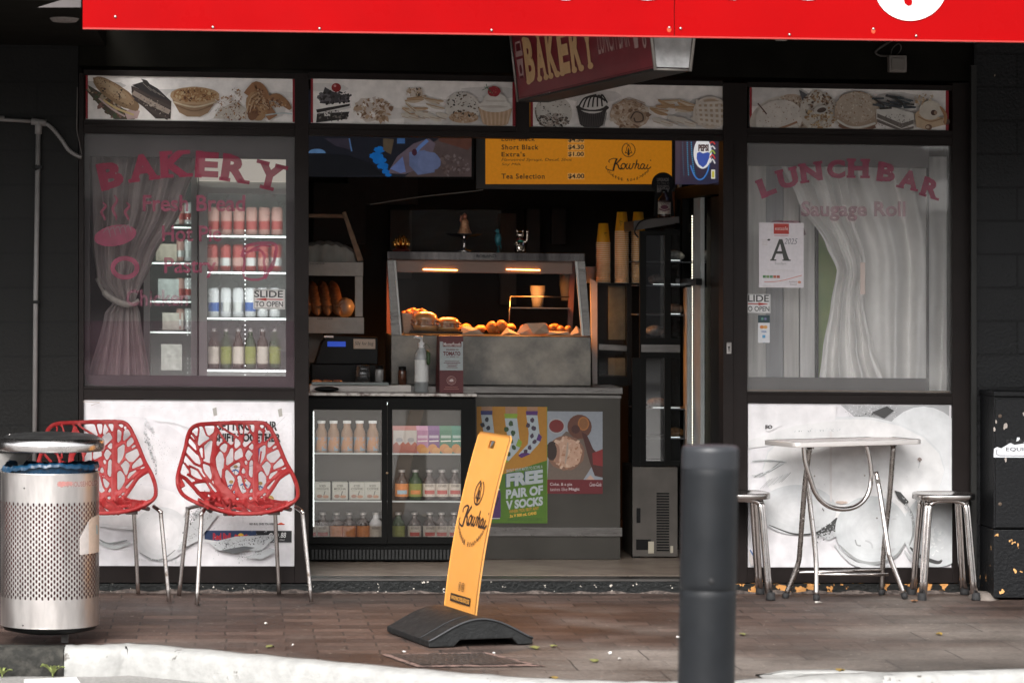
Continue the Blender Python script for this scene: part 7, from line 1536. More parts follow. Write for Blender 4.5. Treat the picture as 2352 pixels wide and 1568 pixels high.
for i, (u, v, r_, M_) in enumerate(((1130, 752, 13, FRY), (1152, 749, 13, FRY), (1142, 757, 9, FRY))):
    m = MB().mat(M_, True); c = P(u, v, YFD); m.ball(c, (r_/446, r_/446*.9, r_/446*1.1), 16, 10, .16, i); m.build('fried_piece', None, ['fried chicken piece, left of three in the warmer', 'fried chicken piece, right of three in the warmer', 'small fried piece between the two larger ones'][i], 'food', group='fried pieces in the warmer')
for i, (u, v) in enumerate(((1250, 751), (1268, 754), (1288, 757), (1305, 757))):
    m = MB().mat(PASTRY, True); c = P(u, v, YFD+.01); m.ball(c, (.021, .022, .021), 14, 9, .08, i+9); m.build('pastry', None, ['pastry', 'second pastry', 'third pastry', 'fourth pastry'][i]+' from the left in the row near the right end of the warmer', 'food', group='pastries in the warmer')
for i in range(7):
    m = MB().mat([FRY, PASTRY][i % 2], True); c = P(1070+i*34, 752+3*(i % 3), YFD+.10); m.ball(c, (.030, .024, .020), 14, 9, .18, i+31); m.build('fried_piece', None, 'golden fried piece in the back row across the food warmer', 'food', group='fried pieces in the back row')
CUPW = mat('white_paper_cup', (.26, .245, .23), rough=.5, var=.1, vs=60)
def cupstack(lab, u, vb, vt, Y, r, n, inv=False):
    t0 = None; b = P(u, vb, Y); H_ = P(u, vt, Y).z-b.z; ch_ = .085; st_ = (H_-ch_)/max(1, n-1)
    for k in range(n):
        c = (b.x, b.y, b.z+k*st_)
        if t0 is None:
            m = MB().mat(CUPW, True); m.lathe([(.001, .001), (r*.72, 0), (r*.98, ch_-.004)], c, 20); m.lathe([(r*.98, ch_-.006), (r*1.05, ch_-.003), (r*.98, ch_)], c, 20); t0 = m.build('paper_cup', None, lab, 'paper cup', group=lab+' group', origin=c)
        else: copy_tree(t0, loc=c)
cupstack('white paper cup in the short stack on the wire shelf inside the warmer', 1235, 705, 656, YH+.50, .038, 6)
cupstack('white paper cup in the stack half hidden by the warmer right post', 1300, 690, 615, YH+.7, .034, 9)

# figurines and stand on top of the warmer
zcap = zcp+.001; YT = YH+.15
GOLDM = mat('shiny_gold', (.75, .38, .10), rough=.22, metal=1); GOLDG = mat('glittery_rose_gold', (.50, .25, .14), rough=.35, metal=.8, col2=(.8, .5, .3), thr=.6, width=.05, vs=120, bump=.6, bs=140)
c = P(922, 576, YT); c.z = zcap
lt = thing('gold_lotus', 'small shiny gold lotus ornament at the left end on top of the warmer', 'ornament', c)
m = MB().mat(mat('dark_red_plinth', (.12, .015, .01), rough=.4)); m.lathe([(.001, 0), (.045, 0), (.043, .010), (.001, .011)], c, 24); m.build('stand', lt)
m = MB().mat(GOLDM, True)
for rg, (rr, hh, n_) in enumerate(((.040, .045, 9), (.030, .06, 7), (.016, .07, 5))):
    for k in range(n_):
        a = 2*pi*(k+.5*rg)/n_; d = Vector((cos(a), sin(a), 0)); p0 = c+Vector((0, 0, .012))
        m.tube([p0+d*rr*.4, p0+d*rr*.9+Vector((0, 0, hh*.4)), p0+d*rr*.95+Vector((0, 0, hh*.75)), p0+d*rr*.8+Vector((0, 0, hh))], [.006, .010, .007, .001], 6)
m.build('petals', lt)
c = P(1066, 577, YT); c.z = zcap
cs_ = thing('cake_stand', 'black and chrome pedestal dish on top of the warmer', 'cake stand', c); zd = P(1066, 537, YT).z
m = MB().mat(mat('black_gloss_dish', (.015, .014, .014), rough=.1, coat=.8), True); m.lathe([(.001, zd-c.z-.018), (.05, zd-c.z-.016), (.095, zd-c.z-.003), (.097, zd-c.z), (.09, zd-c.z-.002), (.001, zd-c.z-.010)], c, 40); m.build('dish', cs_)
m = MB().mat(CHROME, True); m.lathe([(.001, .001), (.040, .001), (.036, .006), (.010, .012), (.007, .03), (.010, zd-c.z-.03), (.022, zd-c.z-.017)], c, 28); m.build('pedestal', cs_)
c = P(1067, 535, YT); c.z = zd-.008; k = .001
mt = thing('golden_figurine', 'glittery rose gold robed figurine standing on the pedestal dish, one hand raised', 'figurine', c)
H_ = P(1067, 490, YT).z-c.z
m = MB().mat(GOLDG, True); m.lathe([(.001, 0), (.034, .001), (.036, .012), (.027, .03), (.020, H_*.5), (.021, H_*.62), (.012, H_*.74), (.008, H_*.78)], c, 20, sy=.75); m.build('robe', mt)
m = MB().mat(mat('rose_gold_head', (.42, .16, .10), rough=.3, metal=.6), True); m.ball(c+Vector((0, 0, H_*.86)), (.0125, .012, .0145), 14, 10); m.ball(c+Vector((0, 0, H_*.97)), .005, 8, 6); m.tube([c+Vector((-.012, -.006, H_*.62)), c+Vector((-.022, -.01, H_*.66)), c+Vector((-.019, -.012, H_*.84)), c+Vector((-.017, -.012, H_*.90))], [.006, .005, .004, .005], 8); m.build('head_and_arm', mt)
c = P(1144, 577, YT+.05); c.z = zcap; TEAL = mat('teal_ceramic', (.03, .16, .19), rough=.35, var=.25, vs=40)
m = MB().mat(TEAL, True); H_ = P(1144, 524, YT+.05).z-c.z; m.tube([c+Vector((-.004, 0, .03)), c+Vector((-.004, 0, .05))], .003, 6)
m.lathe([(.003, 0), (.010, .001), (.004, .008), (.003, .03)], c, 10); m.ball(c+Vector((0, 0, H_*.55)), (.0165, .014, .034), 14, 10); m.ball(c+Vector((-.003, 0, H_*.88)), (.010, .010, .012), 12, 8); m.tube([c+Vector((-.012, 0, H_*.89)), c+Vector((-.020, -.004, H_*.88))], [.004, .001], 6); m.tube([c+Vector((.008, 0, H_*.4)), c+Vector((.016, .0, H_*.12))], [.007, .002], 6); m.build('bird_figurine', None, 'slim teal bird figurine between the pedestal dish and the silver cat', 'figurine')
c = P(1195, 578, YT); c.z = zcap; H_ = P(1195, 524, YT).z-c.z
SV = mat('silvered_ceramic', (.62, .54, .46), rough=.16, metal=1, var=.15, vs=40); cat_ = thing('beckoning_cat', 'silver beckoning cat figurine with one paw raised on top of the warmer', 'figurine', c)
m = MB().mat(SV, True); m.lathe([(.001, 0), (.026, .001), (.029, .014), (.027, .03), (.020, H_*.50), (.014, H_*.56)], c, 22, sy=.85); m.ball(c+Vector((-.002, -.002, H_*.72)), (.022, .019, .019), 18, 12)
for sx_ in (-1, 1): m.tube([c+Vector((sx_*.013-.002, 0, H_*.82)), c+Vector((sx_*.018-.002, 0, H_*.98))], [.008, .001], 8); m.ball(c+Vector((sx_*.014, -.018, .010)), (.010, .012, .010), 10, 7)
m.tube(catmull([c+Vector((.016, -.002, H_*.42)), c+Vector((.030, -.006, H_*.46)), c+Vector((.034, -.008, H_*.62)), c+Vector((.035, -.008, H_*.80))], 4), .0068, 8); m.ball(c+Vector((.035, -.009, H_*.85)), (.0085, .007, .009), 10, 7); m.tube(catmull([c+Vector((-.018, -.004, H_*.45)), c+Vector((-.030, -.012, H_*.36)), c+Vector((-.018, -.022, H_*.30)), c+Vector((-.004, -.022, H_*.34))], 4), .006, 8)
m.build('body', cat_)
m = MB().mat(mat('green_bib', (.02, .22, .15), rough=.3), True); m.ball(c+Vector((0, -.014, H_*.47)), (.015, .009, .008), 12, 7); m.mat(mat('red_collar', (.25, .02, .02), rough=.4), True); m.tube([c+Vector((.018*cos(a), .015*sin(a), H_*.53)) for a in [2*pi*k/14 for k in range(14)]], .003, 6, closed=True); m.build('bib', cat_)
m = MB().mat(mat('coin_engraving', (.16, .13, .10), rough=.4, metal=.6), True); m.ball(c+Vector((.004, -.026, H_*.22)), (.010, .003, .014), 12, 7)
for sx_ in (-1, 1): m.ball(c+Vector((sx_*.008-.002, -.020, H_*.75)), (.003, .0015, .002), 8, 5)
m.build('coin_and_eyes', cat_)
PLAS = mat('crinkled_clear_plastic', (.25, .25, .24), rough=.12, alpha=.22, bump=1.0, bs=22, coat=.5); m = MB().mat(PLAS, True)
m.grid(lambda s_, t: P(lerp(940, 1150, s_), lerp(482, 577, t), YH+.42)+Vector((0, .03*sin(s_*23+t*9)+.02*sin(t*31+s_*12), 0)), 60, 30); m.build('plastic_wrap', None, 'crinkled clear plastic hanging behind the figurines on the warmer', 'plastic sheet')

# ------------------------------------------------------------------ till side of the counter
YR = 1.02
def onc(u, Y): p = P(u, 885, Y); p.z = zc; return p
till = thing('cash_register', 'black cash register with small blue display on the counter', 'cash register', onc(795, YR+.1))
m = MB().mat(BLACK); a, b = P(716, 836, YR), P(868, 884, YR); m.box(a.x, b.x, YR+.02, YR+.35, zc+.002, a.z); m.prism([P(724, 836, YR+.05), P(738, 790, YR+.05), P(752, 770, YR+.05), P(868, 775, YR+.05), P(868, 836, YR+.05)][::-1], (0, .22, 0)); m.build('body', till, bevel=.004)
m = MB().mat(mat('blue_display', (.01, .03, .18), rough=.3, emit=.5, ecol=(.01, .04, .30))); m.pbox(752, 784, 794, 796, YR+.046, YR+.049); m.build('display', till)
m = MB().mat(WHITE); m.pbox(744, 770.5, 766, 775, YR+.044, YR+.049); m.build('small_label', till)
poster('note', 'handwritten 50 cent for bag note on the cash register', 812, 778, 862, 801, YR+.043, (.42, .33, .26), lambda p: (p.text('50¢ for bag', 815, 784, 858, 795, (.05, .05, .05), italic=.15), p.poly([(812, 778), (804, 792), (808, 806), (816, 800)], (.40, .28, .2))), 'note')
t = thing('glass_jar', 'dark glass jar beside the cash register', 'jar', onc(834, YL+.3)); 
def jar(name, lab, u, vt, Y, r, mb1, mb2, zb=None):
    c = onc(u, Y) if zb is None else Vector((P(u, 880, Y).x, Y, zb)); h = P(u, vt, Y).z-c.z; t = thing(name, lab, 'jar', c)
    m = MB().mat(mb1, True); m.lathe([(.001, .001), (r, .002), (r, h*.72), (r*.85, h*.8)], c, 20); m.build('jar_body', t); m = MB().mat(mb2, True); m.lathe([(r*.9, h*.79), (r*.9, h*.98), (.001, h)], c, 20); m.build('jar_lid', t); return t
bpy.data.objects.remove(t)
SMK = mat('smoky_glass', (.05, .05, .05), rough=.1, coat=.6, alpha=.85); SALT = mat('salt_glass', (.30, .29, .28), rough=.12, coat=.6, alpha=.8); PEP = mat('pepper_glass', (.09, .035, .02), rough=.15, coat=.5)
jar('glass_jar', 'wide smoky glass jar in front of the cash register', 833, 838, .92, .038, SMK, SMK); jar('salt_shaker', 'clear shaker with dark lid, on the counter right of the smoky jar', 871, 838, .92, .022, SALT, BLACK); jar('pepper_shaker', 'brown shaker with dark lid left of the pump bottle', 924, 841, .92, .022, PEP, BLACK)
YTr = YL+.10
m = MB().mat(mat('white_tray_box', (.55, .50, .46), rough=.5, var=.1)); a, b = P(790, 884, YTr), P(944, 899, YTr); m.box(P(712, 884, YTr).x, b.x, YTr, YTr+.12, zt2+.001, a.z); m.build('shallow_box', None, 'long shallow white box under the glass tray, on the low fridge', 'box')
m = MB().mat(mat('pale_tray', (.22, .24, .23), rough=.2, coat=.4)); a, b = P(716, 877, YTr-.01), P(892, 884, YTr-.01); m.box(a.x, b.x, YTr-.02, YTr+.1, P(800, 883.5, YTr).z+.0006, a.z); m.build('tray', None, 'thin pale tray with wrapped biscuits, resting on the white box', 'tray', )
m = MB().mat(FILM, True)
for k in range(3): m.ball(P(728+k*24, 875, YTr+.03), (.026, .03, .008), 14, 7, .15, k)
m.build('wrapped_biscuits', None, 'wrapped biscuits lying on the thin pale tray', 'biscuits')
m = MB().mat(BLACK, True); a = P(742, 893, YTr-.03); m.ball(P(750, 893, YTr-.035), (.062, .02, .013), 16, 8, .06, 2); m.build('black_pouch', None, 'flat black pouch lying in front of the white box', 'pouch')

# ------------------------------------------------------------------ bread shelf
YS = 1.15
bs_ = thing('bread_shelf', 'white two tier wooden bread shelf at the left of the doorway', 'shelf', (P(770, 766, YS).x, YS+.2, P(770, 766, YS).z))
SHW = mat('scuffed_white_wood', (.30, .275, .25), rough=.6, var=.12, vs=10, col2=(.16, .12, .10), thr=.70, width=.03); WOODB = mat('brown_wood_strut', (.16, .09, .05), rough=.6, var=.3, vs=14)
x0 = P(680, 600, YS).x
for v0, v1, ue in ((601, 634, 834), (728, 766, 836)): m = MB().mat(SHW); a, b = P(700, v0, YS), P(ue, v1, YS); m.box(x0, b.x, YS, YS+.02, b.z, a.z); m.box(x0, b.x, YS+.021, YS+.45, b.z+.01, b.z+.03); m.pbox(700, v0+16, ue-4, v0+17.2, YS-.002, YS-.0005); m.build('shelf_board', bs_)
m = MB().mat(SHW); m.pbox(816, 635, 833, 727, YS+.003, YS+.05); m.build('upright', bs_)
m = MB().mat(WOODB); m.prism([P(786, 488, YS+.02), P(794, 486, YS+.02), P(835, 598, YS+.02), P(822, 600, YS+.02)], (0, .03, 0)); m.box(x0, P(790, 490, YS+.1).x, YS+.1, YS+.12, P(750, 500, YS+.1).z, P(750, 492, YS+.1).z); m.build('strut', bs_)
p = Pic(plane(YS-.002)); p.text('Farm Loaf $2.50', 711, 603, 745, 608, (.05, .04, .04)); p.build('shelf_lettering', bs_); p = Pic(plane(YS-.002)); p.text('French Stick $2.00', 729, 730, 764, 734.5, (.05, .04, .04))
p.build('shelf_lettering', bs_)
m = MB().mat(mat('grey_cloth', (.22, .21, .19), rough=.8, var=.15, bump=.3, bs=20), True)
zq = P(760, 601, YS).z
m.grid(lambda s_, t: Vector((lerp(x0, P(818, 560, YS).x, s_)+.02*t*(s_ > .9), YS+.03+.3*t, zq+.105*sin(pi*min(1, s_*1.02))**.25*(.35+.65*sin(pi*(.25+t*.5)))+.004*sin(s_*40+t*9))), 50, 20); 
m.grid(lambda s_, t: Vector((lerp(x0, P(818, 560, YS).x, s_), YS+.03-.004*sin(s_*31), lerp(zq, zq+.105*sin(pi*min(1, s_*1.02))**.25*(.35+.65*sin(pi*.25))+.004*sin(s_*40), t))), 50, 6); m.build('cloth', None, 'grey cloth draped over bread on the upper bread shelf', 'cloth')
LOAF = mat('bread_crust', (.12, .05, .022), rough=.6, col2=(.18, .09, .04), thr=.55, width=.12, vs=12, bump=.3, bs=40)
for k in range(4):
    m = MB().mat(LOAF, True); a = P(706+k*24, 724, YS+.07); b = P(690+k*24, 645, YS+.33); d = b-a
    q = [a+d*t for t in [i/8 for i in range(9)]]; m.tube(q, [.004, .024, .032, .034, .034, .034, .032, .024, .004], 12, sq=.9)
    for j in range(4):
        c = a+d*(.2+.17*j); m.tube([c+Vector((-.025, -.012, .018)), c+Vector((.0, -.03, .012)), c+Vector((.024, -.018, .022))], [.002, .006, .002], 6)
    m.build('bread_stick', None, 'bread stick leaning on the lower bread shelf, '+['half hidden by the door frame', 'second from the door frame', 'third from the door frame', 'rightmost of the row'][k], 'bread', group='bread sticks on the lower shelf')
m = MB().mat(mat('plastic_bread_bag', (.32, .28, .25), rough=.3, alpha=.6, coat=.4), True); m.ball(P(792, 706, YS+.18), (.05, .10, .05), 14, 9, .15, 5); m.build('bread_bag', None, 'half empty clear bread bag at the right end of the lower bread shelf', 'bag')
m = MB().mat(mat('pale_wall_board', (.32, .29, .26), rough=.6)); m.pbox(700, 766.5, 742, 882, 1.32, 1.34); m.build('side_board', None, 'pale board on the wall left of the cash register', 'board')

# ------------------------------------------------------------------ TV and menu board
YTV = 1.75; tv = thing('television', 'wall television showing hands at work, cut off by the door head', 'television', P(890, 410, YTV))
m = MB().mat(BLACK); m.pbox(640, 200, 1088, 411, YTV+.004, YTV+.05); m.build('casing', tv)
p = Pic(plane(YTV+.003)); f = p
p.rect(648, 206, 1083, 406, (0.0063, 0.0072, 0.0124)); p.poly([(930, 406), (960, 380), (990, 330), (1040, 300), (1083, 300), (1083, 406)], (0.056, 0.0383, 0.0372)); p.poly([(1002, 310), (1083, 310), (1083, 335), (1075, 345), (1010, 325)], (0.07, 0.027, 0.0186)); p.specks(1040, 380, 40, 24, 60, 4, [(0.077, 0.054, 0.0496), (0.0455, 0.027, 0.0248), (0.105, 0.081, 0.0806)])
p.poly([(890, 398), (912, 360), (950, 330), (985, 318), (1000, 330), (985, 380), (930, 400)], (0.084, 0.063, 0.0806)); p.poly([(940, 350), (975, 345), (1000, 360), (998, 396), (960, 402), (940, 380)], (0.077, 0.099, 0.186)); p.poly([(896, 388), (925, 360), (932, 395), (920, 398)], (0.091, 0.126, 0.273)); p.ell(985, 372, 26, 24, (0.0875, 0.108, 0.198), wob=.1)
for x, y, r_ in ((872, 345, 13), (864, 358, 15), (872, 368, 16), (880, 382, 12), (886, 394, 9), (892, 402, 7)): p.ell(x, y, r_, r_*.62, (0.0035, 0.099, 0.341), wob=.2)
p.stroke([(956, 348), (964, 338), (982, 322)], 8, (0.077, 0.135, 0.298)); p.ell(952, 350, 6, 8, (0.035, 0.009, 0.0186)); p.ell(728, 352, 20, 10, (0.077, 0.162, 0.31), a0=pi, a1=2*pi, n=14); p.poly([(708, 406), (708, 360), (740, 352), (800, 356), (850, 375), (880, 402)], (0.0028, 0.0036, 0.0062)); p.poly([(745, 318), (805, 318), (808, 345), (770, 335)], (0.0245, 0.0203, 0.031)); p.stroke([(802, 318), (808, 348)], 3, (0.0525, 0.113, 0.236)); p.poly([(880, 318), (905, 320), (898, 355), (880, 345)], (0.07, 0.0495, 0.031)); p.rect(912, 318, 930, 330, (0.035, 0.09, 0.217))
p.build('screen', tv, printmat('tv_screen_picture', emit=.25, grain=.15, gscale=20))
YM = 1.95; mb_ = thing('menu_board', 'orange coffee menu board with black lettering under the ceiling', 'menu board', P(1320, 440, YM))
m = MB().mat(mat('grey_board_frame', (.10, .10, .098), rough=.5, metal=.3)); m.pbox(1094, 200, 1556, 440, YM+.003, YM+.06); m.build('frame', mb_)
p = Pic(plane(YM+.002)); BKM = (.02, .015, .01); OR = (.66, .235, .012); p.rect(1115, 205, 1543, 423, OR)
mono = dict(bold=.015)
for tx, pr_, v0, v1, u1, u2 in (('Long Black', '$4.50', 315, 327, 1229, 1341), ('Short Black', '$4.30', 332.5, 344, 1237, 1341), ("Extra's", '$1.00', 349, 360, 1206, 1341), ('Tea Selection', '$4.00', 399, 411, 1251, 1342)):
    p.text(tx, 1152, v0, u1, v1, BKM, bold=.02, sp=1.15); p.rect(1304, v0-1, 1342, v1+1, (.72, .36, .10)); p.text(pr_, 1305, v0, u2, v1+.5, BKM, bold=.03)
p.text('Flavoured Syrups, Decaf, Shot', 1152, 363.5, 1314, 372, BKM, italic=.2, bold=.0); p.text('Soy Milk', 1152, 374.5, 1197, 382, BKM, italic=.2)
kowhai(p, 1443, 377, .247, BKM, W=1.0, asp=.98)
p.build('printed_menu', mb_, printmat('glowing_menu_print', emit=.2, grain=.05))  # slight glow put into the print in place of room light
m = MB().mat(mat('thin_white_wire', (.3, .3, .28), rough=.4), True); m.tube(catmull([P(850, 470, 1.8), P(960, 453, 1.8), P(1080, 440, 1.8), P(1110, 436, 1.8)], 5), .003, 5); m.build('wire', None, 'thin wire crossing below the television', 'wire')

# ------------------------------------------------------------------ cabinet right of the counter, cups, brew stand
YG2 = 1.35
gc = thing('glass_display', 'small glass display cabinet with white left post, under the orange cups', 'display cabinet', onc(1405, YG2+.1))
zg = P(1400, 650, YG2).z
m = MB().mat(mat('dirty_white_post', (.46, .40, .37), rough=.5, var=.1)); m.prism([P(1356, 640, YG2-.01), P(1372, 648, YG2-.01), P(1372, 885, YG2-.01), P(1361, 885, YG2-.01)], (0, .03, 0)); m.build('corner_post', gc)
m = MB().mat(BLACK); m.pbox(1440, 650, 1452, 885, YG2-.002, YG2+.03); a, b = P(1372, 650, YG2), P(1452, 655, YG2); m.box(a.x, P(1490, 655, YG2).x, YG2-.02, YG2+.3, b.z, a.z); m.pbox(1372, 864, 1440, 886, YG2, YG2+.3); m.pbox(1372, 770, 1376, 864, YG2, YG2+.01); m.box(a.x, b.x, YG2+.29, YG2+.3, zc+.002, b.z-.001); m.build('frame', gc)
m = MB().mat(STEEL); m.prism([P(1376, 790, YG2-.004), P(1440, 794, YG2-.004), P(1440, 806, YG2-.004), P(1376, 803, YG2-.004)], (0, .01, 0)); m.build('rail', gc)
g = MB().mat(glassmat('cabinet_glass', tint=(.7, .72, .7), refl=.10, haze=.02)); a, b = P(1376, 655, YG2+.004), P(1440, 864, YG2+.004); g.add([(a.x, a.y, b.z), (b.x, a.y, b.z), (b.x, a.y, a.z), (a.x, a.y, a.z)], [(0, 1, 2, 3)]); g.build('glass', gc)
m = MB().mat(mat('pale_green_paper', (.20, .22, .18), rough=.5, var=.35, vs=7)); m.pbox(1398, 656, 1436, 780, YG2+.1, YG2+.12); m.pbox(1398, 822, 1436, 862, YG2+.1, YG2+.12); m.build('paper_lining', gc)
CUPO = mat('orange_paper_cup', (.80, .35, .015), rough=.5, var=.05); CUPR = mat('cup_rim_paper', (.85, .66, .50), rough=.5)
def cups(u, vtop, vjoin, lab_top, lab_rest, Y, glab):
    base = P(u, 650, Y); base.z = zg+.001; H_ = P(u, vtop, Y).z-base.z; chh_ = .105; r = .0365; n = 26 if vjoin < 545 else 21; st_ = (H_-chh_)/(n-1)
    z_ = base.z; proto = None
    for k in range(n):
        c = (base.x+.0006*sin(k*1.3), base.y, z_+k*st_); top = k == n-1
        if proto is None or top:
            m = MB().mat(CUPO, True); m.lathe([(r*.97, .004), (r*.70, chh_), (.001, chh_-.002)], c, 28)
            m.mat(CUPR, True); m.lathe([(r*.95, .0), (r*1.05, .001), (r*1.06, .004), (r*.98, .0065)], c, 28)
            o = m.build('paper_cup', None, lab_top if top else lab_rest, 'paper cup', group=glab, origin=c)
            if top:
                def fn(x, y, l, c=c): a = -pi/2+x/100*.9; q = r*lerp(.97, .70, y/100)+.0006+l; return Vector((c[0]+q*cos(a), c[1]+q*sin(a), c[2]+.004+(chh_-.004)*y/100))
                p = Pic(fn); kowhai(p, 30 if u < 1400 else -30, 48, .10, BKM, W=1.3, asp=1.4, arc=False); p.build('printed_logo', o, local=False)
            else: proto = o
        else: copy_tree(proto, loc=c)
cups(1385.5, 513, 557, 'topmost orange paper cup of the left, shorter stack', 'orange paper cup in the left, shorter stack below its topmost cup', YG2+.05, 'upside down orange cups, left stack')
cups(1428, 487, 535, 'topmost orange paper cup of the middle stack', 'orange paper cup in the middle stack below its topmost cup', YG2+.05, 'upside down orange cups, middle stack')
cups(1466, 487, 535, 'topmost orange paper cup of the right stack behind the black frame', 'orange paper cup in the right stack, half hidden by the black frame', YG2+.09, 'upside down orange cups, right stack')
cupstack('white paper cup in the stack left of the orange cups', 1356, 650, 612, YG2+.12, .036, 5)

YD = 1.0
dc = thing('cake_cabinet', 'tall black framed cake cabinet with grey lower panel, right of the counter', 'display cabinet', (P(1505, 1285, YD).x, YD+.3, ZF))
dx0, dx1 = P(1457, 1000, YD).x, P(1562, 1000, YD).x
DG = mat('dark_grey_top', (.07, .06, .055), rough=.5)
m = MB().mat(DG); m.prism([P(1456, 507, YD-.01), P(1560, 497, YD-.01), P(1560, 512, YD-.01), P(1456, 530, YD-.01)], (0, .5, 0)); m.build('top_board', dc)
m = MB().mat(FB)
for u0, u1, v0, v1 in ((1470, 1484, 530, 1070), (1527, 1541, 525, 1070)): m.pbox(u0, v0, u1, v1, YD, YD+.03)
for u0, u1, v0, v1 in ((1484, 1527, 530, 541), (1541, 1562, 527, 538), (1484, 1527, 776, 790), (1541, 1562, 776, 790), (1484, 1527, 810, 822), (1541, 1562, 810, 822), (1484, 1527, 1058, 1070), (1541, 1562, 1058, 1070), (1452, 1470, 822, 1290)): m.pbox(u0, v0, u1, v1, YD+.002, YD+.028)
m.box(dx0+.03, dx1+.2, YD+.45, YD+.46, ZF, P(1500, 530, YD).z); m.build('frame', dc)
m = MB().mat(STEEL); m.pbox(1473, 791, 1562, 809, YD-.006, YD-.001); m.build('rail', dc)
CG = glassmat('cake_cabinet_glass', tint=(.65, .66, .65), refl=.24, haze=.02)
g = MB().mat(CG)
for u0, u1, v0, v1 in ((1484, 1527, 541, 776), (1541, 1562, 538, 776), (1484, 1527, 822, 1058), (1541, 1562, 822, 1058)):
    a, b = P(u0, v0, YD+.012), P(u1, v1, YD+.012); g.add([(a.x, a.y, b.z), (b.x, a.y, b.z), (b.x, a.y, a.z), (a.x, a.y, a.z)], [(0, 1, 2, 3)])
g.build('glass', dc)
m = MB().mat(mat('shelf_light_line', (.8, .85, .85), emit=1.3)); 
for v, u0, u1 in ((597, 1538, 562+1000), (652, 1500, 1562), (720, 1541, 1562), (935, 1500, 1562), (1003, 1541, 1562)): a, b = P(u0, v, YD+.1), P(u1, v+1.6, YD+.1); m.box(a.x, b.x, YD+.1, YD+.105, b.z, a.z)
m.build('shelf_lights', dc)
m = MB().mat(mat('cabinet_shelf', (.12, .13, .14), rough=.3))
for v in (600, 655, 722, 938, 1006): z = P(1500, v, YD+.1).z; m.box(dx0+.03, dx1+.1, YD+.11, YD+.44, z-.005, z)
m.build('shelf', dc)
for i, (u, v, r_, c) in enumerate(((1550, 596, .05, (.5, .5, .5)), (1508, 651, .045, (.16, .14, .13)), (1548, 719, .05, (.4, .38, .34)), (1505, 768, .05, (.3, .32, .34)), (1552, 1002, .045, (.45, .22, .08)), (1508, 934, .05, (.35, .32, .3)))):
    m = MB().mat(mat('cling_wrapped_cake', c, rough=.2, coat=.5, var=.5, vs=30, bump=.5, bs=30), True); b = P(u, v, YD+.25); m.ball(b+Vector((0, 0, .02)), (r_, r_, .028), 14, 8, .2, i); m.build('wrapped_cake', None, ['pale wrapped cake on the upper right shelf of the cake cabinet', 'dark wrapped cake on the second shelf of the cake cabinet', 'pale wrapped cake in the right column, third shelf of the cake cabinet', 'bluish wrapped cake low in the upper half of the cake cabinet', 'orange wrapped cake in the lower right of the cake cabinet', 'grey wrapped cake in the lower left of the cake cabinet'][i], 'cake', group='wrapped cakes in the cake cabinet')
m = MB().mat(mat('beige_grey_panel', (.085, .075, .066), rough=.5, metal=.3, var=.2, vs=4)); m.pbox(1453, 1072, 1556, 1277, YD, YD+.4); m.build('lower_panel', dc)
m = MB().mat(BLACK); 
for k in range(22): m.pbox(1508, 1131+k*6.2, 1537, 1134.4+k*6.2, YD-.004, YD-.0005)
m.pbox(1462, 1166, 1471, 1200, YD-.004, YD-.0005); m.pbox(1461, 1238, 1495, 1262, YD-.004, YD-.0005); m.build('vent_grille', dc)
m = MB().mat(mat('small_pale_sticker', (.4, .36, .28), rough=.5)); m.pbox(1489, 1243, 1502, 1270, YD-.0062, YD-.0045); m.pbox(1540, 1253, 1546, 1269, YD-.003, YD-.0006); m.build('sticker', dc)
# brew bottle with its round header card
b = P(1526, 499, YD+.04); b.z = P(1526, 497, YD+.04).z
bw = bottle('amber bottle with cream label before a round black card on the cake cabinet', 1526, 499.5, 436, YD+.04, AMB, PALEL, BLACK, None, r=.033)
def brand(p, u0=1511, w_=30): 
    p.text('BUNDABERG', u0+4, 460, u0+w_-4, 468, (.05, .03, .03), bold=.01); p.ell(u0+w_/2, 476, 9, 5, (.10, .02, .04)); p.stroke([(u0+3, 472+8), (u0+w_/2, 484), (u0+w_-3, 480)], 3, (.12, .03, .05), sm=4)
p = Pic(plane(YD+.04-.0345)); brand(p); p.build('label_print', bw)
hcard = thing('header_card', 'round black upgrade your brew card standing behind the amber bottle', 'sign', (b.x, YD+.09, b.z))
m = MB().mat(BLACK); fnc = lambda cx_, cy_, r_: [P(cx_+r_*cos(2*pi*k/36), cy_+r_*sin(2*pi*k/36), YD+.088) for k in range(36)]
m.prism(fnc(1523, 422, 26), (0, .004, 0)); m.prism([P(1505, 438, YD+.09), P(1543, 438, YD+.09), P(1549, 497, YD+.09), P(1501, 497, YD+.09)], (0, .003, 0)); m.build('card', hcard)
p = Pic(plane(YD+.0875)); GY = (.20, .17, .15)
p.text('UPGRADE', 1509, 409, 1536, 417, GY, bold=.03); p.text('TO A', 1519, 419, 1529, 423, GY, bold=.02); p.text('BUNDABERG', 1509, 425, 1537, 430, GY, bold=.02); p.text('BREW', 1509, 431, 1538, 442, GY, bold=.04); p.stroke([(1509, 421), (1517, 421)], .8, GY); p.stroke([(1531, 421), (1537, 421)], .8, GY)
p.build('card_print', hcard)
m = MB().mat(BLACK, True); m.tube(catmull([P(1495, 500, YD-.02), P(1472, 508, YD-.03), P(1462, 520, YD-.03), P(1458, 534, YD-.03), P(1466, 545, YD-.02)], 5), .004, 6); m.build('cable', None, 'black cable looping off the left end of the cake cabinet top', 'cable')

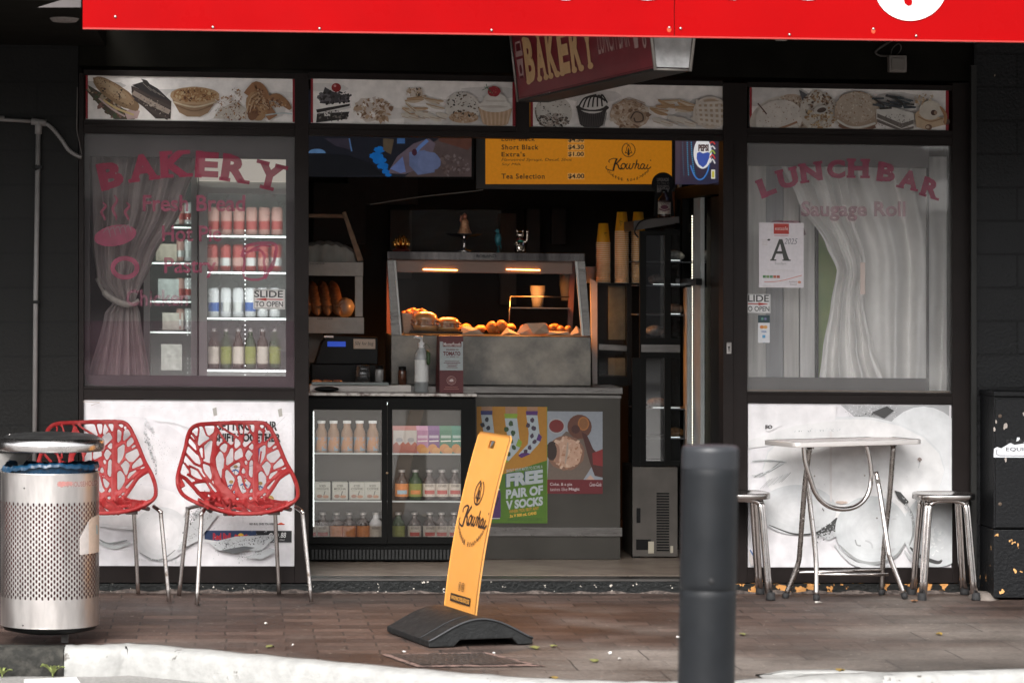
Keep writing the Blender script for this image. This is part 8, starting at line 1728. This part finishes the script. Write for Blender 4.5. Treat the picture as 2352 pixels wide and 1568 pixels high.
# ------------------------------------------------------------------ tall branded fridge in profile at the right of the doorway
A_, B2 = P(1562, 700, 1.62), P(1668, 700, .36)
pf_ = thing('drinks_fridge', 'tall black fridge with blue cola header seen edge on at the right of the doorway', 'fridge', ((A_.x+B2.x)/2+.1, 1.0, ZF))
dv = Vector((B2.x-A_.x, B2.y-A_.y, 0)); nv = Vector((dv.y, -dv.x, 0)).normalized(); nv = -nv if nv.x > 0 else nv      # nv points left, out of the doors
def fq(s_, z, o=0): return Vector((A_.x+dv.x*s_+nv.x*o, A_.y+dv.y*s_+nv.y*o, z))
def sv(u):                                     # picture column -> distance along the fridge face
    lo, hi = 0., 1.
    def U(s_): q = fq(s_, 1.4); d = Vector((q.x, q.y, 0))-Vector((CAM.x, CAM.y, 0)); return U0+F*(d.dot(_r))/(d.dot(_f))
    for _ in range(30):
        mid = (lo+hi)/2
        if U(mid) < u: lo = mid
        else: hi = mid
    return lo
def zv(u, v): q = fq(sv(u), 0); return P(u, v, q.y).z
def slabq(m, u0, u1, v0, v1, o0, o1, zz=None):
    s0, s1 = sv(u0), sv(u1); zt_, zb__ = zv((u0+u1)/2, v0), zv((u0+u1)/2, v1)
    if zz: zb__ = zz
    m.prism([fq(s0, zb__, o0), fq(s1, zb__, o0), fq(s1, zt_, o0), fq(s0, zt_, o0)], nv*(o1-o0)); return m
m = MB().mat(FB); q = [fq(0, ZF+.05, -.65), fq(1, ZF+.05, -.65), fq(1, ZF+.05, -.60), fq(0, ZF+.05, -.60)]; m.prism(q, (0, 0, 2.1)); m.prism([fq(0, ZF+.05, -.6), fq(.02, ZF+.05, -.6), fq(.02, ZF+.05, 0), fq(0, ZF+.05, 0)], (0, 0, 2.1)); m.prism([fq(.98, ZF+.05, -.6), fq(1, ZF+.05, -.6), fq(1, ZF+.05, 0), fq(.98, ZF+.05, 0)], (0, 0, 2.1)); m.prism([fq(0, ZF+.04, -.6), fq(1, ZF+.04, -.6), fq(1, ZF+.04, 0), fq(0, ZF+.04, 0)], (0, 0, .2)); m.build('cabinet', pf_)
m = MB().mat(mat('pale_door_edge', (.5, .5, .48), rough=.35, metal=.3)); a, b = P(1556, 325, 1.6), P(1563, 1243, 1.6); m.box(a.x, b.x, 1.55, 1.6, b.z, a.z); m.build('side_trim', pf_)
m = MB().mat(FB); slabq(m, 1563, 1668, 424, 452, .0, .03); slabq(m, 1563, 1568, 452, 1150, 0, .03, ZF+.1); slabq(m, 1576, 1580, 452, 1150, 0, .03, ZF+.1); slabq(m, 1646, 1668, 452, 1150, 0, .03, ZF+.1); slabq(m, 1563, 1668, 428, 430, .03, .034); m.build('door_frame', pf_)
SILVB = mat('brushed_silver_bar', (.42, .44, .43), rough=.4, metal=.2, var=.1)
m = MB().mat(SILVB); slabq(m, 1618, 1634, 455, 700, .035, .055, ZF+.3); slabq(m, 1607, 1612, 660, 700, .05, .075, ZF+.3); slabq(m, 1594, 1604, 662, 700, .035, .055, ZF+.3); m.mat(BLACK); slabq(m, 1592, 1606, 640, 657, .04, .07); slabq(m, 1605, 1640, 640, 655, .06, .09); m.build('door_handle', pf_)
g = MB().mat(glassmat('tall_fridge_glass', tint=(.35, .36, .36), refl=.10)); s0, s1 = sv(1580), sv(1646); zt_ = zv(1600, 452); g.add([fq(s0, ZF+.3, .012), fq(s1, ZF+.3, .012), fq(s1, zt_, .012), fq(s0, zt_, .012)], [(0, 1, 2, 3)]); g.build('door_glass', pf_)
m = MB().mat(mat('led_bead', (.9, .88, .75), emit=2.2, ecol='#f3ead0'))
s_ = sv(1598); z0_, z1_ = ZF+.5, zv(1598, 492)
for k in range(90): z = lerp(z0_, z1_, k/90); c = fq(s_, z, .018); m.box(c.x-.002, c.x+.002, c.y-.004, c.y+.004, z, z+.006)
m.build('led_beads', pf_)
def fP(u, v, l): s_ = sv(u); q = fq(s_, 0, .03+l); return Vector((q.x, q.y, P(u, v, q.y).z))
p = Pic(fP); p.rect(1564, 200, 1667, 424, (.012, .02, .05)); p.rect(1566, 205, 1575, 420, (.02, .03, .06))
for x, a_ in ((1581, .12), (1592, .3), (1601, .35)):
    for k in range(34): p.ell(x+(k/34)**3*(10 if x > 1595 else 4), 250+k*4.6, 1.6, 1.8, (.02, .10*2*a_*3, .35*a_*3), n=8)
p.stroke([(1601, 380), (1608, 400), (1618, 412), (1630, 410), (1640, 395), (1644, 378)], 3.2, (.03, .16, .45), sm=5)
p.ell(1629, 352, 21, 36, (.68, .70, .72), n=30); p.poly([(1616, 352), (1622, 349), (1630, 353), (1640, 350), (1646, 352), (1644, 364), (1638, 378), (1630, 385), (1620, 378), (1615, 364)], (.02, .08, .36)); p.text('PEPSI', 1619, 332, 1643, 348, (.03, .02, .03), bold=.06)
for k in range(5): p.stroke([(1646, 330+k*11), (1652, 326+k*10), (1658, 332+k*11)], 3, [(.5, .04, .04), (.6, .6, .6), (.3, .4, .06)][k % 3], sm=3)
p.rect(1649, 390, 1658, 411, (.6, .6, .5)); p.rect(1651, 394, 1656, 408, (.45, .42, .05))
p.build('header_picture', pf_, printmat('backlit_header', emit=.35, grain=.05))
m = MB().mat(mat('orange_wall_strip', (.30, .10, .04), rough=.6)); m.pbox(1544, 320, 1556, 498, 1.97, 1.99); m.build('wall_strip', None, 'narrow orange brown strip on the wall between menu board and cola fridge', 'wall trim')
